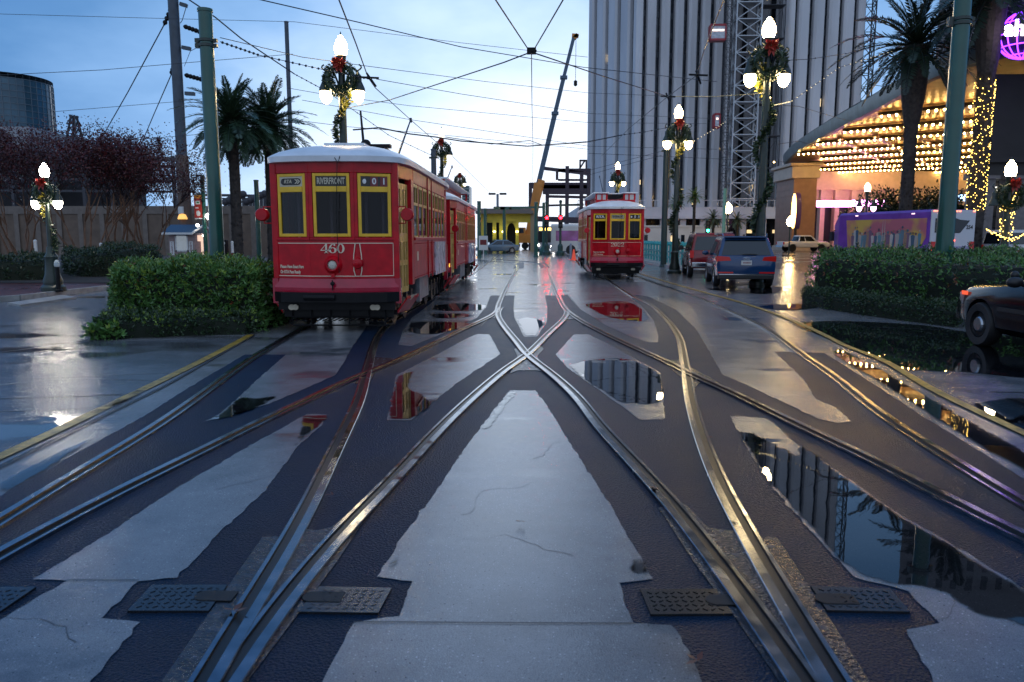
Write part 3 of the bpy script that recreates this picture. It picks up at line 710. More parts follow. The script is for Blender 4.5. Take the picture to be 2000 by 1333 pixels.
def streetcar(label, loc, Ln, number, clerestory, sign, route, group, front_detail=True, pole_dir=1):
    """front faces -y of the thing; origin on the rails below the middle of the front"""
    root = thing('streetcar', label, 'streetcar', loc, 0.0, group)
    HW, FW, BD = 1.23, 1.09, .27         # half width, half width at the front, depth of the bowed front
    ZS, ZB, ZW0, ZW1, ZR = .73, .95, 1.68, 2.80, 3.02   # skirt, panel, window sill, window head, roof edge
    pf = [(-FW, BD), (-.40, .035), (.40, .035), (FW, BD)]
    def fpt(i, u): a, c = pf[i], pf[i + 1]; return Vector((a[0] + (c[0] - a[0]) * u, a[1] + (c[1] - a[1]) * u, 0))
    def seg(b, i, u0, u1, z0, z1, th=.05, out_=0.0, k=None):
        p, q = fpt(i, u0), fpt(i, u1); d = (q - p).normalized(); nn = Vector((d.y, -d.x, 0))
        o = p + nn * out_; o2 = q + nn * out_
        b.prism([o + Vector((0, 0, z0)), o2 + Vector((0, 0, z0)), o2 + Vector((0, 0, z1)), o + Vector((0, 0, z1))], -nn * th, k)
    ends = ((0, 1), (1, -1))
    # ---- body shell
    b = MB()
    wn = [(0, .10, .92), (1, .08, .92), (2, .08, .90)]
    for rev in (0, 1):
        b.M = Matrix.Identity(4) if not rev else Matrix.Translation((0, Ln, 0)) @ Matrix.Rotation(PI, 4, 'Z')
        for i, a, c in wn:
            seg(b, i, 0, 1, ZB, ZW0); seg(b, i, 0, 1, ZW1, ZR)
            seg(b, i, 0, a, ZW0, ZW1, .08, .01); seg(b, i, c, 1, ZW0, ZW1, .08, .01)
            seg(b, i, 0, 1, ZW0 - .05, ZW0, .07, .025)              # belt rail below the windows
        for s in (-1, 1):
            # corner post, post behind the door, header over the door
            b.bx(s * FW - .05, s * FW + .05, BD - .03, BD + .07, ZB, ZR)
            b.prism([(s * FW, BD, ZW1 - .06), (s * HW, 1.42, ZW1 - .06), (s * (HW - .07), 1.42, ZW1 - .06), (s * (FW - .07), BD, ZW1 - .06)][::s], (0, 0, ZR - ZW1 + .06))
            b.bx(s * HW - (.12 if s > 0 else 0), s * HW + (0 if s > 0 else .12), 1.18, 1.46, ZS + .05, ZW1 - .04)
    b.M = Matrix.Identity(4)
    nwin = max(4, int((Ln - 2.92) / .62)); y0, y1 = 1.46, Ln - 1.46
    for s in (-1, 1):
        X = s * HW; t = -.06 * s
        xa, xb = min(X, X + t), max(X, X + t)
        b.bx(xa, xb, y0, y1, .86, ZW0 - .04); b.bx(xa, xb, y0, y1, ZW1 - .08, ZR)
        b.bx(min(X, X + .03 * s), max(X, X + .03 * s), y0, y1, ZW0 - .06, ZW0)     # belt rail
        for i in range(nwin + 1):
            y = y0 + (y1 - y0) * i / nwin
            b.bx(xa, xb, y - .035, y + .035, ZW0 - .04, ZW1 - .08)
        ym = (y0 + y1) * .42                                                    # centre door recess frame
        b.bx(min(X, X + .02 * s), max(X, X + .02 * s), ym - .05, ym + .05, .8, ZR - .05); b.bx(min(X, X + .02 * s), max(X, X + .02 * s), ym + .62, ym + .72, .8, ZR - .05)
        for i in range(int((y1 - y0) / .12)):                                  # rivets
            b.box((X + .004 * s, y0 + .06 + i * .12, .90), (.012, .02, .02)); b.box((X + .004 * s, y0 + .06 + i * .12, ZW0 - .12), (.012, .02, .02))
    b.build('body', M_RED, root, bevel=.006, seg=1)
    # skirt below the panel, flaring outwards
    b = MB()
    for rev in (0, 1):
        b.M = Matrix.Identity(4) if not rev else Matrix.Translation((0, Ln, 0)) @ Matrix.Rotation(PI, 4, 'Z')
        P0 = [fpt(0, 0), fpt(0, 1), fpt(1, 1), fpt(2, 1)]
        r0 = [Vector((p.x * 1.0, p.y - .002, ZB)) for p in P0]; r1 = [Vector((p.x * 1.035, p.y - .05, ZS + .06)) for p in P0]; r2 = [Vector((p.x * 1.03, p.y - .045, ZS - .02)) for p in P0]
        r3 = [Vector((p.x, p.y + .12, ZS - .02)) for p in P0]
        b.loft([r0, r1, r2, r3], caps=False, closed=False)
        for s in (-1, 1): b.bx(s * 1.11 - .05, s * 1.11 + .05, BD - .04, BD + .06, .5, ZB)
        b.build('skirt', M_RED2, root); b = MB()
    # floor, interior
    b = MB(); b.bx(-1.04, 1.04, .36, Ln - .36, .74, .84)
    b.bx(-1.0, 1.0, Ln - 1.5, Ln - 1.45, .84, 2.7); b.bx(-1.12, -.30, 1.5, 1.55, .84, 2.75); b.bx(.30, 1.12, 1.5, 1.55, .84, 2.75); b.bx(-.3, .3, 1.5, 1.55, 2.2, 2.75)
    b.bx(-1.0, 1.0, .45, Ln - .45, 2.76, 2.8); b.bx(-.9, -.35, .42, .62, .84, 1.45)
    b.build('interior', M_INT, root)
    for y in [1.9 + .75 * i for i in range(int((Ln - 3.6) / .75))]:
        for s in (-1, 1): b = MB(); b.bx(min(s * .45, s * 1.1), max(s * .45, s * 1.1), y, y + .4, 1.2, 1.26); b.bx(min(s * .45, s * 1.1), max(s * .45, s * 1.1), y + .36, y + .42, 1.26, 1.75); b.build('seat', M_SEAT, root)
    b = MB()
    for x, y in ((-.78, .7), (-.2, .8), (.15, 1.0), (.45, .8), (.8, .6)): b = MB(); b.tube([(x, y, .84), (x, y, 2.76)], .028, 6); b.build('grab_pole', mat('pale_pole', (.7, .66, .6), .4), root)
    # ---- roof
    outl = []
    def pl(x, y): outl.append((x, y))
    for x, y in ((-1.30, 1.5), (-1.27, .75), (-1.17, .28), (-.98, .08), (-.6, -.04), (0, -.07), (.6, -.04), (.98, .08), (1.17, .28), (1.27, .75), (1.30, 1.5)): pl(x, y)
    n0 = len(outl); front = list(outl)
    outl = front + [(-x, Ln - y) for x, y in front]
    rings = []
    prof = [(0.02, 2.86), (-.005, 2.865), (-.01, 2.96), (.03, 3.0), (.12, 3.07), (.28, 3.15), (.5, 3.22), (.75, 3.265), (.98, 3.28)]
    for tt, z in prof:
        r = []
        for x, y in outl:
            sy = min(max(y, 1.55), Ln - 1.55); r.append(Vector((x * (1 - tt), sy + (y - sy) * (1 - tt), z + .12)))
        rings.append(r)
    b = MB(); b.loft(rings)
    if not clerestory:
        b.bx(-.38, .38, 1.1, 2.4, 3.38, 3.43)
    b.build('roof', M_WHITE, root, smooth='auto')
    b = MB()
    for i in range(len(outl)):                                                  # bolt heads along the roof band
        a, c = Vector((*outl[i], 3.04)), Vector((*outl[(i + 1) % len(outl)], 3.04)); m = max(1, int((c - a).length / .11))
        for j in range(m): b.ball(a + (c - a) * (j / m), .011, 6, 4)
    b.build('bolt_row', mat('roof_bolt_grey', (.32, .32, .33), .4), root)
    if clerestory:
        b = MB(); ca, cb_ = 1.15, Ln - 1.15
        for s in (-1, 1):
            b.bx(min(s * .56, s * .62), max(s * .56, s * .62), ca, cb_, 3.240, 3.380); b.bx(min(s * .56, s * .62), max(s * .56, s * .62), ca, cb_, 3.620, 3.680)
            k = int((cb_ - ca) / .42)
            for i in range(k + 1): y = ca + (cb_ - ca) * i / k; b.bx(min(s * .56, s * .62), max(s * .56, s * .62), y - .03, y + .03, 3.380, 3.620)
        for y in (ca, cb_ - .06):
            b.bx(-.86, .86, y, y + .06, 3.220, 3.420)
            for s in (-1, 1): b.bx(min(s * .34, s * .42), max(s * .34, s * .42), y, y + .06, 3.420, 3.680); b.bx(min(s * .80, s * .88), max(s * .80, s * .88), y, y + .06, 3.420, 3.680); b.bx(min(s * .34, s * .88), max(s * .34, s * .88), y, y + .06, 3.640, 3.700)
        b.build('clerestory', M_RED, root, bevel=.01)
        b = MB()
        for s in (-1, 1):
            b.bx(min(s * .58, s * .60), max(s * .58, s * .60), ca, cb_, 3.380, 3.620)
            b.bx(min(s * .42, s * .80), max(s * .42, s * .80), ca + .02, ca + .045, 3.420, 3.640)
        b.build('clerestory_pane', mat('clerestory_glass', (.5, .54, .55), .15), root)
        b = MB()
        for s in (-1, 1): b.prism([(s * .30, ca - .12, 3.690), (s * .98, ca - .12, 3.680), (s * .98, cb_ + .12, 3.680), (s * .30, cb_ + .12, 3.690)][::s], (0, 0, .05))
        b.bx(-.31, .31, ca + .5, cb_ - .5, 3.685, 3.732)
        b.build('clerestory_roof', M_WHITE, root, bevel=.015)
    # ---- front windows: yellow frames with signs above the glass
    for j, (i, a, c) in enumerate(wn):
        fr = MB(); A, B_ = a + .012, c - .012
        zc0, zc1 = ZW0 + .01, ZW1 - .01; zt = 2.53; f = .055 / (.69 if i != 1 else .8)
        seg(fr, i, A, A + f, zc0, zc1, .05, .0); seg(fr, i, B_ - f, B_, zc0, zc1, .05, .0)
        seg(fr, i, A + f, B_ - f, zc0, zc0 + .055, .05, .0); seg(fr, i, A + f, B_ - f, zt - .06, zt + .035, .05, .012); seg(fr, i, A + f, B_ - f, zc1 - .05, zc1, .05, 0)
        fo = fr.build('window_frame', M_TYEL, root, bevel=.006)
        g = MB(); seg(g, i, A + f * .8, B_ - f * .8, zc0 + .04, zt - .05, .006, -.022); g.build('pane', M_GL, fo)
        sb = MB(); seg(sb, i, A + f, B_ - f, zt + .035, zc1 - .05, .01, -.012, k=0)
        m = fpt(i, (A + B_) / 2); p, q = fpt(i, 0), fpt(i, 1); d = (q - p).normalized(); nn = Vector((d.y, -d.x, 0)); an = math.atan2(d.y, d.x)
        base = m + nn * -.008 + Vector((0, 0, (zt + .035 + zc1 - .05) / 2)); mats_ = [M_SIGNB, M_SIGNC, M_SIGNR, M_WHT]
        if i == 0:
            old = sb.M; sb.M = Matrix.Translation(base) @ Matrix.Rotation(an, 4, 'Z')
            if sign[0] == 'cream':
                sb.bx(-.24, .24, -.006, .0, -.085, .085, 1)
                sb.box((0, -.010, 0), (.30, .006, .115), k=0); sb.lathe([(0, -.013), (.0575, -.013), (.0575, -.007)], (-.15, 0, 0), 14, 0, 'y'); sb.lathe([(0, -.013), (.0575, -.013), (.0575, -.007)], (.15, 0, 0), 14, 0, 'y')
                sb.M = Matrix.Identity(4)
                letter(sb, 'RTA', .085, base + nn * .018 - d * .06, an, 1, bold=.003, shear=.25, extrude=.002)
                sb.M = Matrix.Translation(base) @ Matrix.Rotation(an, 4, 'Z')
                for xx in (.08, .125): sb.add([(xx, -.016, -.04), (xx + .03, -.016, -.04), (xx + .075, -.016, 0), (xx + .03, -.016, .04), (xx, -.016, .04), (xx + .04, -.016, 0)], [[0, 1, 2, 5], [5, 2, 3, 4]], 1)
            else:
                sb.M = Matrix.Identity(4); letter(sb, 'RTA', .15, base + nn * .010, an, 3, bold=.006, extrude=.002, xs=1.25)
            sb.M = old
        elif i == 1:
            if sign[1] == 'dark': letter(sb, 'RIVERFRONT', .15, base + nn * .010, an, 1, bold=.004, extrude=.002, xs=.56)
            else:
                seg(sb, i, A + f + .02, B_ - f - .02, zt + .05, zc1 - .065, .004, -.006, k=1); letter(sb, 'RIVERFRONT', .14, base + nn * .012, an, 0, bold=.003, extrude=.002, xs=.56)
        else:
            for q_, ch in enumerate(route):
                cc = base + d * (-.17 + .17 * q_)
                if ch == '.':
                    sb.ball(cc + nn * .012, (.035, .006, .045), 10, 6, 3)
                    continue
                if sign[1] == 'dark':
                    sb.M = Matrix.Translation(cc) @ Matrix.Rotation(an, 4, 'Z'); sb.bx(-.065, .065, -.008, -.001, -.085, .085, 2); sb.M = Matrix.Identity(4)
                letter(sb, ch, .15, cc + nn * .014, an, 3, bold=.004, extrude=.002)
        sb.build('destination_sign', mats_, fo)
    # ---- number, pinstripe frame, lettering on the dash
    b = MB(); zy0, zy1 = ZB + .04, ZW0 - .11
    for i in range(3):
        u0, u1 = (.05 if i == 0 else 0), (.93 if i == 2 else 1)
        seg(b, i, u0, u1, zy0, zy0 + .014, .004, .006); seg(b, i, u0, u1, zy1, zy1 + .014, .004, .006)
    seg(b, 0, .05, .07, zy0, zy1 + .014, .004, .006); seg(b, 2, .91, .93, zy0, zy1 + .014, .004, .006)
    b.build('pinstripe', M_CREAM, root)
    b = MB(); serif_digits(b, number, .165, (0, .026, zy1 - .085)); b.build('number', M_CREAM, root)
    b = MB(); p, q = fpt(0, 0), fpt(0, 1); d = (q - p).normalized(); nn = Vector((d.y, -d.x, 0)); an = math.atan2(d.y, d.x); cc = fpt(0, .12) + nn * .008
    letter(b, 'Please Have Exact Fare', .08, cc + Vector((0, 0, zy0 + .17)), an, align='LEFT', xs=.66, bold=.002, extrude=.002)
    letter(b, 'Or RTA Pass Ready', .08, cc + Vector((0, 0, zy0 + .075)), an, align='LEFT', xs=.66, bold=.002, extrude=.002)
    b.build('fare_lettering', M_CREAM, root)
    # ---- headlight and bell
    b = MB(); c = (0, 0, zy0 + .205)
    b.lathe([(.0, -.02), (.085, -.02), (.085, -.05), (.10, -.06), (.11, -.05), (.15, .01), (.165, .035)], (0, 0, c[2]), 24, None, 'y'); b.bx(-.03, .03, -.03, .03, c[2] - .22, c[2] - .15)
    h = b.build('headlight', M_RED, root, smooth='auto')
    b = MB(); b.lathe([(0, -.052), (.05, -.047), (.083, -.035), (.083, -.022)], (0, 0, c[2]), 22, None, 'y'); b.build('lens', M_LENS, h, smooth=True)
    b = MB(); bx_ = .44; by = fpt(2, .06).y
    b.lathe([(0, -.11), (.035, -.105), (.04, -.085), (.085, -.07), (.1, -.03), (.1, 0)], (bx_, by, c[2] + .03), 18, None, 'y'); b.build('gong', M_RED, root, smooth='auto')
    b = MB()
    for s in (-1, 1): b.tube([(bx_ + s * .04, by - .02, zy1), (bx_ + s * .07, by - .03, c[2] + .16), (bx_ + s * .07, by - .03, c[2] - .1), (bx_ + s * .045, by - .02, zy0)], .009, 6)
    b.build('hose', M_CREAM if front_detail else M_RED, root)
    b = MB(); b.lathe([(0, -.06), (.035, -.05), (.035, 0)], (0, -.03, ZB - .08), 12, None, 'y'); b.tube([(0, -.06, ZB - .02), (0, -.06, ZB - .2)], .012, 6); b.build('coupler_socket', M_BLK, root)
    # ---- bumper and fender, trucks, wheels
    b = MB()
    for rev in (0, 1):
        b.M = Matrix.Identity(4) if not rev else Matrix.Translation((0, Ln, 0)) @ Matrix.Rotation(PI, 4, 'Z')
        r = []
        for dz, dy in ((.54, 0), (.54, -.10), (.71, -.10), (.71, 0)):
            r.append([Vector((x, y + dy, dz)) for x, y in ((-1.14, .34), (-.95, .12), (-.42, -.02), (.42, -.02), (.95, .12), (1.14, .34))])
        b.loft(r + [r[0]], caps=False, closed=False); b.bx(-1.06, 1.06, .2, .34, .38, .52)
        b.cyl((-.22, -.13, .63), .055, .55, 12, None, 'x'); b.bx(-1.0, 1.0, .34, .38, .24, .52)
        b.build('bumper', M_BLK, root); b = MB()
    b = MB()
    for s in (-.78, .70): b = MB(); b.lathe([(0, -.02), (.05, -.02), (.055, 0)], (s - .04, .17, .43), 12, None, 'y'); b.lathe([(0, -.02), (.05, -.02), (.055, 0)], (s + .04, .17, .43), 12, None, 'y'); b.bx(s - .04, s + .04, .148, .17, .385, .475); b.build('marker_light', mat('marker_lens', (.6, .52, .38), .2), root)
    b = MB()
    for rev in (0, 1):
        b.M = Matrix.Identity(4) if not rev else Matrix.Translation((0, Ln, 0)) @ Matrix.Rotation(PI, 4, 'Z')
        b.tube([(-.95, .5, .10), (-.85, .3, .09), (.85, .3, .09), (.95, .5, .10)], .016, 6); b.tube([(-.95, .5, .24), (-.85, .28, .24), (.85, .28, .24), (.95, .5, .24)], .016, 6)
        for x in (-.85, -.5, -.15, .2, .55, .85): b.tube([(x, .3, .09), (x, .3, .4)], .012, 5)
        for x in [-.9 + .1 * i for i in range(19)]: b.bx(x - .012, x + .012, .34, .95, .16, .18)
        b.build('fender', M_BLK, root); b = MB()
    for yc in (1.9, Ln - 1.9):
        b = MB(); b.bx(-.55, .55, yc - .85, yc + .85, .34, .66)
        for s in (-1, 1):
            b.bx(min(s * .86, s * .98), max(s * .86, s * .98), yc - 1.0, yc + 1.0, .36, .5)
            for dy in (-.62, 0, .62): b.bx(min(s * .84, s * 1.0), max(s * .84, s * 1.0), yc + dy - .1, yc + dy + .1, .2, .62)
        t_ = b.build('truck', M_DGR, root)
        for dy in (-.62, .62):
            w = MB()
            for s in (-1, 1): w.lathe([(.05, -.05), (.33, -.05), (.33, .03), (.36, .035), (.36, .06), (.05, .06)][::1], (s * .79, yc + dy, .355), 20, None, 'x')
            w.cyl((0, yc + dy, .355), .06, 1.6, 10, None, 'x'); w.build('wheel', M_DGR, t_)
    for s in (-1, 1):
        b = MB(); b.bx(min(s * .5, s * 1.05), max(s * .5, s * 1.05), Ln * .42, Ln * .58, .32, .84); b.build('underframe_box', MATS.get('equipment_grey') or mat('equipment_grey', (.22, .22, .23), .4, var=.3), root)
        b = MB(); b.bx(min(s * 1.02, s * 1.1), max(s * 1.02, s * 1.1), Ln * .36, Ln * .40, .3, .84); b.build('battery_box', MATS['equipment_grey'], root)
        b = MB(); b.tube([(s * 1.15, Ln - 1.9, .86), (s * 1.12, Ln - 2.1, .5), (s * 1.1, Ln - 1.8, .2)], .025, 6)
        b.build('side_hose', M_BLK, root)
    # ---- doors: two folding leaves each with panes
    for s in (-1, 1):
        for rev in (0, 1):
            Mx = Matrix.Identity(4) if not rev else Matrix.Translation((0, Ln, 0)) @ Matrix.Rotation(PI, 4, 'Z')
            b = MB(); b.M = Mx; g = MB(); g.M = Mx
            p = Vector((s * (FW - .02), BD + .08, 0)); q = Vector((s * (HW - .07), 1.18, 0)); d = (q - p); Ld = d.length; d.normalize(); nn = Vector((d.y, -d.x, 0)) * s
            def pn(bb, u0, u1, z0, z1, th, o): bb.prism([p + d * u0 + nn * o + Vector((0, 0, z0)), p + d * u1 + nn * o + Vector((0, 0, z0)), p + d * u1 + nn * o + Vector((0, 0, z1)), p + d * u0 + nn * o + Vector((0, 0, z1))], -nn * th)
            for k in range(2):
                u0 = Ld * (.02 + .48 * k); u1 = Ld * (.48 + .49 * k); um = (u0 + u1) / 2
                for a_, c_ in ((u0, u0 + .06), (um - .03, um + .03), (u1 - .06, u1)): pn(b, a_, c_, .66, 2.66, .04, 0)
                for z in (.66, 1.16, 1.60, 2.14, 2.56): pn(b, u0, u1, z, z + (.16 if z == 1.6 else .1), .036, -.002)
                pn(g, u0 + .03, u1 - .03, .70, 2.6, .008, -.018)
            do = b.build('door', M_WOODY, root); g.build('pane', M_GLT, do)
            b = MB(); b.M = Mx                                                       # folding step below the door
            b.prism([(s * 1.06, .42, .30), (s * 1.16, 1.22, .30), (s * 1.34, 1.2, .56), (s * 1.24, .44, .56)], (0, 0, .05))
            so_ = b.build('step', M_RED, root)
            w = MB(); w.M = Mx
            for k in (.28, .62): y = .42 + .8 * k; w.prism([(s * (1.075 + .1 * k), y, .356), (s * (1.075 + .1 * k), y + .1, .356), (s * (1.345 - .005), y + .1, .616), (s * (1.255 + .1 * k), y, .616)], (0, 0, .006))
            w.build('step_stripe', M_CREAM, so_)
    # ---- side windows
    for s in (-1, 1):
        for i in range(nwin):
            ya = y0 + (y1 - y0) * i / nwin + .04; yb = y0 + (y1 - y0) * (i + 1) / nwin - .04; X = s * (HW - .012)
            b = MB()
            def sx(x0, x1, *r): b.bx(min(s * x0, s * x1), max(s * x0, s * x1), *r)
            sx(HW - .05, HW - .008, ya, ya + .045, ZW0, ZW1 - .1); sx(HW - .05, HW - .008, yb - .045, yb, ZW0, ZW1 - .1)
            for z in (ZW0 - .02, 2.30, ZW1 - .15): sx(HW - .05, HW - .006, ya + .045, yb - .045, z, z + .055)
            ym = (ya + yb) / 2; sx(HW - .05, HW - .008, ym - .015, ym + .015, 2.34, ZW1 - .1)
            f_ = b.build('side_window', M_WOODY, root)
            g = MB(); g.bx(min(s * (HW - .03), s * (HW - .024)), max(s * (HW - .03), s * (HW - .024)), ya + .03, yb - .03, ZW0 + .02, ZW1 - .12); g.build('pane', M_GLT, f_)
        g = MB(); g.bx(min(s * (HW - .10), s * (HW - .09)), max(s * (HW - .10), s * (HW - .09)), y0 + .05, y1 - .05, ZW0 - .02, ZW1 - .1); g.build('blind', M_BLIND, root)
        key = 'advert_a' if not clerestory else 'advert_b'
        if key not in M_AD: M_AD[key] = ad_material(key, [(.55, .42, .5), (.62, .6, .68), (.3, .28, .3), (.66, .62, .66), (.5, .3, .42)] if not clerestory else [(.3, .3, .5), (.62, .64, .72), (.22, .2, .4), (.6, .6, .62)])
        b = MB(); b.bx(min(s * (HW + .004), s * (HW + .03)), max(s * (HW + .004), s * (HW + .03)), Ln * .55, Ln * .80, .80, ZW0 - .1); b.build('advert_panel', M_AD[key], root)
        b = MB(); b.bx(min(s * (HW + .002), s * (HW + .008)), max(s * (HW + .002), s * (HW + .008)), 1.8, 1.98, 1.22, 1.4); b.build('notice', M_CREAM, root)
        b = MB(); z = 2.05; yy = BD + .05                                            # mirror box on a bracket
        b.tube([(s * FW, yy, z + .17), (s * (FW + .18), yy - .08, z + .17), (s * (FW + .18), yy - .08, z - .12), (s * FW, yy, z - .12)], .014, 6)
        ms = -1 if s > 0 else 1
        b.lathe([(.0, -.07), (.10, -.07), (.115, -.05), (.115, .07), (.09, .10), (0, .105)], (s * (FW + .21), yy - .08, z + .03), 14, None, 'y')
        b.build('mirror', M_RED, root, smooth='auto')
    b = MB(); b.bx(HW + .004, HW + .02, Ln * .93, Ln * .95, .86, .96); b.build('side_lamp', mat('amber_lamp', (.7, .25, .02), .3, emit=(1, .4, .05), es=1.5), root)
    # ---- trolley pole and roof gear
    b = MB(); yb_ = Ln * (.5 + .30 * pole_dir)
    zt = 3.40 if not clerestory else 3.73
    b.bx(-.2, .2, yb_ - .3, yb_ + .3, zt, zt + .10); b.cyl((0, yb_, zt + .2), .12, .2, 12)
    for s in (-.1, .1): b.tube([(s, yb_ - .1, zt + .25), (s * .6, yb_ - .9 * pole_dir, zt + .12)], .03, 6)
    b.build('pole_base', M_BLK, root)
    b = MB(); yt_ = Ln * .5 + (Ln * .5 + .9) * pole_dir; b.tube([(0, Ln * .5 + Ln * .30 * pole_dir, zt + .2), (.02, yt_, 5.05)], [.035, .02], 8); b.cyl((.02, yt_, 5.03), .07, .06, 10, None, 'x')
    b.build('trolley_pole', mat('pole_steel', (.05, .06, .08), .35, metal=.5), root)
    b = MB(); pth = [(.16, .1, 3.16), (.15, -.06, 3.05), (.13, -.05, 2.7), (.10, -.03, 2.0), (.1, -.02, 1.66), (.12, -.03, ZB + .1)]
    b.tube([(0, 1.2, 3.42)] + pth, .006, 5); b.tube([(.1, .1, 3.14), (.11, -.08, 3.04), (.17, -.10, 2.95), (.2, -.08, 3.06), (.16, .1, 3.14)], .007, 5)
    b.build('trolley_rope', M_BLK, root)
    return root
GR = 'red streetcars on the tracks'
car1 = streetcar('nearest red streetcar, arched white roof and number 460, yellow framed front windows', (-3.50, 13.55, .02), 8.3, '460', False, ('cream', 'dark'), '.01', GR)
car2 = streetcar('red streetcar with a raised clerestory roof standing behind streetcar 460', (-3.42, 22.4, .02), 11.2, '2002', True, ('dark', 'cream'), '.01', GR, False)
car3 = streetcar('red streetcar with a raised clerestory roof coming alone on the right track', (3.47, 31.1, .02), 8.6, '2022', True, ('dark', 'cream'), '.03', GR, False)
car2.scale = (.93, .93, .93); car3.scale = (.94, .94, .94)
# gear on the roof of the nearest car: the front trolley pole, hooked down
b = MB(); b.bx(-3.62, -3.0, 16.0, 16.9, 3.42, 3.54); b.bx(-4.6, -3.1, 16.0, 16.04, 3.45, 3.48); b.tube([(-3.46, 16.2, 3.54), (-3.62, 16.7, 4.35)], [.03, .02], 8); b.ball((-3.42, 16.2, 3.6), .11, 10, 6); b.bx(-3.3, -2.9, 16.1, 16.3, 3.53, 3.6)
o = b.build('trolley_base', M_BLK, None); o.parent = car1; o.matrix_parent_inverse = Matrix.Translation(car1.location).inverted()
# ------------------------------------------------------------------ office tower
M_PIER = mat('tower_concrete', (0.58, 0.58, 0.60), rough=.6, var=.14, vs=.25, stretch=(1, 1, .25))
M_TGL = mat('tower_dark_glass', (0.010, 0.014, 0.022), rough=.12, var=.5, vs=.6)
M_SPAN = mat('tower_spandrel', (0.02, 0.026, 0.035), rough=.35)
M_LIT = mat('lit_window', (.8, .6, .3), .5, emit=(1.0, .72, .36), es=1.1)
M_STEELG = mat('mast_steel', (0.42, 0.45, 0.48), rough=.4, metal=.3)
M_STEELD = mat('dark_steel', (0.03, 0.035, 0.045), rough=.5)
M_WHITEW = mat('white_render', (0.62, 0.62, 0.60), rough=.5, var=.08, vs=.8)
TOP = 128.0
tw = thing('office_tower', 'tall grey concrete office tower with dark vertical window strips, rising out of frame', 'building', (gx(1240, 152), 152, 0))
TO = Vector(tw.location)
def V2(px, Y): return Vector((gx(px, Y), Y, 0)) - TO
base_z = gz(415, 152)
TW = [(V2(1147, 172), V2(1238, 152), 4, .34), (V2(1238, 152), V2(1416, 160), 7, .36), (V2(1416, 160), V2(1424, 178), 1, .3), (V2(1424, 178), V2(1504, 172), 3, .4), (V2(1504, 172), V2(1522, 150), 1, .3), (V2(1522, 150), V2(1662, 156), 5, .30), (V2(1662, 156), V2(1650, 200), 6, .36), (V2(1650, 200), V2(1155, 205), 8, .36), (V2(1155, 205), V2(1147, 172), 4, .36)]
pier_b = MB()
floors = 33; fh = (TOP - base_z) / floors
rl = random.Random(5)
for a, c, nb, gf in TW:
    d = (c - a); Ls = d.length; d.normalize(); nn = Vector((d.y, -d.x, 0)); bay = Ls / nb
    for i in range(nb + 1):                     # concrete piers: half bays at the ends, chamfered into the glass slot
        u0 = max(0, (i - .5 + gf / 2) * bay); u1 = min(Ls, (i + .5 - gf / 2) * bay)
        P = [a + d * u0, a + d * u1]; z0 = Vector((0, 0, base_z)); dz = Vector((0, 0, TOP - base_z))
        ch = min(.35, (u1 - u0) * .25)
        pts = [P[0] - nn * 1.0, P[0] - nn * .15, P[0] + d * ch + nn * .25, P[1] - d * ch + nn * .25, P[1] - nn * .15, P[1] - nn * 1.0]
        pier_b.prism([p + z0 for p in pts][::-1], dz)
        if i < nb:
            g0 = a + d * ((i + .5 - gf / 2) * bay - .02); g1 = a + d * ((i + .5 + gf / 2) * bay + .02)
            s_ = MB(); s_.prism([g0 - nn * .8 + z0, g1 - nn * .8 + z0, g1 - nn * 1.3 + z0, g0 - nn * 1.3 + z0][::-1], dz, 0)
            if a.y < c.y + 60:
                for k in range(floors):
                    z = base_z + k * fh
                    q0 = g0 - nn * .8; q1 = g1 - nn * .8
                    s_.prism([q0 + Vector((0, 0, z)), q1 + Vector((0, 0, z)), q1 + nn * .05 + Vector((0, 0, z)), q0 + nn * .05 + Vector((0, 0, z))][::-1], (0, 0, fh * .30), 1)
                    if rl.random() < .012 or (k < 3 and rl.random() < .10):
                        m0 = q0 + d * .1 + nn * .02; m1 = m0 + d * min(gf * bay * .6, .6); zz = z + fh * .45
                        s_.prism([m0 + Vector((0, 0, zz)), m1 + Vector((0, 0, zz)), m1 + nn * .02 + Vector((0, 0, zz)), m0 + nn * .02 + Vector((0, 0, zz))][::-1], (0, 0, fh * rl.choice((.12, .25, .4))), 2)
            s_.build('window_strip', [M_TGL, M_SPAN, M_LIT], tw)
pier_b.build('wall', M_PIER, tw)
b = MB(); b.prism([p[0] + Vector((0, 0, TOP)) for p in TW][::-1], (0, 0, 2)); b.build('roof', M_PIER, tw)
# podium: balcony slab, glazed recess and white hoarding below
b = MB(); x0, x1 = V2(1128, 138).x, V2(1660, 138).x; yf = 138 - TO.y
z1, z2, z3 = gz(405, 138), gz(428, 138), gz(455, 138)
b.bx(x0, x1, yf, yf + 60, z2 + .2, z1); b.bx(x0 - .4, x1, yf - .4, yf, z2, z2 + .6)
for i in range(40): x = x0 + (x1 - x0) * i / 39; b.bx(x - .06, x + .06, yf - .2, yf - .1, z1, z1 + 1.1)
b.bx(x0, x1, yf - .22, yf - .08, z1 + 1.1, z1 + 1.2)
b.build('podium_slab', M_PIER, tw)
b = MB(); b.bx(x0 + 2, x1, yf + 3, yf + 4, 0, z2 + .2); b.build('podium_glazing', M_TGL, tw)
b = MB()
for i in range(14): x = x0 + 1 + (x1 - x0 - 2) * i / 13; b.bx(x - .5, x + .5, yf + .3, yf + 1.3, 0, z2 + .2)
b.build('podium_column', M_PIER, tw)
b = MB()
for i in range(9): x = x0 + 8 + i * 4.6; b.box((x, yf + 2.6, z2 - 2.2), (.9, .1, .6))
b.build('podium_light', M_LIT, tw)
hd = MB(); Yh = 96; hx0, hx1 = gx(1245, Yh), gx(1420, Yh); zt = gz(444, Yh)
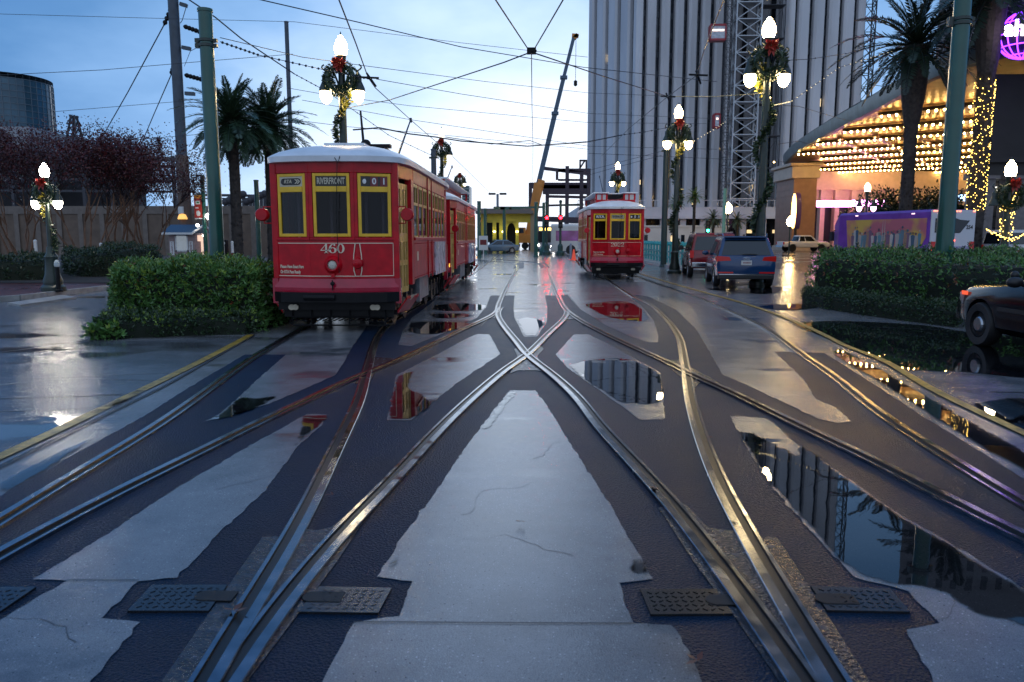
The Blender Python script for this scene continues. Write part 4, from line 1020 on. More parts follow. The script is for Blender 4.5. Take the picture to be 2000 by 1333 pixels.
hd.bx(hx0, hx1, Yh, Yh + .3, 0, zt); hd.bx(hx0 - .2, hx1 + .2, Yh - .1, Yh + .4, zt, zt + .2)
hw = thing('site_office', 'low white site building in front of the tower base, behind the turquoise railing', 'building', (0, 0, 0))
hd.bx(hx0 + .3, hx1 - .3, Yh + .3, Yh + 4, 0, zt - .1)
hd.build('wall', M_WHITEW, hw)
for px in (1258, 1292, 1330, 1380): w_ = MB(); w_.bx(gx(px, Yh), gx(px + 7, Yh), Yh - .05, Yh + .02, .9, 2.0); w_.build('window', M_TGL, hw)
w_ = MB(); x = gx(1310, Yh); w_.bx(x, x + .5, Yh - .06, Yh + .02, .6, 1.9); w_.build('lit_window', M_LIT, hw)

# ------------------------------------------------------------------ construction hoist masts
def lattice(b, x, y, w, d_, z0, z1, step, r, both=True):
    cs = [(x - w / 2, y - d_ / 2), (x + w / 2, y - d_ / 2), (x + w / 2, y + d_ / 2), (x - w / 2, y + d_ / 2)]
    for cx_, cy_ in cs: b.beam((cx_, cy_, z0), (cx_, cy_, z1), r * 1.7)
    n = int((z1 - z0) / step)
    for k in range(n + 1):
        z = z0 + k * step
        for i in range(4):
            p, q = cs[i], cs[(i + 1) % 4]; b.beam((*p, z), (*q, z), r * 1.2)
            if i in (0, 1, 3) and k < n:
                b.beam((*p, z), (*q, z + step), r)
                if both: b.beam((*q, z), (*p, z + step), r)
Yt = 147
b = MB(); xc = (gx(1420, Yt) + gx(1466, Yt)) / 2; wv = gx(1466, Yt) - gx(1420, Yt)
ht = thing('construction_hoist', 'wide pale steel lattice hoist mast climbing the middle of the tower', 'hoist', (xc, Yt, 0))
lattice(b, 0, 0, wv, 2.6, 3, 75, 2.9, .13)
for k in range(25): b.bx(-wv / 2, wv / 2, -1.3, 1.3, 3 + k * 2.9 - .06, 3 + k * 2.9 + .06)
b.build('mast', M_STEELG, ht)
b = MB(); lattice(b, wv / 2 + 2.6, 1.5, 4.4, 2, 3, 75, 5.8, .07, False)
for k in range(13): b.bx(wv / 2 + .2, wv / 2 + 4.8, .6, 3, 3 + k * 5.8 - .08, 3 + k * 5.8 + .08)
b.build('landing_tower', M_STEELD, ht)
b = MB(); lattice(b, -wv / 2 - 1.1, .5, 1.2, 1.2, 3, 75, 1.5, .06); b.build('rack_mast', M_STEELD, ht)
for k in range(9):
    b = MB(); b.ball((wv / 2 + rl.uniform(1, 4.4), .4, 8 + k * 5.8 + 1.8), .17, 8, 6); b.build('work_light', mat('work_lamp', (1, .8, .4), emit=(1, .66, .25), es=14), ht)
for px, py, w_, h_, lab in ((1403, 63, 28, 26, 'red framed hoist cabin high beside the lattice mast, the upper one'), (1401, 236, 10, 24, 'small red framed hoist cabin beside the lattice mast, the lower one')):
    p = at(px, py, Yt - 2.2); W_, H_ = w_ * (Yt - 2) / 1500, h_ * (Yt - 2) / 1500
    t = thing('hoist_cabin', lab, 'hoist cabin', (p.x, Yt - 1.4, p.z), group='hoist cabins on the tower')
    b = MB()
    for z in (-H_ / 2, H_ / 2): b.bx(-W_ / 2, W_ / 2, -.8, .8, z - .18, z + .18)
    for s in (-1, 1): b.bx(s * W_ / 2 - .12, s * W_ / 2 + .12, -.8, .8, -H_ / 2, H_ / 2)
    b.build('frame', mat('hoist_red', (.32, .02, .03), .4), t)
    b = MB(); b.bx(-W_ / 2 + .1, W_ / 2 - .1, -.7, .7, -H_ / 2 + .1, H_ / 2 - .1); b.build('mesh_panel', mat('cabin_grey', (.5, .52, .56), .4, var=.3, vs=3), t)
    b = MB(); b.bx(-W_ / 2 + .3, W_ / 2 - .3, -.74, -.71, .2, .5); b.build('light_strip', mat('cabin_light', (1, .8, .7), emit=(1, .75, .6), es=2.5), t)
b = MB(); x = (gx(1660, 160) + gx(1681, 160)) / 2; w_ = gx(1681, 160) - gx(1660, 160); lattice(b, 0, 0, w_, 2, 0, 78, 2.6, .11); b.build('mast', M_STEELD, None)
o = bpy.data.objects['mast.001']; o.location = (x, 160, 0); o.name = 'lattice_mast'; tag(o, 'thin dark lattice mast at the right edge of the tower, against the blue sky', 'mast')

# ------------------------------------------------------------------ left: aquarium drum, sound wall, substation
Yq = 170
aq = thing('aquarium_building', 'round building with a blue glass drum above a pale base, far left', 'building', (gx(30, Yq), Yq, 0))
r_ = (gx(112, Yq) - gx(-52, Yq)) / 2; za, zb = gz(256, Yq), gz(160, Yq); ns = 44
b = MB(); b.lathe([(r_, za), (r_, zb), (0, zb + .3)], n=ns); b.build('glass_drum', mat('drum_glass', (.03, .09, .13), rough=.12, var=.4, vs=.2), aq)
b = MB()
for i in range(ns):
    a = 2 * PI * i / ns; b.beam((r_ * 1.005 * math.cos(a), r_ * 1.005 * math.sin(a), za), (r_ * 1.005 * math.cos(a), r_ * 1.005 * math.sin(a), zb), .12)
for k in range(9): z = za + (zb - za) * k / 8; b.lathe([(r_ + .02, z - .06), (r_ + .12, z - .06), (r_ + .12, z + .06), (r_ + .02, z + .06)], n=ns)
b.build('mullion', mat('drum_mullion', (.10, .14, .17), .4), aq)
b = MB()
for i in range(ns): a = 2 * PI * i / ns; b.beam((r_ * math.cos(a), r_ * math.sin(a), zb), (r_ * math.cos(a), r_ * math.sin(a), zb + 1.0), .07)
b.lathe([(r_, zb + .95), (r_ + .07, zb + 1.0), (r_, zb + 1.05)], n=ns); b.build('roof_railing', M_STEELD, aq)
b = MB(); b.bx(gx(-80, Yq) - gx(30, Yq), gx(132, Yq) - gx(30, Yq), -r_ - 1, r_ + 2, 0, gz(258, Yq)); b.build('base', mat('pale_cladding', (.28, .29, .31), .5), aq)
b = MB(); b.bx(gx(32, Yq) - gx(30, Yq), gx(100, Yq) - gx(30, Yq), -r_ - 1.3, -r_ - .9, gz(300, Yq), gz(272, Yq)); b.build('window_band', M_TGL, aq)
# sound wall
Yw = 74
M_SW = mat('sound_wall', (0.125, 0.085, 0.06), rough=.6, var=.25, vs=1.2, bump=.2, bs=8); M_SWP = mat('sound_wall_post', (0.15, 0.12, 0.10), rough=.6, var=.2, vs=2)
sw = thing('sound_wall', 'long brown panelled concrete wall behind the palms and trees on the left', 'wall', (gx(200, Yw), Yw, 0))
xs0, xs1 = gx(-260, Yw), gx(545, Yw); ztop = gz(402, Yw); ox = sw.location.x
b = MB(); b.bx(xs0 - ox, xs1 - ox, .12, .4, 0, ztop - .6); b.build('panel', M_SW, sw)
b = MB(); b.bx(xs0 - ox, xs1 - ox, 0, .45, ztop - .75, ztop)
x = xs0
while x < xs1: b.bx(x - ox, x - ox + .45, -.02, .45, 0, ztop - .75); x += 2.1
b.build('post_and_coping', M_SWP, sw)
# substation steelwork behind the wall
Ys = 92
M_SUB = mat('substation_steel', (0.045, 0.045, 0.055), rough=.6)
ss = thing('substation_frame', 'dark steel busbar frame of the substation rising behind the red leaved trees', 'steel frame', (gx(200, Ys), Ys, 0)); ox = ss.location.x
b = MB()
for (xa, ya, xb_, yb_, w_) in ((-120, 292, 355, 313, .5), (-120, 318, 340, 326, .35), (-120, 345, 345, 355, .3), (-120, 372, 380, 375, .25)):
    for dy in (0, 6): b.beam(at(xa, ya, Ys + dy) - ss.location, at(xb_, yb_, Ys + dy) - ss.location, w_)
for px in (-60, 20, 60, 100, 160, 215, 270, 337):
    for dy in (0, 6): p = at(px, 305, Ys + dy) - ss.location; b.beam((p.x, p.y, 0), (p.x, p.y, p.z), .35)
for px in (20, 100, 215, 337): p = at(px, 312, Ys) - ss.location; b.beam((p.x, 0, p.z), (p.x, 6, p.z), .3)
for i in range(12): p = at(-40 + i * 33, 330, Ys) - ss.location; b.beam((p.x, 0, p.z), (p.x + 1.0, 0, p.z - 1.6), .12)
b.build('steelwork', M_SUB, ss)
b = MB()
for xa, xb_, ya_, dy in ((-120, 92, 300, 9), (92, 205, 330, 10), (205, 262, 352, 11)):
    p, q = at(xa, ya_, Ys + dy) - ss.location, at(xb_, ya_, Ys + dy) - ss.location; b.bx(p.x, q.x, dy, dy + 3, 0, p.z)
b.build('equipment_block', mat('yard_dark', (.022, .02, .024), .7, var=.4, vs=.6), ss)
for px, py in ((8, 285), (196, 300), (255, 298), (312, 300)):
    b = MB(); p = at(px, py, Ys) - ss.location
    for k in range(7): b.lathe([(.1, 0), (.42, .06), (.1, .26)], (p.x, p.y, p.z + k * .27), 10)
    b.build('insulator', mat('insulator_brown', (.035, .02, .025), .3), ss)
b = MB(); cs = [at(x, y, Ys + 3) - ss.location for x, y in ((134, 300), (141, 226), (147, 226), (160, 300))]
for dy in (-1, 1):
    v = Vector((0, dy, 0)); b.beam(cs[0] + v, cs[1] + v * .2, .22); b.beam(cs[3] + v, cs[2] + v * .2, .22)
    for k in range(4):
        t0, t1 = k / 4, (k + 1) / 4; l0, r0 = cs[0].lerp(cs[1], t0), cs[3].lerp(cs[2], t0); l1, r1 = cs[0].lerp(cs[1], t1), cs[3].lerp(cs[2], t1)
        b.beam(l0 + v, r1 + v * .6, .12); b.beam(r0 + v, l1 + v * .6, .12); b.beam(l0 + v, r0 + v, .12)
b.build('lattice_gable', M_SUB, ss)
b = MB()
for i in range(14): p = at(440 + i * 7, 395 - (i * 37 % 17), Ys) - ss.location; b.beam((p.x, p.y, 2), (p.x, p.y, p.z), .3); b.ball((p.x, p.y, p.z), .45, 8, 6)
b.beam(at(385, 381, Ys) - ss.location, at(505, 383, Ys) - ss.location, .3); b.beam(at(385, 388, Ys) - ss.location, at(505, 388, Ys) - ss.location, .15)
b.build('switchgear', M_SUB, ss)
bd = thing('far_building', 'pale stepped building just above the brown wall, left of the nearest streetcar', 'building', (gx(515, 140), 140, 0))
b = MB(); b.bx(-3, 6, 0, 20, 0, gz(395, 140)); b.bx(-1, 6, 2, 20, 0, gz(378, 140)); b.bx(1.5, 6, 3, 20, 0, gz(371, 140)); b.build('wall', M_WHITEW, bd)
b = MB()
for i in range(4): b.bx(-1.8 + i * 1.9, -.8 + i * 1.9, -.05, .0, gz(395, 140) - 1.6, gz(395, 140) - .7)
b.build('window', M_TGL, bd)

# ------------------------------------------------------------------ kiosk
Yk = 60
kk = thing('ticket_kiosk', 'small tour ticket kiosk with blue gabled roof and lettered side boards', 'kiosk', (gx(360, Yk), Yk, 0)); ox = kk.location.x
def kx(px): return gx(px, Yk) - ox
kw0, kw1 = kx(329), kx(378); ze = gz(456, Yk); zr = gz(441, Yk)
M_KW = mat('kiosk_wall', (.28, .20, .19), .5, var=.15)
b = MB(); b.bx(kw0, kw1 + .1, 0, 2.2, 0, ze)
b.prism([(kx(397), .3, 0), (kx(397), 2.2, 0), (kw1, 2.2, 0), (kw1, 0, 0)][::-1], (0, 0, ze)); b.build('wall', M_KW, kk)
b = MB(); b.prism([(kx(322), -.5, ze), (kx(322), 2.7, ze), (kx(322), 1.1, zr + .1)], (kx(382) - kx(322), 0, 0)); b.build('roof', mat('kiosk_roof', (.03, .06, .10), .35, var=.2, vs=10), kk)
b = MB(); b.bx(kx(322), kx(382), -.56, -.46, ze - .1, ze + .06); b.beam((kx(381), -.5, ze), (kx(389), 1, zr + .05), .12); b.beam((kx(397), 2.4, ze), (kx(389), 1, zr + .05), .12); b.build('fascia', M_WHITEW, kk)
b = MB(); x0, x1, z0, z1 = kx(342), kx(367), gz(492, Yk), gz(459, Yk)
for a_, c_, e_, f_ in ((x0, x0 + .1, z0, z1), (x1 - .1, x1, z0, z1), (x0, x1, z0, z0 + .1), (x0, x1, z1 - .1, z1)): b.bx(a_, c_, -.05, .01, e_, f_)
wf = b.build('window', M_WHITEW, kk)
b = MB(); b.bx(x0 + .08, x1 - .08, -.02, -.005, z0 + .08, z1 - .08); b.build('pane', mat('kiosk_pane', (.10, .13, .15), .1, emit=(.7, .8, .9), es=.25, var=.5, vs=3), wf)
for pxs, word in ((335.5, 'TICKETS'), (372.5, 'TOURS')):
    b = MB(); x = kx(pxs); b.bx(x - .16, x + .16, -.05, -.01, gz(499, Yk), gz(472, Yk), 0)
    n = len(word); z0, z1 = gz(497, Yk), gz(474, Yk)
    for i, ch in enumerate(word): letter(b, ch, (z1 - z0) / n * 1.15, (x, -.055, z1 - (i + .5) * (z1 - z0) / n), k=1, bold=.006)
    b.build('sign_board', [M_WHITEW, mat('sign_letter_red', (.18, .02, .02), .5)], kk)
b = MB(); b.ball((kx(388), -.1, gz(444, Yk) + .15), .12, 10, 8); b.ball((kx(395), .2, ze - .2), .09, 8, 6); b.build('lamp', mat('white_lamp', (1, 1, 1), emit=(1, .93, .8), es=22), kk)
b = MB(); b.bx(kx(384), kx(395), .1, .3, 1.4, ze - .15); b.bx(kx(392), kx(396), -.02, .2, .3, 1.5); b.build('service_hatch', mat('hatch_glow', (.7, .5, .4), .5, emit=(1, .65, .45), es=.8), kk)

# ------------------------------------------------------------------ yellow station building, far middle
Ya = 92
ya = thing('station_building', 'yellow lit station building with arched openings beyond the tracks', 'building', (gx(1010, Ya), Ya, 0)); ox = ya.location.x
def yx(px): return gx(px, Ya) - ox
M_YW = mat('yellow_stucco', (.50, .42, .05), .6, var=.15, vs=1.5)
b = MB(); zt, zb_ = gz(418, Ya), 0.0
segs = [(938, 950), (962, 969), (975, 990), (1007, 1013)]
for a_, c_ in segs: b.bx(yx(a_), yx(c_), 0, .8, 0, zt)
zd = gz(440, Ya)
for a_, c_ in ((950, 962), (969, 975), (990, 1007), (1013, 1037)): b.bx(yx(a_), yx(c_), 0, .8, zd + .3, zt)
for a_, c_ in ((994, 1004), (1004, 1012)): pass
n = 10; xa, xb_ = yx(990), yx(1007)
for i in range(n):
    a0, a1 = PI * i / n, PI * (i + 1) / n; xm, rr = (xa + xb_) / 2, (xb_ - xa) / 2
    b.prism([(xm + rr * math.cos(a0), 0, zd - .75 + 1.0 * math.sin(a0)), (xm + rr * math.cos(a1), 0, zd - .75 + 1.0 * math.sin(a1)), (xm + rr * math.cos(a1), 0, zd + .4), (xm + rr * math.cos(a0), 0, zd + .4)], (0, .8, 0))
b.build('wall', M_YW, ya)
b = MB(); b.bx(yx(936), yx(1011), 3, 3.5, 0, zt); b.build('rear_wall', mat('dark_recess', (.03, .03, .025), .7), ya)
b = MB(); b.bx(yx(930), yx(1042), -1.2, 5, zt, zt + .35); b.bx(yx(934), yx(1038), -.8, 4.6, zt + .35, gz(408, Ya)); b.build('roof', mat('grey_flat_roof', (.16, .14, .13), .6), ya)
b = MB(); b.bx(yx(1036), yx(1046), -.2, .6, 0, zt); b.build('pier', mat('tan_pier', (.30, .24, .15), .6), ya)
for px in (966, 983, 1010):
    b = MB(); b.lathe([(0, 0), (.12, .02), (.16, .18), (0, .2)], (yx(px), -.5, zt - 2.2), 10); b.build('uplight', mat('uplight_glow', (1, .95, .4), emit=(1, .9, .3), es=12), ya)
# far teal slab tower above the second streetcar
b = MB(); Yf = 230; b.bx(gx(903, Yf), gx(917, Yf), Yf, Yf + 10, 0, gz(363, Yf))
fb = b.build('far_tower', mat('far_teal', (.03, .09, .10), .3, var=.3, vs=.5)); tag(fb, 'dark teal slab tower far off, right beside the clerestory streetcar on the left', 'building')
for k in range(9):
    b = MB(); z = gz(370 + k * 6, Yf); b.bx(gx(903, Yf) - .1, gx(918, Yf), Yf - .4, Yf - .02, z, z + .35); b.build('floor_band', mat('far_band', (.25, .33, .33), .4), fb)
# riverside skyline low and far
b = MB()
for px0, px1, py in ((560, 700, 452), (700, 905, 448), (1045, 1160, 452)): b.bx(gx(px0, 420), gx(px1, 420), 420, 440, 0, gz(py, 420))
struct('far_bank', b, mat('far_bank_grey', (.12, .14, .17), .8))

# ------------------------------------------------------------------ crane and steel frame
Yc = 112
cr_ = thing('mobile_crane', 'tall mobile crane with orange boom foot and dark telescopic boom raised', 'crane', (gx(1035, Yc), Yc, 0)); ox = cr_.location
def cp(px, py): return at(px, py, Yc) - ox
M_CO = mat('crane_orange', (.52, .20, .03), .4, var=.15, vs=1); M_CB = mat('crane_blue_grey', (.05, .10, .16), .4)
b = MB(); b.beam(cp(1032, 474), cp(1052, 358), 1.3, 1.3); b.beam(cp(1050, 385), cp(1058, 352), 1.0, 1.0); b.build('boom_foot', M_CO, cr_, bevel=.1)
b = MB(); b.beam(cp(1051, 362), cp(1084, 222), .62, .7); b.beam(cp(1083, 226), cp(1101, 152), .52, .58); b.beam(cp(1100, 156), cp(1121, 72), .42, .48)
for q in ((1084, 222), (1101, 152)): b.box(cp(*q), (1.0, 1.0, .4))
b.build('boom', M_CB, cr_)
b = MB(); b.beam(cp(1117, 70), cp(1130, 71), .5, .5); b.beam(cp(1121, 76), cp(1128, 68), .5, .5); b.build('boom_head', M_CO, cr_)
b = MB(); b.tube([cp(1125, 74), cp(1124, 160)], .035, 5); b.build('hoist_line', M_BLK, cr_)
b = MB(); b.lathe([(0, -.45), (.25, -.3), (.25, .3), (0, .45)], cp(1124, 163), 8); b.build('hook_block', M_BLK, cr_)
b = MB(); b.bx(-2.6, 2.6, -1.3, 1.3, .9, 2.1); b.bx(-2.4, -.6, -1.2, 1.2, 2.1, 3.1); b.bx(.8, 2.5, -1.2, 1.2, 2.1, 2.7); b.build('carrier', M_CO, cr_, bevel=.06)
b = MB(); b.bx(-2.3, -.9, -1.25, -1.15, 2.3, 3.0); b.build('cab_window', M_TGL, cr_)
for x in (-1.9, -.7, .7, 1.9): b = MB(); b.cyl((x, -1.1, .5), .5, .4, 14, None, 'y'); b.cyl((x, 1.1, .5), .5, .4, 14, None, 'y'); b.build('wheel', M_BLK, cr_)
Yp = 120
sf = thing('steel_building_frame', 'unfinished purple brown steel frame beside the tower, right of the crane', 'steel frame', (gx(1100, Yp), Yp, 0)); ox = sf.location
def sp(px, py, dy=0): return at(px, py, Yp + dy) - ox
M_SF = mat('steel_frame_paint', (.035, .025, .045), .5)
b = MB()
for px, top in ((1036, 358), (1069, 370), (1108, 325), (1136, 340), (1150, 330)):
    for dy in (0, 9): p = sp(px, top, dy); b.beam((p.x, p.y, 0), p, .55)
for x0, y0_, x1, y1_, w_ in ((1034, 363, 1150, 363, .9), (1060, 371, 1150, 371, 1.4), (1060, 329, 1150, 340, .5), (1090, 333, 1150, 333, .5), (1068, 384, 1150, 386, .4), (1090, 352, 1150, 352, .3), (1045, 428, 1200, 432, .8), (1066, 402, 1140, 400, .3)):
    for dy in (0, 9): b.beam(sp(x0, y0_, dy), sp(x1, y1_, dy), .5, w_)
for px, py in ((1036, 363), (1069, 371), (1108, 371), (1136, 371), (1108, 333)): b.beam(sp(px, py), sp(px, py, 9), .5, .7)
b.beam(sp(1088, 330), sp(1088, 352), .4); b.beam(sp(1132, 330), sp(1143, 313), .25); b.beam(sp(1132, 314), sp(1146, 314), .25); b.beam(sp(1133, 330), sp(1133, 313), .25); b.beam(sp(1145, 340), sp(1145, 313), .25)
b.build('steelwork', M_SF, sf)
# ------------------------------------------------------------------ casino with the bulb lit canopy
M_PIERB = mat('tan_stone_pier', (.36, .20, .13), .45, var=.12, vs=1.5)
M_PIERC = mat('cream_stone', (.58, .45, .33), .45, var=.1, vs=1.5)
M_COP = mat('verdigris_metal', (.10, .15, .16), .35, metal=.3, var=.3, vs=1)
M_CEIL = mat('canopy_ceiling', (.46, .28, .12), .4, metal=.3, var=.35, vs=.6)
M_BULB = mat('bulb_glow', (1, .8, .4), emit=(1.0, .60, .18), es=130)
M_CORN = mat('casino_dark_stone', (.022, .020, .020), .6, var=.2, vs=1)
M_PINK = mat('pink_neon', (1, .6, .9), emit=(1.0, .32, .88), es=14)
M_NEONO = mat('orange_neon', (1, .7, .3), emit=(1.0, .55, .12), es=10)
M_NEONP = mat('violet_neon', (.4, .1, 1), emit=(.22, .03, 1.0), es=5)
M_SIGNW = mat('sign_white_glow', (1, .9, 1), emit=(1, .86, .95), es=10)
cz = thing('casino', 'casino with a huge curved canopy lit underneath by rows of warm bulbs', 'building', (30, 60, 0)); ox = cz.location
ZC = 11.4
rim = [at(2010, 126, 43).copy(), at(1960, 132, 44), at(1900, 143, 46), at(1845, 157, 48.5), at(1790, 180, 53), at(1745, 203, 58), at(1700, 226, 63.5), at(1660, 244, 69), at(1620, 262, 76), at(1585, 281, 84), at(1558, 297, 92), at(1541, 312, 101), at(1535, 322, 107), at(1540, 332, 113), at(1556, 340, 119)]
rimp = smooth_path(catmull([Vector((p.x, p.y, ZC)) for p in rim], 1.0), 6)
inner = [Vector((60, 122, ZC)), Vector((75, 110, ZC)), Vector((75, 50, ZC)), Vector((40, 36, ZC))]
b = MB(); b.sheet([(p.x - ox.x, p.y - ox.y) for p in rimp + inner], ZC + .25); b.build('ceiling', M_CEIL, cz)
b = MB()
prof = [(-.1, 0), (.25, .05), (.4, .5), (.45, 1.1), (.25, 1.25), (-.3, 1.5), (-1.2, 1.6)]
rings = []
for i, p in enumerate(rimp):
    d = rimp[min(i + 1, len(rimp) - 1)] - rimp[max(i - 1, 0)]; d.normalize(); nn = Vector((-d.y, d.x, 0))
    if nn.x > 0 and i < len(rimp) * .9: nn = -nn
    rings.append([p - ox + nn * o_ + Vector((0, 0, h)) for o_, h in prof])
b.loft(rings, caps=False, closed=False)
b.build('canopy_rim', M_COP, cz, smooth='auto')
b = MB(); b.sheet([(p.x - ox.x, p.y - ox.y) for p in rimp + inner], ZC + 1.45); b.build('canopy_roof', mat('grey_roof', (.10, .11, .12), .6), cz)
rows = [((1722, 222), (2040, 186)), ((1650, 254), (2040, 219)), ((1597, 278), (2040, 243)), ((1560, 298), (2040, 265)), ((1605, 307), (2000, 282)), ((1600, 319), (1990, 297)), ((1595, 329), (1980, 309)), ((1593, 336), (1960, 320)), ((1600, 342), (1950, 329)), ((1625, 347), (1940, 336)), ((1650, 350), (1930, 342))]
for (a, c) in rows:
    p, q = G(*a, z=ZC), G(*c, z=ZC); p, q = Vector((p.x, p.y, 0)), Vector((q.x, q.y, 0)); n = int((q - p).length / .55)
    r_ = .085
    b = MB()
    for i in range(n): b.ball(p.lerp(q, i / n) + Vector((0, 0, ZC - .24)) - ox, r_, 6, 4)
    b.build('bulb_row', M_BULB, cz)
    b = MB(); b.beam(p + Vector((0, 0, ZC - .04)) - ox, q + Vector((0, 0, ZC - .04)) - ox, .16, .22); d = (q - p)
    b.beam(p + Vector((0, 0, ZC + .15)) - ox + Vector((.3, 1.2, 0)), q + Vector((0, 0, ZC + .15)) - ox + Vector((.3, 1.2, 0)), .3, .2)
    m = max(2, int(d.length / 3))
    for i in range(m): b.beam(p.lerp(q, i / m) + Vector((0, 0, ZC + .0)) - ox, p.lerp(q, (i + .5) / m) + Vector((1.2, 2.2, ZC + .1)) - ox, .1); b.beam(p.lerp(q, (i + .5) / m) + Vector((1.2, 2.2, ZC + .1)) - ox, p.lerp(q, (i + 1) / m) + Vector((0, 0, ZC)) - ox, .1)
    b.build('canopy_truss', mat('truss_brown', (.03, .018, .01), .5), cz)
b = MB()
for k in range(3):
    p, q = G(1640 + k * 70, 270 - k * 5, z=ZC + .1), G(1760 + k * 70, 335 - k * 4, z=ZC + .1); b.beam(Vector((p.x, p.y, ZC + .08)) - ox, Vector((q.x, q.y, ZC + .08)) - ox, .5, .25)
b.build('canopy_beam', mat('canopy_beam_pink', (.30, .15, .13), .4), cz)
# corner pier
Yq = 101; xa, xb_ = gx(1541, Yq) - ox.x, gx(1590, Yq) - ox.x; y_ = Yq - ox.y
b = MB(); b.bx(xa + .3, xb_, y_, y_ + 7, 0, gz(350, Yq))
for k in range(11): z = .6 + k * .8; b.bx(xa + .26, xb_ + .04, y_ - .04, y_ + 7.04, z, z + .04)
b.build('corner_pier', M_PIERB, cz)
b = MB(); b.bx(xa - .1, xb_ + .3, y_ - .3, y_ + 7.3, gz(350, Yq), gz(322, Yq) - .3); b.bx(xa - .4, xb_ + .6, y_ - .6, y_ + 7.6, gz(326, Yq), gz(320, Yq)); b.build('pier_capital', M_PIERC, cz, bevel=.08); b = MB(); b.bx(xa + .1, xb_ + .2, y_ - .2, y_ + 7.2, 0, .6); b.build('pier_plinth', M_PIERC, cz)
b = MB(); b.bx(gx(1575, 104) - ox.x, gx(1600, 104) - ox.x, 104 - ox.y, 106 - ox.y, gz(320, 104), ZC + .2); b.build('pier_bracket', M_CORN, cz)
# lit facade behind, with pilasters and dark openings
Yf = 116; y_ = Yf - ox.y
def fx(px, Y=Yf): return gx(px, Y) - ox.x
b = MB(); b.bx(fx(1585), fx(1990), y_ + 1, y_ + 2, gz(402, Yf), ZC); b.bx(fx(1585), fx(1990), y_ + .5, y_ + 2, gz(372, Yf), ZC - .1)
for px in (1600, 1628, 1660, 1690): b.bx(fx(px), fx(px + 9), y_ + .2, y_ + 1.4, 0, gz(372, Yf))
b.build('facade', M_PIERC, cz)
b = MB(); b.bx(fx(1585), fx(1990), y_ + 2.2, y_ + 2.6, 0, gz(372, Yf)); b.build('entrance_glazing', mat('entrance_glass', (.05, .05, .07), .15), cz)
b = MB(); b.bx(fx(1593, 110), fx(1660, 110), 110 - ox.y, 110.3 - ox.y, gz(405, 110), gz(393, 110)); b.build('pink_sign_band', M_PINK, cz)
b = MB(); b.bx(fx(1661, 110), fx(1722, 110), 110 - ox.y, 110.3 - ox.y, gz(404, 110), gz(392, 110)); b.build('pink_sign_band', M_PINK, cz)
b = MB(); b.bx(fx(1865, 90), fx(1886, 90), 90 - ox.y, 90.3 - ox.y, gz(394, 90), gz(382, 90)); b.build('blue_sign', mat('blue_neon', (.5, .7, 1), emit=(.35, .6, 1.0), es=6), cz)
# round neon disc sign standing edge on in front of the pier
Yn = 96; t = thing('neon_disc_sign', 'glowing white and orange oval neon sign standing left of the tan corner pier', 'sign', (gx(1548, Yn), Yn, gz(413, Yn)))
b = MB(); b.lathe([(0, -.3), (2.2, -.3), (2.2, .3), (0, .3)], (.35, 0, 0), 26, None, 'x'); o = b.build('disc', mat('disc_violet', (.10, .05, .18), .3), t); o.scale = (1, .35, 1)
b = MB(); b.lathe([(0, -.04), (1.5, -.04), (1.5, .0)], (.0, 0, 0), 26, 0, 'x')
b.lathe([(1.7, -.06), (2.1, -.06), (2.1, .0), (1.7, .0)], (.0, 0, 0), 26, 1, 'x'); o = b.build('neon_face', [M_SIGNW, M_NEONO], t); o.scale = (1, .35, 1)
b = MB(); b.beam((.3, 0, -4.5), (.3, 0, -2), .25); b.build('post', M_CORN, t)
# dark near block with pilaster, cornice, gate grille
b = MB(); Yd = 46; xd = gx(1888, Yd) - ox.x
def blk(px, Ya, Yb, z0, z1, xr=40): b.prism([(gx(px, Ya) - ox.x, Ya - ox.y, z0), (gx(px, Ya) - ox.x + xr, Ya - ox.y, z0), (gx(px, Ya) - ox.x + xr, Yb - ox.y, z0), (gx(px, Yb) - ox.x + .5, Yb - ox.y, z0)], (0, 0, z1 - z0))
blk(1888, Yd, 74, gz(330, Yd), 10.9); blk(1935, Yd + 2.5, 74, 0, gz(330, Yd))
b.bx(xd - .3, xd + 40, Yd - ox.y - .5, Yd - ox.y, gz(345, Yd), gz(318, Yd)); b.bx(xd - .5, xd + 40, Yd - ox.y - .8, Yd - ox.y, gz(322, Yd), gz(312, Yd))
b.build('wall', M_CORN, cz)
b = MB()
for px in (1896, 1960): x = gx(px, Yd) - ox.x; b.bx(x, x + 1.0, Yd - ox.y - .3, Yd - ox.y + .9, 0, gz(352, Yd)); b.bx(x - .15, x + 1.15, Yd - ox.y - .45, Yd - ox.y + 1, gz(352, Yd), gz(340, Yd)); b.bx(x - .12, x + 1.12, Yd - ox.y - .4, Yd - ox.y + 1, 0, .9)
b.build('pilaster', mat('pilaster_stone', (.16, .15, .15), .5, var=.2), cz)
b = MB(); x0 = gx(1918, Yd) - ox.x
for i in range(14): b.bx(x0 + i * .28, x0 + i * .28 + .04, Yd - ox.y + 1.2, Yd - ox.y + 1.25, .2, 5.2)
for k in range(8): b.bx(x0, x0 + 3.9, Yd - ox.y + 1.17, Yd - ox.y + 1.28, .3 + k * .65, .34 + k * .65)
b.build('gate_grille', M_BLK, cz)
b = MB(); b.bx(gx(1972, Yd) - ox.x, gx(2010, Yd) - ox.x, Yd - ox.y + 2.2, Yd - ox.y + 2.4, gz(392, Yd), gz(362, Yd)); b.build('lit_panel', mat('panel_glow', (.8, .8, .75), emit=(1, .93, .8), es=2.5), cz)
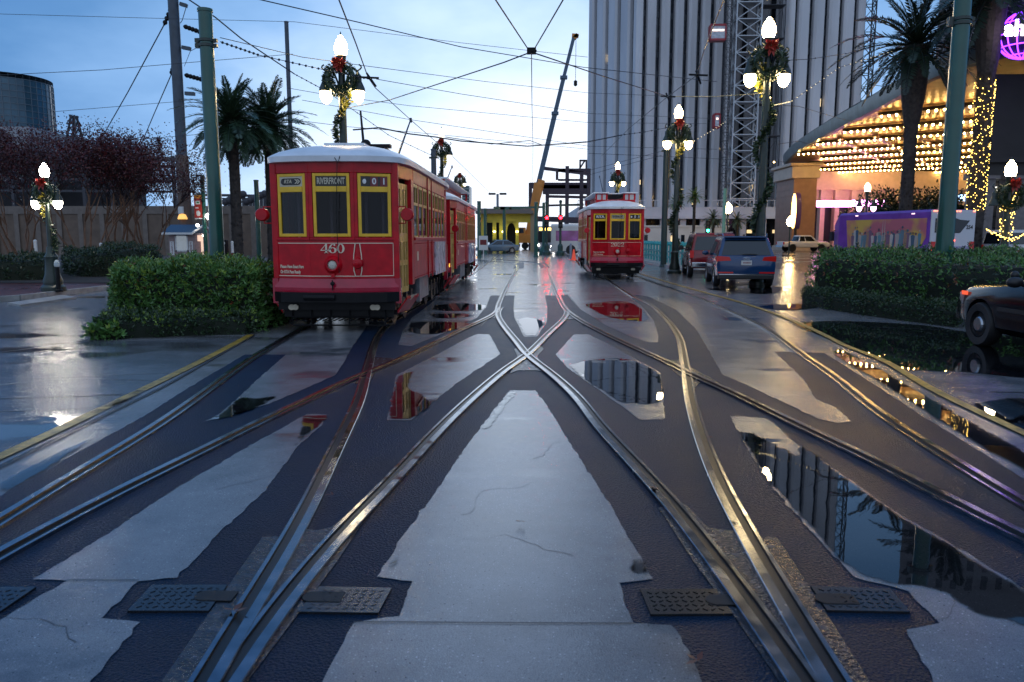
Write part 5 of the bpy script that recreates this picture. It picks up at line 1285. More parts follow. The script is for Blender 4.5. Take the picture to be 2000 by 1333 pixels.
# globe sign on the roof edge
Ys_ = 43; gs = thing('globe_sign', 'violet neon globe sign with white letters on the canopy edge, upper right corner', 'sign', (at(1987, 80, Ys_).x, Ys_ - .5, gz(80, Ys_)))
r_ = 1.18
b = MB()
for k in range(-2, 3):
    la = k * PI / 6; n = 28; b.tube([(r_ * math.cos(la) * math.cos(2 * PI * i / n), r_ * math.cos(la) * math.sin(2 * PI * i / n), r_ * math.sin(la)) for i in range(n + 1)], .034, 5)
for k in range(8):
    lo = PI * k / 8; n = 28; b.tube([(r_ * math.cos(2 * PI * i / n) * math.cos(lo), r_ * math.cos(2 * PI * i / n) * math.sin(lo), r_ * math.sin(2 * PI * i / n)) for i in range(n + 1)], .034, 5)
b.build('neon_globe', M_NEONP, gs)
b = MB(); b.ball((0, 0, 0), r_ * .93, 20, 14); b.build('globe_core', mat('globe_core_dark', (.012, .006, .03), .5), gs)
b = MB(); letter(b, "ah'S", 1.1, (-.88, -r_ - .12, .02), R(-8), bold=.022, extrude=.03, xs=.95); b.build('letters', M_SIGNW, gs)
# hotel and slab behind the casino
hx = thing('hotel_building', 'dark grey hotel tower with a grid of windows behind the palms, top right', 'building', (gx(1900, 150), 150, 0)); ox2 = hx.location
xa, xb_ = gx(1802, 150) - ox2.x, gx(2120, 150) - ox2.x
b = MB(); b.prism([(xa, 0, 0), (xb_, 0, 0), (xb_ + 30, 40, 0), (gx(1806, 190) - ox2.x, 40, 0)], (0, 0, 75)); b.build('wall', mat('hotel_wall', (.17, .17, .19), .6, var=.1, vs=.3), hx)
cnt = 0
for k in range(14):
    z = 20 + k * 3.6
    b = MB()
    for i in range(11):
        x = xa + 1.5 + i * 3.0
        b.bx(x, x + 1.25, -.08, .1, z, z + 2.3)
    b.build('window_row', mat('hotel_glass', (.012, .02, .035), .2), hx)
b = MB(); b.prism([(gx(1703, 200), 200, 0), (gx(1835, 200), 200, 0), (gx(1835, 230), 230, 0), (gx(1706, 230), 230, 0)], (0, 0, gz(196, 200))); o = b.build('slab_building', mat('slab_grey', (.20, .21, .23), .6)); tag(o, 'low grey slab building between the lattice mast and the hotel tower', 'building')
# ------------------------------------------------------------------ vegetation
def leafmat(name, col, var=.5, vs=3.0, rough=.35):
    m = mat(name, col, rough, var=var, vs=vs); b_ = m.node_tree.nodes['Principled BSDF']
    b_.inputs['Subsurface Weight'].default_value = 0.0
    return m
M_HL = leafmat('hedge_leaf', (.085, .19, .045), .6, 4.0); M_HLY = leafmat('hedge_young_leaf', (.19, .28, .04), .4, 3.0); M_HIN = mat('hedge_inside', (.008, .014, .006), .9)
M_HR = leafmat('hedge_red_tip', (.22, .07, .03), .3)
M_COVR = leafmat('groundcover_leaf', (.035, .07, .026), .5, 5)
M_DKL = leafmat('dark_shrub_leaf', (.022, .045, .022), .5, 2)
M_PALM = leafmat('palm_leaflet', (.032, .065, .035), .5, 1.2); M_PALM2 = leafmat('palm_leaflet_dark', (.014, .028, .016), .5, 1.2)
M_PALMY = leafmat('palmetto_leaf', (.10, .16, .035), .5, 1.2)
M_TRK = mat('palm_trunk', (.034, .028, .025), .8, var=.5, vs=6, bump=.6, bs=12)
M_DEAD = leafmat('palm_thatch', (.12, .075, .035), .4)
M_BARK = mat('crape_bark', (.16, .085, .05), .6, var=.3, vs=4)
M_TWIG = mat('dark_twig', (.04, .022, .02), .8)
M_RLEAF = leafmat('crape_red_leaf', (.075, .010, .011), .6, 1.5)
M_SOIL = mat('soil', (.02, .015, .01), .9)

def hedge(name, label, outline, h, n, lmats, seed, leaf=(.09, .028), inset=.12, cat='hedge', wav=.10, top_round=.25):
    """clipped shrub mass over the ground outline: dark core and thousands of leaves in little whorls"""
    r = random.Random(seed); root = thing(name, label, cat, (sum(p[0] for p in outline) / len(outline), sum(p[1] for p in outline) / len(outline), 0)); O = root.location
    P = [Vector((p[0] - O.x, p[1] - O.y, 0)) for p in outline]; m = len(P)
    ar = sum(P[i].x * P[(i + 1) % m].y - P[(i + 1) % m].x * P[i].y for i in range(m))
    if ar < 0: P.reverse()
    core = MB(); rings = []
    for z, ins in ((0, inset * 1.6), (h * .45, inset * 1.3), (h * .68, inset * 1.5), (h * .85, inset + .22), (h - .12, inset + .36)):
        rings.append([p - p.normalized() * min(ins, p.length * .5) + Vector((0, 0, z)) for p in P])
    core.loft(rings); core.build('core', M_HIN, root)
    lens = [(P[(i + 1) % m] - P[i]).length for i in range(m)]; per = sum(lens); area = abs(ar) / 2
    b = MB(); side_n = int(n * per * h / (per * h + area))
    def hz(x, y): return h * (1 + .06 * math.sin(x * 2.1 + y) + .05 * math.sin(y * 3.3 - x * .7) + .04 * math.sin(x * 5.1 + 2 * y))
    tri = tessellate_polygon([P]); tw = []; tot = 0
    for t in tri: a_, b_, c_ = (P[i] for i in t); tot += abs((b_ - a_).cross(c_ - a_).z); tw.append(tot)
    for i in range(n):
        if i < side_n:
            u = r.uniform(0, per); k = 0
            while u > lens[k]: u -= lens[k]; k = (k + 1) % m
            d = (P[(k + 1) % m] - P[k]).normalized(); nn = Vector((d.y, -d.x, 0)); p = P[k] + d * u
            z = r.random() ** .8 * h; cl = .08 * math.sin(p.x * 4 + z * 5) + .06 * math.sin(p.y * 6.3 - z * 7 + p.x * 3)
            back = top_round * max(0, z / h - .7) ** 1.5 / .16
            p = p + nn * (cl * wav * 10 * .6 - back + r.gauss(0, .05) - .04) + Vector((0, 0, z)); dirn = nn
        else:
            u = r.uniform(0, tot); k = next(j for j, w in enumerate(tw) if u <= w); a_, b_, c_ = (P[j] for j in tri[k])
            s1, s2 = r.random(), r.random()
            if s1 + s2 > 1: s1, s2 = 1 - s1, 1 - s2
            p = a_ + (b_ - a_) * s1 + (c_ - a_) * s2; p = p + Vector((0, 0, hz(p.x + O.x, p.y + O.y) + r.gauss(0, .05) - .03)); dirn = Vector((0, 0, 1))
        ax = (dirn + Vector((r.gauss(0, .35), r.gauss(0, .35), .45 + r.gauss(0, .3)))).normalized()
        k = 1 if r.random() < .16 and (p.z > h * .5) else (2 if r.random() < .018 else 0)
        ll, lw = leaf
        for q in range(r.choice((3, 4, 5))):
            dd = (ax + Vector((r.gauss(0, .6), r.gauss(0, .6), r.gauss(0, .6)))).normalized()
            b.leaf(p, dd, ll * r.uniform(.7, 1.3), lw * r.uniform(.8, 1.3), k)
    for i in range(int(n / 130)):                              # young shoots standing above the clipped top and out of the sides
        u = r.uniform(0, tot); k = next(j for j, w in enumerate(tw) if u <= w); a_, b_, c_ = (P[j] for j in tri[k]); s1, s2 = r.random(), r.random()
        if s1 + s2 > 1: s1, s2 = 1 - s1, 1 - s2
        p = a_ + (b_ - a_) * s1 + (c_ - a_) * s2; p = p + Vector((0, 0, hz(p.x + O.x, p.y + O.y))); q = r.uniform(.10, .26) * min(1, h); d = Vector((r.gauss(0, .3), r.gauss(0, .3), 1)).normalized()
        for j in range(14): a = j * 2.4; b.leaf(p + d * (q * j / 14), (math.cos(a), math.sin(a), .9), leaf[0] * .9, leaf[1], 1 if r.random() < .5 else 0)
    b.build('foliage', lmats, root)
    return root
hl = g2([(228, 648), (548, 634), (550, 622)]) + [(-4.75, 17.2), (-9.2, 17.6)] + g2([(215, 618)])
hl = [tuple(G(228, 642)[:2]), tuple(G(400, 646)[:2]), (-4.95, 13.75), (-4.98, 17.5), (-9.6, 18.2), (gx(213, 15.0), 15.0)]
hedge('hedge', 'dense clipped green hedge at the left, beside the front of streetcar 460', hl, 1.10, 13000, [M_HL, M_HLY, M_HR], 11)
lo = [tuple(G(190, 664)[:2]), tuple(G(300, 660)[:2]), tuple(G(420, 655)[:2]), (-4.95, 13.3), (-4.9, 13.7), tuple(G(400, 644)[:2]), tuple(G(228, 640)[:2])]
hedge('groundcover', 'low ground cover shrubs along the foot of the left hedge', lo, .36, 3200, [M_COVR, M_HLY, M_COVR], 12, leaf=(.055, .022), inset=.05, cat='shrub', top_round=.1)
hedge('groundcover', 'small bright green plant sprawling at the tip of the left hedge', [tuple(G(180, 665)[:2]), tuple(G(232, 664)[:2]), tuple(G(235, 650)[:2]), tuple(G(190, 652)[:2])], .22, 420, [M_HL, M_HLY, M_COVR], 13, leaf=(.10, .045), inset=.05, cat='shrub', top_round=.1)
hr = [(gx(1583, 20.3), 20.3), (gx(1700, 18.6), 18.6), (gx(1890, 15.8), 15.8), (gx(2100, 13.6), 13.6), (16, 16), (17, 22), (gx(1630, 24.5), 24.5)]
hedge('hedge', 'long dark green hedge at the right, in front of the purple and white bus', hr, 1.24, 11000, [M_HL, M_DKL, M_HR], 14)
lo = [(gx(1570, 20.4), 20.4), (gx(1610, 18.6), 18.6), (gx(1700, 16.9), 16.9), (gx(1800, 15.6), 15.6), (gx(1890, 14.6), 14.6), (gx(1880, 15.6), 15.6), (gx(1700, 18.4), 18.4), (gx(1580, 20.5), 20.5)]
hedge('groundcover', 'low ground cover shrubs along the foot of the right hedge', lo, .38, 3000, [M_COVR, M_DKL, M_COVR], 15, leaf=(.055, .022), inset=.05, cat='shrub', top_round=.1)
for i, (a, c, Y, d_, h, lab) in enumerate(((-120, 78, 27.5, 3, .95, 'rounded dark shrub bed left of the small left street lamp'), (118, 215, 30, 4, 1.15, 'rounded dark shrub just right of the small left street lamp'), (195, 300, 33, 4, 1.25, 'broad dark shrub mass under the red leaved trees'))):
    xa, xb_ = gx(a, Y), gx(c, Y)
    hedge('shrub', lab, [(xa, Y + .6), (xa + .8, Y), (xb_ - .8, Y), (xb_, Y + .6), (gx(c, Y + d_), Y + d_), (gx(a, Y + d_), Y + d_)], h, 1500, [M_DKL, M_COVR, M_DKL], 30 + i, leaf=(.13, .035), cat='shrub', top_round=.5)
b = MB(); b.sheet([(gx(-400, 26), 26), (gx(330, 26), 26), (gx(340, 46), 46), (gx(-300, 46), 46)], .155); struct('planting_bed', b, M_SOIL)

def palm(label, x, Y, zc, zt_r, crown, nf, r, mm, loc_base=0.0, trunk=(.3, .26), skirt=0.0, group='date palms', droop=1.0, lf=.2, name='palm_tree'):
    root = thing(name, label, 'palm tree', (x, Y, loc_base), group=group); H_ = zc - loc_base
    b = MB(); pts = []; rs = []; n = 26
    for i in range(n + 1):
        t = i / n; pts.append((.10 * math.sin(t * 3) * trunk[0], 0, H_ * t)); q = trunk[0] * (1 - .12 * t) + (.05 if t < .06 else 0)
        if t > zt_r: q = trunk[0] * .9 + (trunk[1] - trunk[0] * .9) * math.sin(PI * min(1, (t - zt_r) / (1 - zt_r)) * .62) * 1.05
        rs.append(q)
    b.tube(pts, rs, 14)
    for i in range(int(H_ * 26)):                                        # leaf boot stubs spiralling up the trunk
        t = r.random(); k = min(n, int(t * n)); a = i * 2.399; q = rs[k]
        b.leaf((pts[k][0] + q * .95 * math.cos(a), q * .95 * math.sin(a), H_ * t), (math.cos(a) * .45, math.sin(a) * .45, .8), .17 * (trunk[0] / .3), .11 * (trunk[0] / .3), up=Vector((math.cos(a), math.sin(a), 0)))
    b.build('trunk', M_TRK, root)
    if skirt:
        b = MB()
        for i in range(int(220 * skirt)): a = r.uniform(0, 2 * PI); b.leaf((trunk[1] * .8 * math.cos(a), trunk[1] * .8 * math.sin(a), H_ - r.uniform(0, .7)), (math.cos(a) * .5, math.sin(a) * .5, -1 + r.random()), r.uniform(.4, .9), .05)
        b.build('thatch', M_DEAD, root)
    b = MB(); C = Vector((0, 0, H_))
    for i in range(nf):
        az = i * 2.39996 + r.uniform(-.25, .25); el = R(82) - (i / nf) ** .85 * R(118) * droop; Lf = crown * r.uniform(.85, 1.12) * (.8 + .2 * math.sin(i / nf * PI))
        d = Vector((math.cos(az) * math.cos(el), math.sin(az) * math.cos(el), math.sin(el))); p = C.copy(); pts = [p.copy()]; ns = 9
        for k in range(ns):
            d = (d + Vector((0, 0, -.10 - .05 * (k / ns)))).normalized(); p = p + d * (Lf / ns); pts.append(p.copy())
        b.tube(pts, [.035 * crown / 2.6 * (1 - k / (ns + 1)) for k in range(ns + 1)], 4, caps=False)
        for k in range(2, ns * 4):
            t = k / (ns * 4); j = min(ns - 1, int(t * ns)); q = pts[j].lerp(pts[j + 1], t * ns - j); dd = (pts[j + 1] - pts[j]).normalized()
            sd_ = dd.cross(Vector((0, 0, 1)));
            if sd_.length < .1: sd_ = Vector((math.cos(az + 1.57), math.sin(az + 1.57), 0))
            sd_.normalize(); ln = Lf * lf * math.sin(PI * min(1, .12 + t * .86)) ** .7 * r.uniform(.8, 1.1)
            for s in (-1, 1):
                v = (dd * .75 + sd_ * s * .75 + Vector((0, 0, .28 - .35 * t + r.gauss(0, .10)))).normalized()
                b.leaf(q, v, ln, .040 * crown / 2.6 * 1.5, up=sd_.cross(dd))
    b.build('crown', mm, root)
    return root
rp_ = random.Random(3)
palm('left one of the two date palms behind the hedge, partly behind the green pole', gx(463, 42), 42, gz(236, 42), .80, 3.25, 78, rp_, M_PALM, trunk=(.30, .38), skirt=.3, lf=.19)
palm('right one of the two date palms behind the hedge, just left of streetcar 460', gx(532, 44), 44, gz(246, 44), .80, 3.25, 78, rp_, M_PALM, trunk=(.30, .38), skirt=.3, lf=.19)
palm('large date palm with thick dark trunk standing before the lit casino canopy', gx(1764, 46), 46, gz(96, 46), .62, 4.5, 48, rp_, M_PALM2, trunk=(.37, .70), skirt=.5, lf=.15)
palm('date palm whose trunk is wrapped in warm fairy lights, its crown above the frame', gx(1900, 43), 43, gz(-10, 43), .70, 4.8, 46, rp_, M_PALM2, trunk=(.44, .72), skirt=.4)
for i, (px, Y, zc, cw, lab) in enumerate(((1318, 74, 398, 1.15, 'short bright green palm left of the second lamp on the right side'), (1354, 78, 385, 1.35, 'short bright green palm in front of the tower, the taller one'))):
    palm(lab, gx(px, Y), Y, gz(zc, Y), .9, cw, 34, rp_, M_PALMY, trunk=(.16, .18), group='small palms before the tower', droop=.9)
for i, (px, Y, zc, cw, lab) in enumerate(((1392, 84, 428, 1.6, 'small dusky palm above the red vehicle, left of the green traffic light'), (1438, 86, 432, 1.5, 'small dusky palm above the blue vehicle, beside the hoist mast foot'), (1474, 88, 430, 1.5, 'small dusky palm above the blue vehicle, left of the big lamp base'))):
    palm(lab, gx(px, Y), Y, gz(zc, Y), .9, cw, 30, rp_, leafmat('dusky_palm', (.06, .08, .03), .5), trunk=(.16, .18), group='small palms before the tower', droop=1.0)
# fairy lights round the trunk
fl = MB(); x, Y = gx(1900, 43), 43
for i in range(330):
    t = i / 330; z = gz(416, 43) + (gz(160, 43) - gz(416, 43)) * t; a = rp_.uniform(PI, 2 * PI) if i % 4 else rp_.uniform(0, PI); q = .48 + .10 * max(0, t - .7)
    fl.ball((q * math.cos(a), q * math.sin(a), z + rp_.uniform(-.05, .05)), .019, 5, 3)
o = fl.build('fairy_lights', mat('fairy_glow', (1, .8, .3), emit=(1, .62, .12), es=12)); o.location = (x, Y, 0); tag(o, 'warm fairy lights wound round the palm trunk at the right', 'fairy lights')

def crape(label, x, Y, h, spread, seed, nl):
    r = random.Random(seed); root = thing('crape_myrtle', label, 'tree', (x, Y, .15), group='red leaved trees by the wall'); tips = []
    tr = MB(); tw = MB()
    def grow(b, p, d, ln, rad, depth):
        pts = [p.copy()]; q = p.copy(); dd = d.copy()
        for k in range(4):
            dd = (dd + Vector((r.gauss(0, .10), r.gauss(0, .10), .05))).normalized(); q = q + dd * (ln / 4); pts.append(q.copy())
        b.tube(pts, [rad * (1 - .12 * k) for k in range(5)], 6 if depth < 2 else 4, caps=False)
        if depth >= 4: tips.append((q, dd)); return
        if depth >= 3: tips.append((pts[2], dd))
        for k in range(r.choice((2, 3)) if depth else 3):
            a = r.uniform(0, 2 * PI); v = (dd + Vector((math.cos(a), math.sin(a), r.uniform(-.1, .5))) * r.uniform(.35, .75)).normalized()
            grow(tw if depth >= 1 else tr, q, v, ln * r.uniform(.58, .78), rad * .58, depth + 1)
    for k in range(6):
        a = 2 * PI * k / 6 + r.uniform(-.4, .4); v = Vector((math.cos(a) * spread, math.sin(a) * spread, 1)).normalized()
        grow(tr, Vector((math.cos(a) * .18, math.sin(a) * .18, 0)), v, h * .42, .075, 0)
    tr.build('trunk', M_BARK, root); tw.build('branches', M_TWIG, root)
    b = MB()
    for i in range(nl):
        q, d = tips[i % len(tips)]; p = q + Vector((r.gauss(0, .38), r.gauss(0, .38), r.gauss(0, .34)))
        b.leaf(p, (r.gauss(0, 1), r.gauss(0, 1), r.gauss(-.2, .8)), r.uniform(.08, .15), .065)
    b.build('crown', M_RLEAF, root)
crape('red leaved crape myrtle furthest left, behind the small left street lamp', gx(40, 38), 38, 5.7, .46, 1, 11000)
crape('red leaved crape myrtle with pale orange trunks, second from the left', gx(168, 38), 38, 5.7, .44, 2, 12500)
crape('red leaved crape myrtle nearest the tall grey utility pole', gx(232, 40), 40, 5.8, .48, 3, 13000)
crape('red leaved crape myrtle between the two on its left and right, slightly further back', gx(290, 44), 44, 5.6, .46, 4, 10000)
def tree_ball(label, x, Y, z0, h, w, n, seed, m, name='evergreen_tree'):
    r = random.Random(seed); root = thing(name, label, 'tree', (x, Y, 0)); b = MB(); b.tube([(0, 0, 0), (.1, 0, z0 + h * .3), (.05, 0, z0 + h * .7)], [.22, .16, .06], 8)
    cl = [(Vector((r.gauss(0, w * .42), r.gauss(0, w * .3), z0 + h * (.2 + .65 * r.random()))), r.uniform(.35, .6) * w * .7) for _ in range(26)]
    for c, q in cl: b.tube([(0, 0, z0 + h * .25), c * .6 + Vector((0, 0, z0 * .4)), c], [.07, .05, .02], 5)
    b.build('trunk', M_TRK, root); b = MB()
    for i in range(n):
        c, q = cl[i % len(cl)]; v = Vector((r.gauss(0, 1), r.gauss(0, 1), r.gauss(0, .8))).normalized(); p = c + v * q * r.uniform(.6, 1.05)
        b.leaf(p, v + Vector((r.gauss(0, .6), r.gauss(0, .6), r.gauss(0, .6))), r.uniform(.2, .34), .16)
    b.build('crown', m, root)
tree_ball('dark round tree behind the purple bus, under the lit canopy', gx(1722, 62), 62, .6, 4.6, 3.2, 5200, 5, M_DKL)
tree_ball('dark round tree right of the thick palm trunk, under the lit canopy', gx(1812, 60), 60, .8, 4.6, 3.2, 5200, 6, M_DKL)
# ------------------------------------------------------------------ lamps, poles, wires
M_LG = mat('lamp_globe', (1, .95, .85), emit=(1.0, .73, .36), es=65)
M_LGW = mat('lamp_globe_white', (1, 1, 1), emit=(1.0, .90, .75), es=70)
M_LGD = mat('lamp_globe_dim', (.9, .9, .85), rough=.3, emit=(1.0, .9, .7), es=1.6)
M_LIRON = mat('lamp_green_iron', (.018, .032, .026), .35, var=.3, vs=6)
M_WRE = leafmat('wreath_green', (.030, .055, .022), .5, 8); M_BOW = mat('bow_red', (.42, .035, .02), .5, var=.3, vs=10)
M_GREENP = mat('pole_green', (.004, .078, .057), .28, var=.15, vs=2, coat=.3)
M_POLEB = mat('pole_blue_grey', (.045, .065, .09), .45, var=.25, vs=1.5)
M_WIRE = mat('wire_dark', (.02, .025, .035), .5)
M_BEAD = mat('bead_glow', (1, .85, .5), emit=(1, .8, .45), es=3)
GOLD = mat('garland_gold', (.30, .26, .03), .5, emit=(1, .75, .1), es=.25)

def street_lamp(what, x, Y, h, s, globe=M_LG, gl_h=1.0, deco=True, garl=True, down=True, base_z=0.0, az=0.0, gr=(.42, .42)):
    """fluted post, two hanging side globes on scrolled arms and an upright acorn globe; s scales the head"""
    t = thing('street_lamp', 'ornate street lamp ' + what, 'street lamp', (x, Y, base_z), az, 'ornate street lamps'); zt = h - base_z
    hb = zt - 1.27 * s                                                # height of the arms
    b = MB()
    b.lathe([(.34, 0), (.34, .12), (.26, .2), (.27, .3), (.20, .5), (.17, .9), (.19, 1.0), (.13, 1.1), (.10, 1.3)], n=14) if s > .55 else b.lathe([(.24, 0), (.24, .08), (.18, .12), (.16, .3), (.12, .5), (.13, .56), (.075, .62), (.07, .8)], n=12)
    r0 = .12 * s if s > .8 else .07
    b.tube([(0, 0, .7), (0, 0, zt - .75 * s)], [r0 * 1.1, r0 * .75], 12)
    b.build('post', M_LIRON, t, smooth='auto')
    b = MB()
    for sg in (-1, 1):
        b.tube([(0, 0, hb - .05 * s)] + [(sg * (.10 + .34 * q / 8) * s, 0, hb + (.40 * math.sin(q / 8 * 2.4)) * s) for q in range(9)], .028 * s, 6)
        b.tube([(sg * .44 * s, 0, hb + .30 * s)] + [(sg * (.44 + .10 * math.sin(q * .7)) * s, 0, hb + (.34 + .04 * q) * s) for q in range(5)], .022 * s, 5)
        b.lathe([(.02 * s, .32 * s), (.05 * s, .26 * s), (.10 * s, .20 * s), (.10 * s, .06 * s), (.18 * s, -.12 * s), (.19 * s, -.20 * s), (.165 * s, -.21 * s)], (sg * .44 * s, 0, hb), 12)
    b.lathe([(.07 * s, zt - .95 * s), (.10 * s, zt - .88 * s), (.08 * s, zt - .8 * s), (.12 * s, zt - .66 * s), (.14 * s, zt - .54 * s)], n=12)
    b.build('arms', M_LIRON, t, smooth='auto')
    b = MB()
    b.lathe([(.03 * s, zt - .02 * s), (.010, zt + .08 * s), (0, zt + .09 * s)], n=6)
    b.build('finial', M_LIRON, t, smooth='auto')
    b = MB(); b.lathe([(.12 * s, zt - .56 * s), (.155 * s, zt - .48 * s), (.175 * s, zt - .36 * s), (.16 * s, zt - .24 * s), (.11 * s, zt - .13 * s), (.06 * s, zt - .09 * s), (.065 * s, zt - .06 * s), (.02 * s, zt - .01 * s), (0, zt)], n=16); b.build('globe', globe, t, smooth=True)
    if down:
        for sg in (-1, 1):
            b = MB(); b.lathe([(.15 * s, -.18 * s), (.165 * s, -.25 * s), (.15 * s, -.38 * s), (.10 * s, -.47 * s), (.03 * s, -.52 * s), (0, -.525 * s)], (sg * .44 * s, 0, hb), 14); b.build('globe', globe, t, smooth=True)
    if deco:
        r = random.Random(int(x * 100)); zc = base_z + hb + .10 * s; c = Vector((x, Y - .16 * s, zc)); R1 = .335 * s
        w = thing('wreath', 'wreath on the lamp ' + what, 'wreath', c, az, 'wreaths on the street lamps')
        b = MB(); n = 28; b.tube([(R1 * math.cos(2 * PI * i / n), 0, R1 * math.sin(2 * PI * i / n)) for i in range(n + 1)], .075 * s, 7)
        for i in range(900 if s > .8 else 500):
            a = r.uniform(0, 2 * PI); q = r.uniform(0, 2 * PI); p = Vector(((R1 + .085 * s * math.cos(q)) * math.cos(a), .09 * s * math.sin(q), (R1 + .085 * s * math.cos(q)) * math.sin(a)))
            b.leaf(p, (math.cos(q) * math.cos(a) + r.gauss(0, .5), math.sin(q) + r.gauss(0, .5), math.cos(q) * math.sin(a) + r.gauss(0, .5)), .12 * s, .035 * s)
        b.build('ring', M_WRE, w)
        b = MB()
        for i in range(46): a = r.uniform(0, 2 * PI); b.leaf((.02 * s * math.cos(a), -.10 * s, R1 + .06 * s), (math.cos(a), -r.uniform(0, .9), math.sin(a) * .9), r.uniform(.14, .24) * s, .13 * s)
        for sg in (-1, 1): b.leaf((sg * .03, -.12 * s, R1), (sg * .2, -.1, -1), .24 * s, .10 * s, up=Vector((0, 1, 0)))
        b.build('bow', M_BOW, w)
    if garl:
        r = random.Random(int(x * 77)); b = MB(); n = int((hb - 1.0) * 3.2 / max(.6, s)) * 8; z0 = 1.2
        for i in range(n):
            tt = i / n; a = tt * (hb - z0) * 2.6; z = z0 + (hb - z0) * tt
            for q in range(9): b.leaf((r0 * 1.2 * math.cos(a) + r.gauss(0, .04), r0 * 1.2 * math.sin(a) + r.gauss(0, .04), z + r.gauss(0, .05)), (math.cos(a) + r.gauss(0, .5), math.sin(a) + r.gauss(0, .5), r.gauss(0, .6)), .15 * s, .06 * s, 1 if z > hb - .8 * s and r.random() < .5 else 0)
        o = b.build('garland', [M_WRE, GOLD]); o.location = (x, Y, base_z); tag(o, 'garland on the lamp ' + what, 'garland', 'garlands on the street lamps')
    return t
def lamp_px(what, px, top, Y, s, **k): return street_lamp(what, at(px, top, Y).x, Y, gz(top, Y), s, **k)
lamp_px('just above the roof of streetcar 460', 665, 66, 24.0, 1.12)
lamp_px('above the join of the two left streetcars', 862, 250, 44.0, 1.0, globe=M_LGD)
lamp_px('above the clerestory roof of the second left streetcar', 898, 326, 70.0, .98, globe=M_LGD)
lamp_px('with the thickest garland, standing beyond the blue car', 1503, 36, 28.0, 1.32)
lamp_px('standing behind the turquoise railing, left of the red vehicle', 1326, 206, 36.5, 1.12)
lamp_px('rising behind the streetcar on the right track', 1207, 317, 62.0, 1.05)
lamp_px('standing small on the far left brick pavement', 85, 316, 22.3, .74, globe=M_LGW, base_z=.13)
lamp_px('with pink side globes, in front of the purple bus front', 1695, 358, 50.0, 1.02, deco=False, garl=False)
lamp_px('with lit garland at the right edge, beyond the dark hedge', 1976, 314, 24.5, .95, garl=False, down=False)
# pink globes: swap on that lamp
for o in list(bpy.data.objects):
    if o.parent and o.parent.get('label', '').find('pink side globes') >= 0 and o.name.startswith('globe') and len(o.data.vertices) < 100: o.data.materials[0] = mat('lamp_pink', (1, .6, .9), emit=(1, .45, .85), es=8)
b = MB(); x, Y = at(1976, 314, 24.5).x, 24.5
rf_ = random.Random(4)
for i in range(70):
    t_ = i / 70; z = 1.6 + 1.5 * t_; a = rf_.uniform(0, 2 * PI); q = .17 + .03 * rf_.random()
    b.ball((q * math.cos(a), q * math.sin(a), z), .013, 5, 3)
for i in range(46): t_ = i / 46 - .5; b.ball((t_ * 1.5 + .1, -.1, 2.0 - .4 * (1 - abs(t_) * 1.6) + rf_.uniform(-.04, .04)), .014, 5, 3)
o = b.build('fairy_lights', MATS['fairy_glow']); o.location = (x, Y, 0); tag(o, 'warm fairy lights looped round the lamp post at the right edge', 'fairy lights')
for px, py, Y, s, lab in ((1420, 411, 70, .45, 'plain globe lamp beside the pale green pole, above the blue car'), (1542, 436, 80, .42, 'plain small globe lamp right of the big garlanded lamp post')):
    t = thing('globe_lamp', lab, 'street lamp', (gx(px, Y), Y, 0)); z = gz(py, Y)
    b = MB(); b.tube([(0, 0, 0), (0, 0, z - .3)], .07, 8); b.lathe([(.1, z - .55), (.16, z - .3), (.12, z - .28)], n=10); b.build('post', M_LIRON, t)
    b = MB(); b.lathe([(.15, z - .3), (.38, z + .0), (.34, z + .3), (.12, z + .58), (0, z + .7)], n=14); b.build('globe', M_LG, t, smooth=True)

def pole(name, label, cat, px, top, Y, r, m, fittings=(), base_z=0.0, cap=True, ptop=None, group=None):
    x = gx(px, Y); z = gz(top, Y); t = thing(name, label, cat, (x, Y, base_z), group=group)
    b = MB(); b.tube([(0, 0, 0), (0, 0, z - base_z)], [r * 1.04, r * .96], 20); b.build('shaft', m, t, smooth='auto')
    if cap: b = MB(); b.lathe([(r * 1.08, z - base_z - .04), (r * 1.08, z - base_z + .03), (0, z - base_z + .05)], n=20); b.build('cap', m, t, smooth='auto'); b = MB(); b.lathe([(r * 1.5, 0), (r * 1.5, .05), (r * 1.15, .12)], n=16); b.build('base_collar', m, t, smooth='auto')
    for fy in fittings:
        zz = gz(fy, Y) - base_z; b = MB(); b.lathe([(r * 1.0, zz - .04), (r * 1.14, zz - .03), (r * 1.14, zz + .03), (r * 1.0, zz + .04)], n=20); b.box((-r * 1.25, 0, zz), (.12, .12, .10)); b.box((r * 1.25, 0, zz), (.10, .10, .08)); b.build('band_clamp', M_LIRON, t)
    return t
gp1 = pole('traction_pole', 'thick green traction pole rising behind the left hedge', 'pole', 423, 16, 19.4, .17, M_GREENP, (76, 86))
gp2 = pole('traction_pole', 'thick green traction pole rising behind the right hedge, in front of the canopy', 'pole', 1846, -60, 18.6, .19, M_GREENP, (44, 53))
pole('utility_pole', 'tall blue grey steel utility pole behind the ticket kiosk', 'pole', 364, -40, 66, .44, M_POLEB, cap=False)
pole('utility_pole', 'thin tall dark pole between the right palm and the lamp, above streetcar 460', 'pole', 575, 40, 60, .16, M_POLEB)
pole('traction_pole', 'thin green pole carrying the red banner, left of the thick green pole', 'pole', 401, 342, 48, .13, M_GREENP)
pole('traction_pole', 'thin green pole close to the left edge of streetcar 460', 'pole', 505, 352, 46, .14, M_GREENP)
pole('traction_pole', 'dark green pole beside the turquoise railing, with small lamp', 'pole', 1297, 287, 45, .17, mat('pole_dark_green', (.012, .03, .028), .4), (296,))
pole('traction_pole', 'pale green pole in front of the hoist foot, above the blue car', 'pole', 1413, 370, 66, .15, mat('pole_pale_green', (.20, .42, .30), .4))
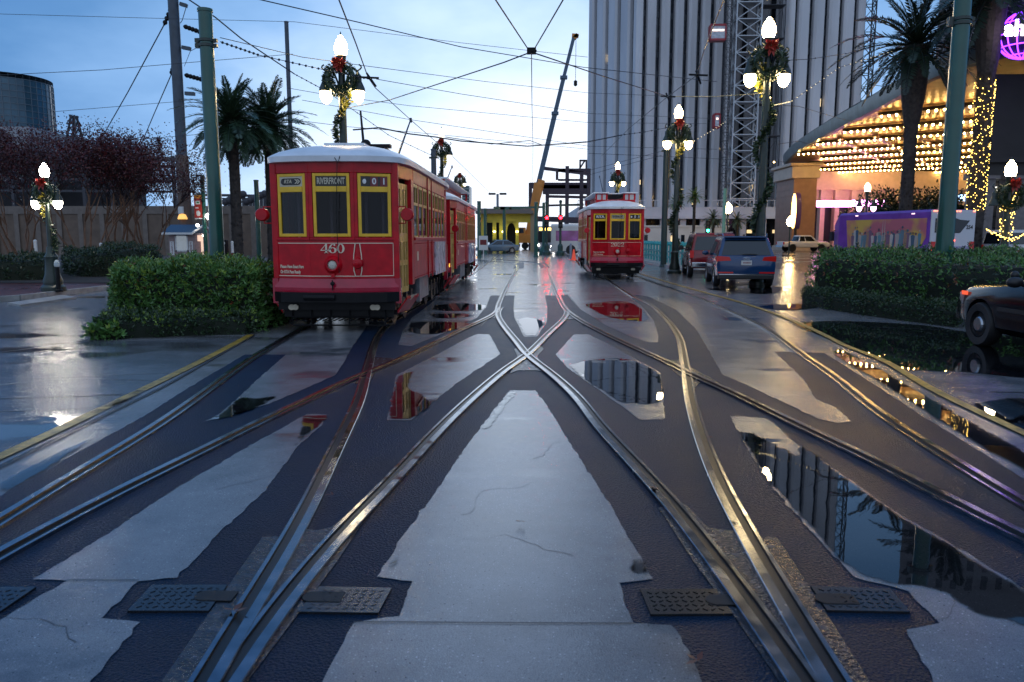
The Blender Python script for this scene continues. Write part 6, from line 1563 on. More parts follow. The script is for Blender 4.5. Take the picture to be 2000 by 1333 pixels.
pole('traction_pole', 'dark pole just left of the lamp at the join of the two left streetcars', 'pole', 849, 292, 43, .15, M_POLEB, (308,))
for px, top, Y, lab in ((936, 394, 66, 'teal pole touching the rear end of the second left streetcar'), (948, 408, 80, 'teal pole before the left part of the yellow station'), (985, 410, 82, 'teal pole before the arched opening of the yellow station'), (1047, 396, 68, 'teal pole between the crane foot and the traffic lights')):
    pole('traction_pole', lab, 'pole', px, top, Y, .17, M_GREENP, group='teal poles in the far middle')
# transmission pole fittings (parts of the utility pole)
up_ = bpy.data.objects['utility_pole']; ox3 = up_.location; Yu = 66
def upp(px, py, dy=0): return at(px, py, Yu + dy) - ox3
for px0, py0, px1, py1 in ((352, 8, 365, 12), (356, 93, 372, 96), (362, 183, 380, 184)):
    b = MB(); b.beam(upp(px0, py0), upp(px1, py1), .35, .28); b.build('bracket_arm', M_POLEB, up_)
for pa, pb in (((360, 52), (399, 66)), ((362, 147), (402, 158)), ((341, 2), (321, 48)), ((344, 112), (335, 145))):
    b = MB(); p, q = upp(*pa), upp(*pb)
    for k in range(13): c = p.lerp(q, k / 12); b.ball(c, (.20 if k % 2 else .10), 7, 5)
    b.build('insulator_string', M_BLK, up_)
b = MB(); b.bx(-.2, .2, -.85, -.62, gz(418, Yu), gz(404, Yu)); b.build('number_plate', M_WHITEW, up_)
b = MB(); b.lathe([(0, .3), (.28, .2), (.4, -.1), (.4, -.2), (0, -.2)], (0, -.5, gz(424, Yu)), 12); b.build('lamp', mat('amber_wall_lamp', (1, .6, .2), emit=(1, .5, .1), es=1.0), up_)
b = MB(); b.tube([(0, 0, 0), (0, 0, gz(303, Yu))], [.60, .52], 18); b.build('rusty_sleeve', mat('rust_grey', (.10, .065, .05), .6, var=.3, vs=1), up_)
b = MB(); b.box((0, -.1, gz(400, 43) - gz(292, 43) + 0), (.01, .01, .01))
# wires: every one a swept thin tube between two measured points
def wire(label, pts, r=.012, m=None, sag=0.0, group='overhead wires', beads=0, br=.03, bm=None):
    P = [at(*p) for p in pts]
    if sag:
        Q = []
        for i in range(len(P) - 1):
            for k in range(10): t_ = k / 10; q = P[i].lerp(P[i + 1], t_); q.z -= sag * 4 * t_ * (1 - t_); Q.append(q)
        P = Q + [P[-1]]
    b = MB(); b.tube(P, r, 5)
    if beads:
        for i in range(beads):
            u = (i + .5) / beads * (len(P) - 1); k = min(int(u), len(P) - 2); b.ball(P[k].lerp(P[k + 1], u - k), br, 6, 4, 1 if bm else 0)
    o = b.build('overhead_wire', [m or M_WIRE] + ([bm] if bm else [])); tag(o, label, 'wire', group)
    return o
wire('trolley wire over the left track, dropping from the top edge past the first lamp', [(640, -60, 9.5), (662, 0, 11), (695, 85, 13.2), (719, 152, 16.2)], .011)
wire('trolley wire over the left track, from the dark node to the rear trolley pole', [(719, 152, 16.2), (733, 172, 17.2), (806, 238, 22.8), (880, 302, 32), (960, 380, 62)], .010)
wire('left of the two trolley wires coming down from the top edge to the dark hub', [(935, -50, 9.5), (968, 0, 11), (1030, 94, 14)], .011)
wire('right of the two trolley wires coming down from the top edge to the dark hub', [(1130, -45, 9.5), (1100, 0, 11), (1045, 94, 14)], .011)
wire('trolley wire hanging from the dark hub into the distance over the middle track', [(1038, 102, 14), (1039, 210, 21), (1041, 290, 32), (1040, 360, 60)], .009)
wire('pull off wire from the dark hub down to the first lamp on the left', [(1032, 104, 14), (985, 122, 14.5), (760, 196, 21), (668, 213, 24)], .012)
wire('pull off wire from the dark hub to the right, ending before the tower', [(1043, 104, 14), (1070, 113, 14.3), (1180, 150, 18), (1302, 188, 24)], .012)
wire('trolley wire over the right track, reddish, dropping from the top edge', [(1428, -40, 9.6), (1413, 0, 11), (1376, 96, 15.2)], .011, mat('wire_red', (.30, .08, .06), .4))
wire('trolley wire over the right track, running on below the fitting towards the oncoming streetcar', [(1376, 96, 15.2), (1360, 148, 17), (1303, 190, 21), (1230, 250, 28), (1175, 305, 38)], .010)
wire('thick twisted cable slanting from the utility pole top down past the first lamp', [(366, -2, 24), (420, 34, 24), (470, 75, 25), (575, 145, 28)], .022)
wire('beaded thin cable slanting from the thin dark pole down behind the first lamp', [(575, 145, 28), (640, 180, 31), (760, 265, 38), (860, 312, 44)], .013, beads=22, br=.03)
wire('beaded dark span wire with insulators from the green pole to the first lamp', [(430, 82, 19.4), (505, 108, 20.5), (620, 134, 22.5), (716, 154, 24)], .010, beads=26, br=.035)
wire('upper plain span wire from the green pole across to the tower', [(430, 74, 19.4), (590, 112, 23), (720, 130, 26), (950, 160, 32), (1150, 182, 40), (1400, 192, 50)], .010)
wire('highest long span wire, slanting from the top edge across the crane', [(500, -2, 16), (700, 44, 18), (900, 92, 21), (1140, 132, 26), (1400, 160, 34)], .012)
wire('span wire continuing right from the node beside the first lamp', [(735, 155, 24), (900, 184, 28), (1150, 222, 38), (1390, 232, 50)], .010)
wire('faint span wire at the height of the first lamp post, crossing behind it', [(560, 172, 34), (640, 186, 35), (800, 207, 38), (1150, 240, 46), (1380, 242, 52)], .012)
wire('faint span wire below that, crossing behind the first lamp foot', [(590, 196, 34), (800, 234, 38), (1150, 286, 46), (1400, 292, 52)], .012)
wire('faint span wire just above the roof of streetcar 460', [(600, 238, 36), (680, 248, 38), (800, 258, 40), (1150, 292, 50)], .012)
wire('thick black cable sagging from the first lamp to the tower', [(690, 254, 30), (740, 250, 32), (800, 262, 34), (850, 268, 36), (900, 276, 38), (1030, 286, 40), (1145, 278, 42), (1215, 264, 44)], .030, beads=0)
wire('thin black cable twisted along the thick one', [(870, 268, 36), (960, 282, 38), (1035, 275, 39.6), (1060, 284, 40), (1145, 277, 42)], .018)
wire('dark wire with insulators from the cable end to the fourth lamp', [(1215, 264, 44), (1260, 258, 42), (1322, 246, 37)], .014, beads=9, br=.04)
wire('faint highest wire across the left sky, through the thin dark pole top', [(-60, 26, 60), (300, 36, 60), (575, 43, 60), (900, 84, 60), (1148, 112, 60)], .018)
wire('wire across the left sky rising to the thin dark pole', [(-60, 150, 52), (200, 137, 54), (400, 120, 56), (572, 106, 60)], .020)
wire('wire crossing the left sky behind the utility pole, middle of three', [(100, 219, 58), (345, 199, 60), (520, 180, 62)], .018)
wire('wire crossing the left sky behind the utility pole, lowest of three', [(230, 276, 58), (400, 262, 60), (505, 247, 62)], .018)
wire('steep guy wire running from the utility pole top down to the substation', [(321, 48, 66), (250, 180, 76), (190, 285, 90)], .05)
wire('steep lower guy wire running from the utility pole down to the substation', [(335, 145, 66), (300, 225, 78), (272, 292, 90)], .045)
wire('looping jumper wire hanging beside the utility pole', [(365, 10, 66), (356, 40, 66), (352, 46, 66)], .03)
wire('looping jumper wire from the green pole to the utility pole', [(396, 88, 40), (372, 100, 55), (360, 130, 66)], .02)
wire('beaded light string from the garlanded lamp up to the large right palm', [(1512, 206, 28), (1545, 199, 27.9), (1640, 132, 34), (1745, 100, 44)], .010, beads=34, br=.016, bm=M_BEAD)
wire('warm lit cable from the pole fitting across the hoist to the garlanded lamp', [(1302, 189, 24), (1400, 189, 26), (1470, 184, 27.5), (1500, 182, 28)], .012, mat('wire_lit', (.5, .4, .2), .4))
wire('beaded light string from the fourth lamp up to the hoist mast', [(1352, 278, 37), (1390, 256, 45), (1418, 238, 60)], .014, beads=12, br=.022, bm=M_BEAD)
wire('thin wire crossing the tower from the garlanded lamp to the right palm', [(1540, 118, 28), (1580, 116, 28), (1660, 104, 36), (1720, 92, 44)], .011, beads=4, br=.03)
wire('pair wire from the dark green pole left across the tower', [(1292, 296, 45), (1230, 312, 50), (1140, 336, 58)], .014)
wire('lower pair wire from the dark green pole left across the tower', [(1292, 304, 45), (1200, 328, 52), (1140, 345, 58)], .014)
wire('faint wire across the tower face above the palms', [(1150, 300, 70), (1300, 306, 74), (1640, 322, 80)], .02)
wire('faint wire across the right tower face, upper', [(1520, 206, 40), (1560, 208, 44), (1640, 232, 60), (1720, 250, 80)], .016)
wire('faint wire across the right tower face, lower', [(1520, 282, 40), (1560, 276, 44), (1640, 300, 60), (1690, 310, 70)], .016)
wire('bracket wire from the canopy rim across the right sky gap', [(1690, 165, 60), (1790, 176, 60)], .02)
# hub and nodes
b = MB(); c = at(1038, 100, 14); b.bx(-.08, .08, -.05, .05, -.05, .05)
for i in range(5): a = 2 * PI * i / 5; b.ball((.06 * math.cos(a), .03 * math.sin(a), .025 * math.sin(a * 2)), .035, 7, 5)
o = b.build('wire_hub', M_BLK); o.location = c; tag(o, 'dark hub where four overhead wires meet, high above the crossing', 'wire fitting')
for px, py, Y, lab in ((719, 152, 16.2, 'small dark insulated node on the trolley wire beside the first lamp'), (1362, 147, 17, 'small dark insulated node on the trolley wire before the tower'), (1303, 189, 21.5, 'small dark fitting where three wires meet before the tower, above the fourth lamp')):
    b = MB(); c = at(px, py, Y); b.beam((-.18, 0, .01), (.22, 0, -.01), .035); b.beam((-.03, 0, .09), (.12, .2, -.14), .03); b.ball((0, 0, 0), .04, 7, 5); o = b.build('wire_node', M_BLK); o.location = c; tag(o, lab, 'wire fitting', 'wire fittings')

# ---- signals, signs, small furniture
M_SIGRED = mat('signal_red', (1, .1, .1), emit=(1.0, .002, .005), es=90); M_SIGGRN = mat('signal_green', (.1, 1, .6), emit=(.05, 1.0, .5), es=12)
def signal(label, px, py, Y, h, on, post=None, arm=None):
    p = at(px, py, Y); t = thing('traffic_light', label, 'traffic light', (p.x, Y, 0), group='traffic lights'); z = p.z
    b = MB(); b.bx(-.2, .2, 0, .3, z - .75, z + .45); b.build('housing', M_BLK, t)
    for k, zz in enumerate((z + .2, z - .15, z - .5)):
        b = MB(); b.lathe([(0, -.06), (.14, -.04), (.14, 0)], (0, 0, zz), 12, None, 'y'); b.build('signal_lens', on if (k == 0 and on is M_SIGRED) or (k == 2 and on is M_SIGGRN) else M_DGR, t)
    b = MB(); top = gz(post, Y) if post else z + .5
    b.tube([(0, .35, 0), (0, .35, top)], .11, 10); b.lathe([(.4, 0), (.4, .3), (.25, .45), (.25, .9), (.14, 1.1)], (0, .35, 0), 10); b.ball((0, .35, top), .16, 8, 6)
    if arm: q = at(arm[0], arm[1], Y); b.beam((0, .35, q.z), (q.x - p.x, .35, q.z), .14)
    b.build('post', mat('pole_dark_teal', (.012, .05, .045), .4), t)
    return t
signal('red traffic light on a dark post, the left one of the two', 1068, 430, 74, 1, M_SIGRED, 396)
signal('red traffic light on a dark post with mast arm, right one nearer the oncoming streetcar', 1095, 430, 72, 1, M_SIGRED, 394, (1136, 401))
signal('green traffic light among the small palms before the tower', 1383, 441, 78, 1, M_SIGGRN)
for (xa, ya_, xb_, yb_, Y, lab) in ((968, 407, 1062, 405, 76, 'green mast arm with three lanterns spanning in front of the yellow station'),):
    b = MB(); p, q = at(xa, ya_, Y), at(xb_, yb_, Y); b.beam(p, q, .2); b.tube([(q.x, Y, 0), (q.x, Y, gz(396, Y))], .14, 8); b.lathe([(.45, 0), (.45, .4), (.2, .8)], (q.x, Y, 0), 10)
    for px in (988, 1006, 975): c = at(px, ya_, Y); b.box((c.x, Y, c.z), (1.1, .5, .3))
    o = b.build('mast_arm', M_GREENP); tag(o, lab, 'mast arm')
t = thing('street_light', 'double headed modern street light above the yellow station', 'street light', (gx(972, 100), 100, 0)); z = gz(379, 100)
b = MB(); b.tube([(0, 0, 0), (0, 0, z)], .16, 8); b.build('post', mat('galv_grey', (.20, .24, .30), .4), t)
for s in (-1, 1): b = MB(); b.box((s * .7, 0, z), (.9, .5, .25)); b.build('lamp_head', M_STEELD, t)
b = MB(); p = at(944, 475, 60); b.bx(-.35, .35, -.02, .02, -.55, .55, 0); b.bx(-.25, .25, -.025, -.019, -.15, .25, 1); b.tube([(0, .05, -.5), (0, .05, -p.z)], .04, 6, 0)
o = b.build('road_sign', [M_WHITEW, M_SIGNR]); o.location = p; tag(o, 'small white and red road sign right of the second left streetcar', 'sign')
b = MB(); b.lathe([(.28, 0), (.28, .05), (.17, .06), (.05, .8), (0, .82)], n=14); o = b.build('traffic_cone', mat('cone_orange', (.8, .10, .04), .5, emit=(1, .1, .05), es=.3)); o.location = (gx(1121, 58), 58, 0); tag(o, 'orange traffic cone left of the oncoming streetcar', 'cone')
b = MB(); b.tube([(0, 0, 0), (0, 0, 1.15)], .09, 10); b.ball((0, 0, 1.15), .1, 8, 6); o = b.build('bollard', mat('bollard_grey', (.25, .28, .34), .5)); o.location = (gx(1115, 60), 60, 0); tag(o, 'grey bollard beside the orange cone', 'bollard')
# left bollard with pale cap
t = thing('bollard', 'black bollard with pale domed cap beside the small left lamp', 'bollard', (gx(107, 22.0), 22.0, .13))
b = MB(); b.tube([(0, 0, 0), (0, 0, .72)], .06, 10); b.lathe([(.11, 0), (.11, .05), (.06, .08)], n=10); b.build('shaft', M_BLK, t)
b = MB(); b.lathe([(.065, .72), (.08, .76), (.07, .86), (.03, .92), (0, .93)], n=12); b.build('cap', mat('cap_grey', (.45, .5, .5), .4), t)
# banner, number box, marker posts
p = at(387, 405, 47.8); t = thing('banner', 'red and orange street banner with white figures on the thin green pole', 'banner', p)
b = MB(); w_, h_ = 15 * 47.8 / 1500, 46 * 47.8 / 1500
b.bx(-w_ / 2, w_ / 2, -.01, .01, -h_ / 2, h_ / 2); b.build('cloth', mat('banner_red', (.40, .035, .025), .5), t)
b = MB()
b.bx(-w_ / 2, w_ / 2, -.015, -.011, h_ * .36, h_ * .5, 0); b.bx(-w_ * .3, w_ * .3, -.016, -.012, h_ * .12, h_ * .26, 1); b.bx(-w_ * .16, w_ * .16, -.02, -.016, h_ * .16, h_ * .22, 2)
b.bx(-w_ * .36, w_ * .05, -.016, -.012, -h_ * .06, h_ * .0, 1); b.ball((0, -.012, -h_ * .26), (w_ * .28, .006, h_ * .12), 10, 6, 1); b.bx(-w_ * .5, w_ * .5, -.016, -.012, -h_ * .5, -h_ * .45, 1)
b.build('print', [mat('banner_orange', (.7, .25, .03), .5), M_WHITEW, mat('banner_green', (.05, .3, .1), .5)], t)
b = MB(); b.beam((w_ / 2, 0, h_ / 2 + .03), (gx(401, 48) - p.x, .2, h_ / 2 + .03), .05); b.beam((w_ / 2, 0, -h_ / 2 - .03), (gx(401, 48) - p.x, .2, -h_ / 2 - .03), .05); b.beam((-w_ / 2, 0, h_ / 2 + .03), (w_ / 2, 0, h_ / 2 + .03), .05); b.build('bracket', M_GREENP, t)
b = MB(); b.ball((0, 0, 0), .18, 12, 8); o = b.build('wall_lamp', mat('cold_lamp', (1, 1, 1), emit=(1, .97, .9), es=40)); o.location = at(408, 423, 47); tag(o, 'bright round lamp between the thin and the thick green pole', 'lamp')
t = thing('number_box', 'black roadside box with white number 20 at the foot of the thick green pole', 'box', (gx(436, 20.5), 20.5, 0)); b = MB(); zz = gz(469, 20.5)
b.bx(-.10, .10, -.08, .08, 0, zz); b.build('cabinet', M_BLK, t, bevel=.01); b = MB(); letter(b, '20', .085, (.03, -.085, zz - .09), bold=.002); b.build('number', M_WHT, t)
for px, py0, py1, Y, lab in ((68, 472, 500, 33, 'slim white marker post with red foot among the far left shrubs'), (196, 478, 500, 36, 'slim white marker post under the red leaved trees'), (453, 474, 500, 40, 'slim white marker post right of the black number box')):
    b = MB(); z0, z1 = gz(py1 + 6, Y), gz(py0, Y); b.tube([(0, 0, z0), (0, 0, z1)], .07, 8); b.ball((0, 0, z1), .08, 8, 5); b.lathe([(.072, z0), (.074, z0 + .3)], n=8, k=1); o = b.build('marker_post', [M_WHITEW, M_SIGNR]); o.location = (gx(px, Y), Y, 0); tag(o, lab, 'post', 'marker posts')
# turquoise railing
t = thing('railing', 'turquoise picket railing between the oncoming streetcar and the parked vehicles', 'fence', (8.5, 50, .14))
M_TUR = mat('railing_turquoise', (.03, .30, .30), .35, var=.15, vs=4)
y = -9.0
while y < 12:
    b = MB(); b.bx(-.06, .06, y, y + .26, 0, 1.08); b.lathe([(.17, 1.06), (.19, 1.14), (.12, 1.28), (0, 1.33)], (0, y + .13, 0), 8); y += 1.25; b.build('picket', M_TUR, t)
b = MB()
for z in (.28, .62): b.bx(-.04, .04, -9, 12.2, z, z + .12)
b.build('rail', M_TUR, t)
# ------------------------------------------------------------------ vehicles: local x runs from the tail (0) to the nose (L), z up
M_TYRE = mat('tyre_rubber', (.012, .012, .013), .6, var=.3, vs=12); M_RIM = mat('alloy_rim', (.42, .43, .45), .22, metal=.9)
M_CGL = mat('car_glass', (.008, .012, .016), .06, spec=.8); M_PLA = mat('black_plastic', (.014, .014, .015), .45)
M_TAILR = mat('tail_red', (.30, .01, .012), .15, emit=(1, .03, .02), es=.07); M_TAILON = mat('tail_red_lit', (1, .1, .05), emit=(1, .07, .03), es=14)
M_HEADON = mat('headlamp_lit', (1, 1, .95), emit=(1, .93, .8), es=40); M_HEAD = mat('headlamp_glass', (.5, .5, .52), .1)
M_PLATE = mat('plate_white', (.6, .6, .58), .4)
def cut(o, cutters):
    for c in cutters:
        m = o.modifiers.new('cut', 'BOOLEAN'); m.operation = 'DIFFERENCE'; m.solver = 'EXACT'; m.object = c
    dg = bpy.context.evaluated_depsgraph_get(); dg.update()
    me = bpy.data.meshes.new_from_object(o.evaluated_get(dg)); o.modifiers.clear(); o.data = me
    for c in cutters: bpy.data.objects.remove(c)
def car(name, label, cat, loc, head, st, gh, wheels, paint, wins=(), wr=.36, rim_r=.24, group=None, arch=1.12, ghm=None, hub=False, bumpers=None):
    """st: (x, z_bottom, z_top, half width) stations of the lower body; gh: (x0b, x0t, x1t, x1b, z_base, z_top, half_base, half_top); wins: side glass spans (fraction along base, fraction along roof)"""
    root = thing(name, label, cat, loc, head, group)
    b = MB(); rings = []
    for x, zb, zt, w in st:
        zm = zb + (zt - zb) * .55
        half = [(w * .86, zb), (w * .97, zb + .10), (w, zm), (w * .985, zt - .12), (w * .93, zt - .03), (w * .80, zt)]
        rings.append([Vector((x, -y, z)) for y, z in half] + [Vector((x, y, z)) for y, z in half[::-1]])
    b.loft([r[::-1] for r in rings]); o = b.build('body', paint, root)
    cs = []
    for wx in wheels:
        for s in (-1, 1):
            c = MB(); c.cyl((wx, s * (st[len(st) // 2][3]), wr), wr * arch, .56, 24, None, 'y'); cs.append(c.build('cutter', paint, root))
    bpy.context.view_layer.update(); cut(o, cs)
    o.data.polygons.foreach_set('use_smooth', [True] * len(o.data.polygons)); o.data.set_sharp_from_angle(angle=R(32))
    bv = o.modifiers.new('bevel', 'BEVEL'); bv.width = .018; bv.segments = 2; bv.limit_method = 'ANGLE'; bv.angle_limit = R(40)
    a0, t0, t1, a1, zb, zt, wb, wt = gh
    g = MB(); rr = []
    prof = [(0, a0, wb), (.04, a0 + .02, wb)]
    def ring(f): return [Vector((a0 + (t0 - a0) * f, -(wb + (wt - wb) * f), zb + (zt - zb) * f)), Vector((a1 + (t1 - a1) * f, -(wb + (wt - wb) * f), zb + (zt - zb) * f)), Vector((a1 + (t1 - a1) * f, wb + (wt - wb) * f, zb + (zt - zb) * f)), Vector((a0 + (t0 - a0) * f, wb + (wt - wb) * f, zb + (zt - zb) * f))]
    top = ring(1.0); cen = (top[0] + top[2]) / 2; tt = [cen + (p - cen) * .86 + Vector((0, 0, .045)) for p in top]
    g.loft([ring(-.06), ring(.5), top, tt]); ro = g.build('roof', ghm or paint, root, bevel=.05, seg=3)
    for s in (-1, 1):
        def sp(u, f):
            x = (a0 + (t0 - a0) * f) * (1 - u) + (a1 + (t1 - a1) * f) * u
            return Vector((x, s * (wb + (wt - wb) * f + .006), zb + (zt - zb) * f))
        for u0, u1 in wins:
            q = [sp(u0, .06), sp(u1, .06), sp(u1, .86), sp(u0, .86)]
            w = MB(); w.add(q, [[0, 1, 2, 3] if s < 0 else [3, 2, 1, 0]]); w.build('side_window', M_CGL, root)
    def ep(xa, xt, y, f, off): return Vector((xa + (xt - xa) * f + off, y * (wb + (wt - wb) * f), zb + (zt - zb) * f))
    w = MB(); w.add([ep(a0, t0, -.88, .10, -.012), ep(a0, t0, .88, .10, -.012), ep(a0, t0, .86, .86, -.012), ep(a0, t0, -.86, .86, -.012)], [[3, 2, 1, 0]]); w.build('rear_window', M_CGL, root)
    w = MB(); w.add([ep(a1, t1, -.90, .06, .012), ep(a1, t1, .90, .06, .012), ep(a1, t1, .86, .9, .012), ep(a1, t1, -.86, .9, .012)], [[0, 1, 2, 3]]); w.build('windscreen', M_CGL, root)
    W_ = st[len(st) // 2][3]
    for wx in wheels:
        for s in (-1, 1):
            t = MB(); t.lathe([(rim_r, -.10), (wr * .93, -.11), (wr, -.07), (wr, .07), (wr * .93, .11), (rim_r, .10), (rim_r, -.10)], (wx, s * (W_ - .11), wr), 24, None, 'y'); wo = t.build('wheel', M_TYRE, root, smooth='auto')
            r = MB(); yo = s * (W_ - .02)
            if hub: r.lathe([(0, .0), (.10, -.0), (.12, -.02), (.13, -.05)][::1], (wx, yo + (.02 if s > 0 else -.02), wr), 16, None, 'y')
            r.lathe([(rim_r, -.03), (rim_r * .9, .0), (rim_r * .86, -.03)] if s > 0 else [(rim_r, .03), (rim_r * .9, .0), (rim_r * .86, .03)], (wx, yo, wr), 20, 1 if hub else 0, 'y')
            r.cyl((wx, yo - s * .09, wr), rim_r * .95, .02, 20, 1, 'y')
            if not hub:
                for k in range(5):
                    a = 2 * PI * k / 5 + .3; r.beam((wx, yo - s * .02, wr), (wx + math.cos(a) * rim_r * .9, yo - s * .02, wr + math.sin(a) * rim_r * .9), .06, .03, 0, up=(0, 1, 0))
                r.cyl((wx, yo - s * .01, wr), .05, .04, 12, 0, 'y')
            r.build('rim', [M_RIM, M_PLA], wo)
    return root
def part(root, name, m, *boxes, bevel=0.0):
    b = MB()
    for q in boxes: b.bx(*q)
    return b.build(name, m, root, bevel=bevel)
def hd(deg): return R(90 - deg)           # 0 = nose pointing straight away, positive = to the right

# blue SUV
M_BLUE = mat('suv_blue', (.008, .042, .125), .18, coat=.4)
S = car('suv', 'dark blue SUV with chrome roof rails, parked beyond the yellow line', 'SUV', (gx(1460, 26.0), 26.0, 0), hd(8),
    [(0.0, .48, .98, .86), (.06, .34, 1.06, .95), (.5, .30, 1.08, .985), (1.6, .28, 1.06, .99), (3.6, .28, 1.04, .985), (4.4, .30, .98, .95), (4.9, .36, .80, .82), (5.02, .42, .70, .70)],
    (.10, .52, 3.0, 3.9, 1.04, 1.70, .93, .74), (.98, 3.95), M_BLUE, ((.03, .20), (.23, .50), (.53, .90)), wr=.38, rim_r=.27)
for s in (-1, 1):
    b = MB(); b.prism([(-.005, s * .50, .93), (-.005, s * .95, .90), (-.005, s * .95, 1.08), (-.005, s * .56, 1.05)][::s], (.05, 0, 0)); b.prism([(.02, s * .955, .90), (.36, s * .992, .96), (.36, s * .992, 1.03), (.02, s * .955, 1.08)][::s], (0, -s * .04, 0)); b.build('tail_light', M_TAILR, S)
    part(S, 'reflector', M_TAILR, (-.02, .02, min(s * .42, s * .92), max(s * .42, s * .92), .50, .55))
    b = MB(); b.tube([(.62, s * .72, 1.74), (.75, s * .73, 1.81), (2.6, s * .73, 1.82), (2.85, s * .72, 1.75)], .018, 6); b.build('roof_rail', M_CHR, S)
    b = MB(); b.ball((3.35, s * 1.08, 1.12), (.10, .13, .09), 10, 6); b.beam((3.4, s * .95, 1.08), (3.36, s * 1.05, 1.1), .05); b.build('door_mirror', M_BLUE, S, smooth=True)
    part(S, 'door_handle', M_BLUE, (1.75, 1.95, min(s * .975, s * 1.01), max(s * .975, s * 1.01), .90, .93), (2.75, 2.95, min(s * .975, s * 1.01), max(s * .975, s * 1.01), .90, .93))
part(S, 'number_plate', M_PLATE, (-.03, .0, -.17, .17, .78, .93)); part(S, 'plate_text', mat('plate_print', (.30, .12, .12), .5), *[(-.034, -.03, -.13 + k * .042, -.10 + k * .042, .83, .885) for k in range(6)])
b = MB()
for k in range(4):
    n = 12; b.tube([(-.012, -.075 + k * .05 + .034 * math.cos(2 * PI * i / n), 1.0 + .034 * math.sin(2 * PI * i / n)) for i in range(n + 1)], .006, 4)
b.build('badge', M_CHR, S)
part(S, 'bumper', M_PLA, (-.05, .3, -.90, .90, .30, .46), bevel=.03); part(S, 'chrome_strip', M_CHR, (-.03, .01, -.88, .88, .455, .475))
part(S, 'spoiler', M_BLUE, (.36, .66, -.68, .68, 1.68, 1.73), bevel=.02); part(S, 'wiper', M_PLA, (.10, .13, -.35, .12, 1.13, 1.15)); part(S, 'antenna', M_PLA, (.9, 1.05, -.03, .03, 1.74, 1.80))
# dark red SUV
M_DR = mat('suv_red', (.15, .005, .010), .18, coat=.4)
S = car('suv', 'dark red SUV with chrome rear bumper, parked left of the blue one', 'SUV', (gx(1397, 32.0), 32.0, 0), hd(7),
    [(0.0, .56, 1.0, .88), (.06, .44, 1.10, .97), (.5, .40, 1.13, .995), (1.8, .38, 1.12, 1.0), (3.7, .38, 1.10, .995), (4.6, .40, 1.04, .96), (5.15, .46, .9, .86), (5.25, .52, .8, .76)],
    (.06, .34, 3.1, 3.85, 1.10, 1.84, .95, .80), (1.1, 4.15), M_DR, ((.04, .24), (.27, .54), (.57, .92)), wr=.40, rim_r=.26)
for s in (-1, 1):
    part(S, 'tail_light', M_TAILR, (-.02, .10, min(s * .84, s * .99), max(s * .84, s * .99), .86, 1.16))
    b = MB(); b.bx(3.35, 3.55, min(s * 1.02, s * 1.24), max(s * 1.02, s * 1.24), 1.14, 1.32); b.beam((3.45, s * .95, 1.18), (3.45, s * 1.05, 1.2), .06); b.build('door_mirror', M_PLA, S, bevel=.04)
    part(S, 'running_board', M_CHR, (1.6, 3.5, min(s * .96, s * 1.06), max(s * .96, s * 1.06), .36, .40)); part(S, 'roof_rail', M_CHR, (.7, 2.9, min(s * .74, s * .78), max(s * .74, s * .78), 1.90, 1.93))
part(S, 'bumper', M_CHR, (-.14, .2, -.93, .93, .48, .68), bevel=.03); part(S, 'tailgate_handle', M_PLA, (-.03, .0, -.14, .14, .95, 1.02)); part(S, 'high_brake_light', M_TAILR, (.30, .33, -.2, .2, 1.83, 1.86))
part(S, 'roof_marker', M_PLATE, (.28, .34, -.34, .0, 1.82, 1.86))
# white pickup far right
M_WP = mat('pickup_white', (.62, .62, .63), .25, coat=.5)
Yp = 92; S = car('pickup_truck', 'white crew cab pickup truck standing before the casino facade', 'pickup truck', (gx(1524, Yp + 1), Yp + 1, 0), R(8),
    [(0.0, .62, 1.16, .92), (.08, .56, 1.22, .98), (1.9, .52, 1.22, 1.0), (2.0, .50, 1.22, 1.0), (4.3, .50, 1.22, 1.0), (5.3, .52, 1.18, .97), (5.75, .58, 1.06, .9), (5.86, .66, .95, .84)],
    (1.85, 2.05, 3.5, 4.35, 1.20, 1.90, .93, .78), (1.15, 4.75), M_WP, ((.05, .34), (.38, .86)), wr=.44, rim_r=.27)
part(S, 'bed', M_PLA, (.12, 1.75, -.80, .80, 1.20, 1.235)); part(S, 'bumper', M_CHR, (-.14, .1, -.9, .9, .55, .75))
for s in (-1, 1): part(S, 'tail_light', M_TAILR, (-.02, .08, min(s * .82, s * .985), max(s * .82, s * .985), .85, 1.15)); part(S, 'headlight', M_HEAD, (5.66, 5.84, min(s * .62, s * .86), max(s * .62, s * .86), .92, 1.06))
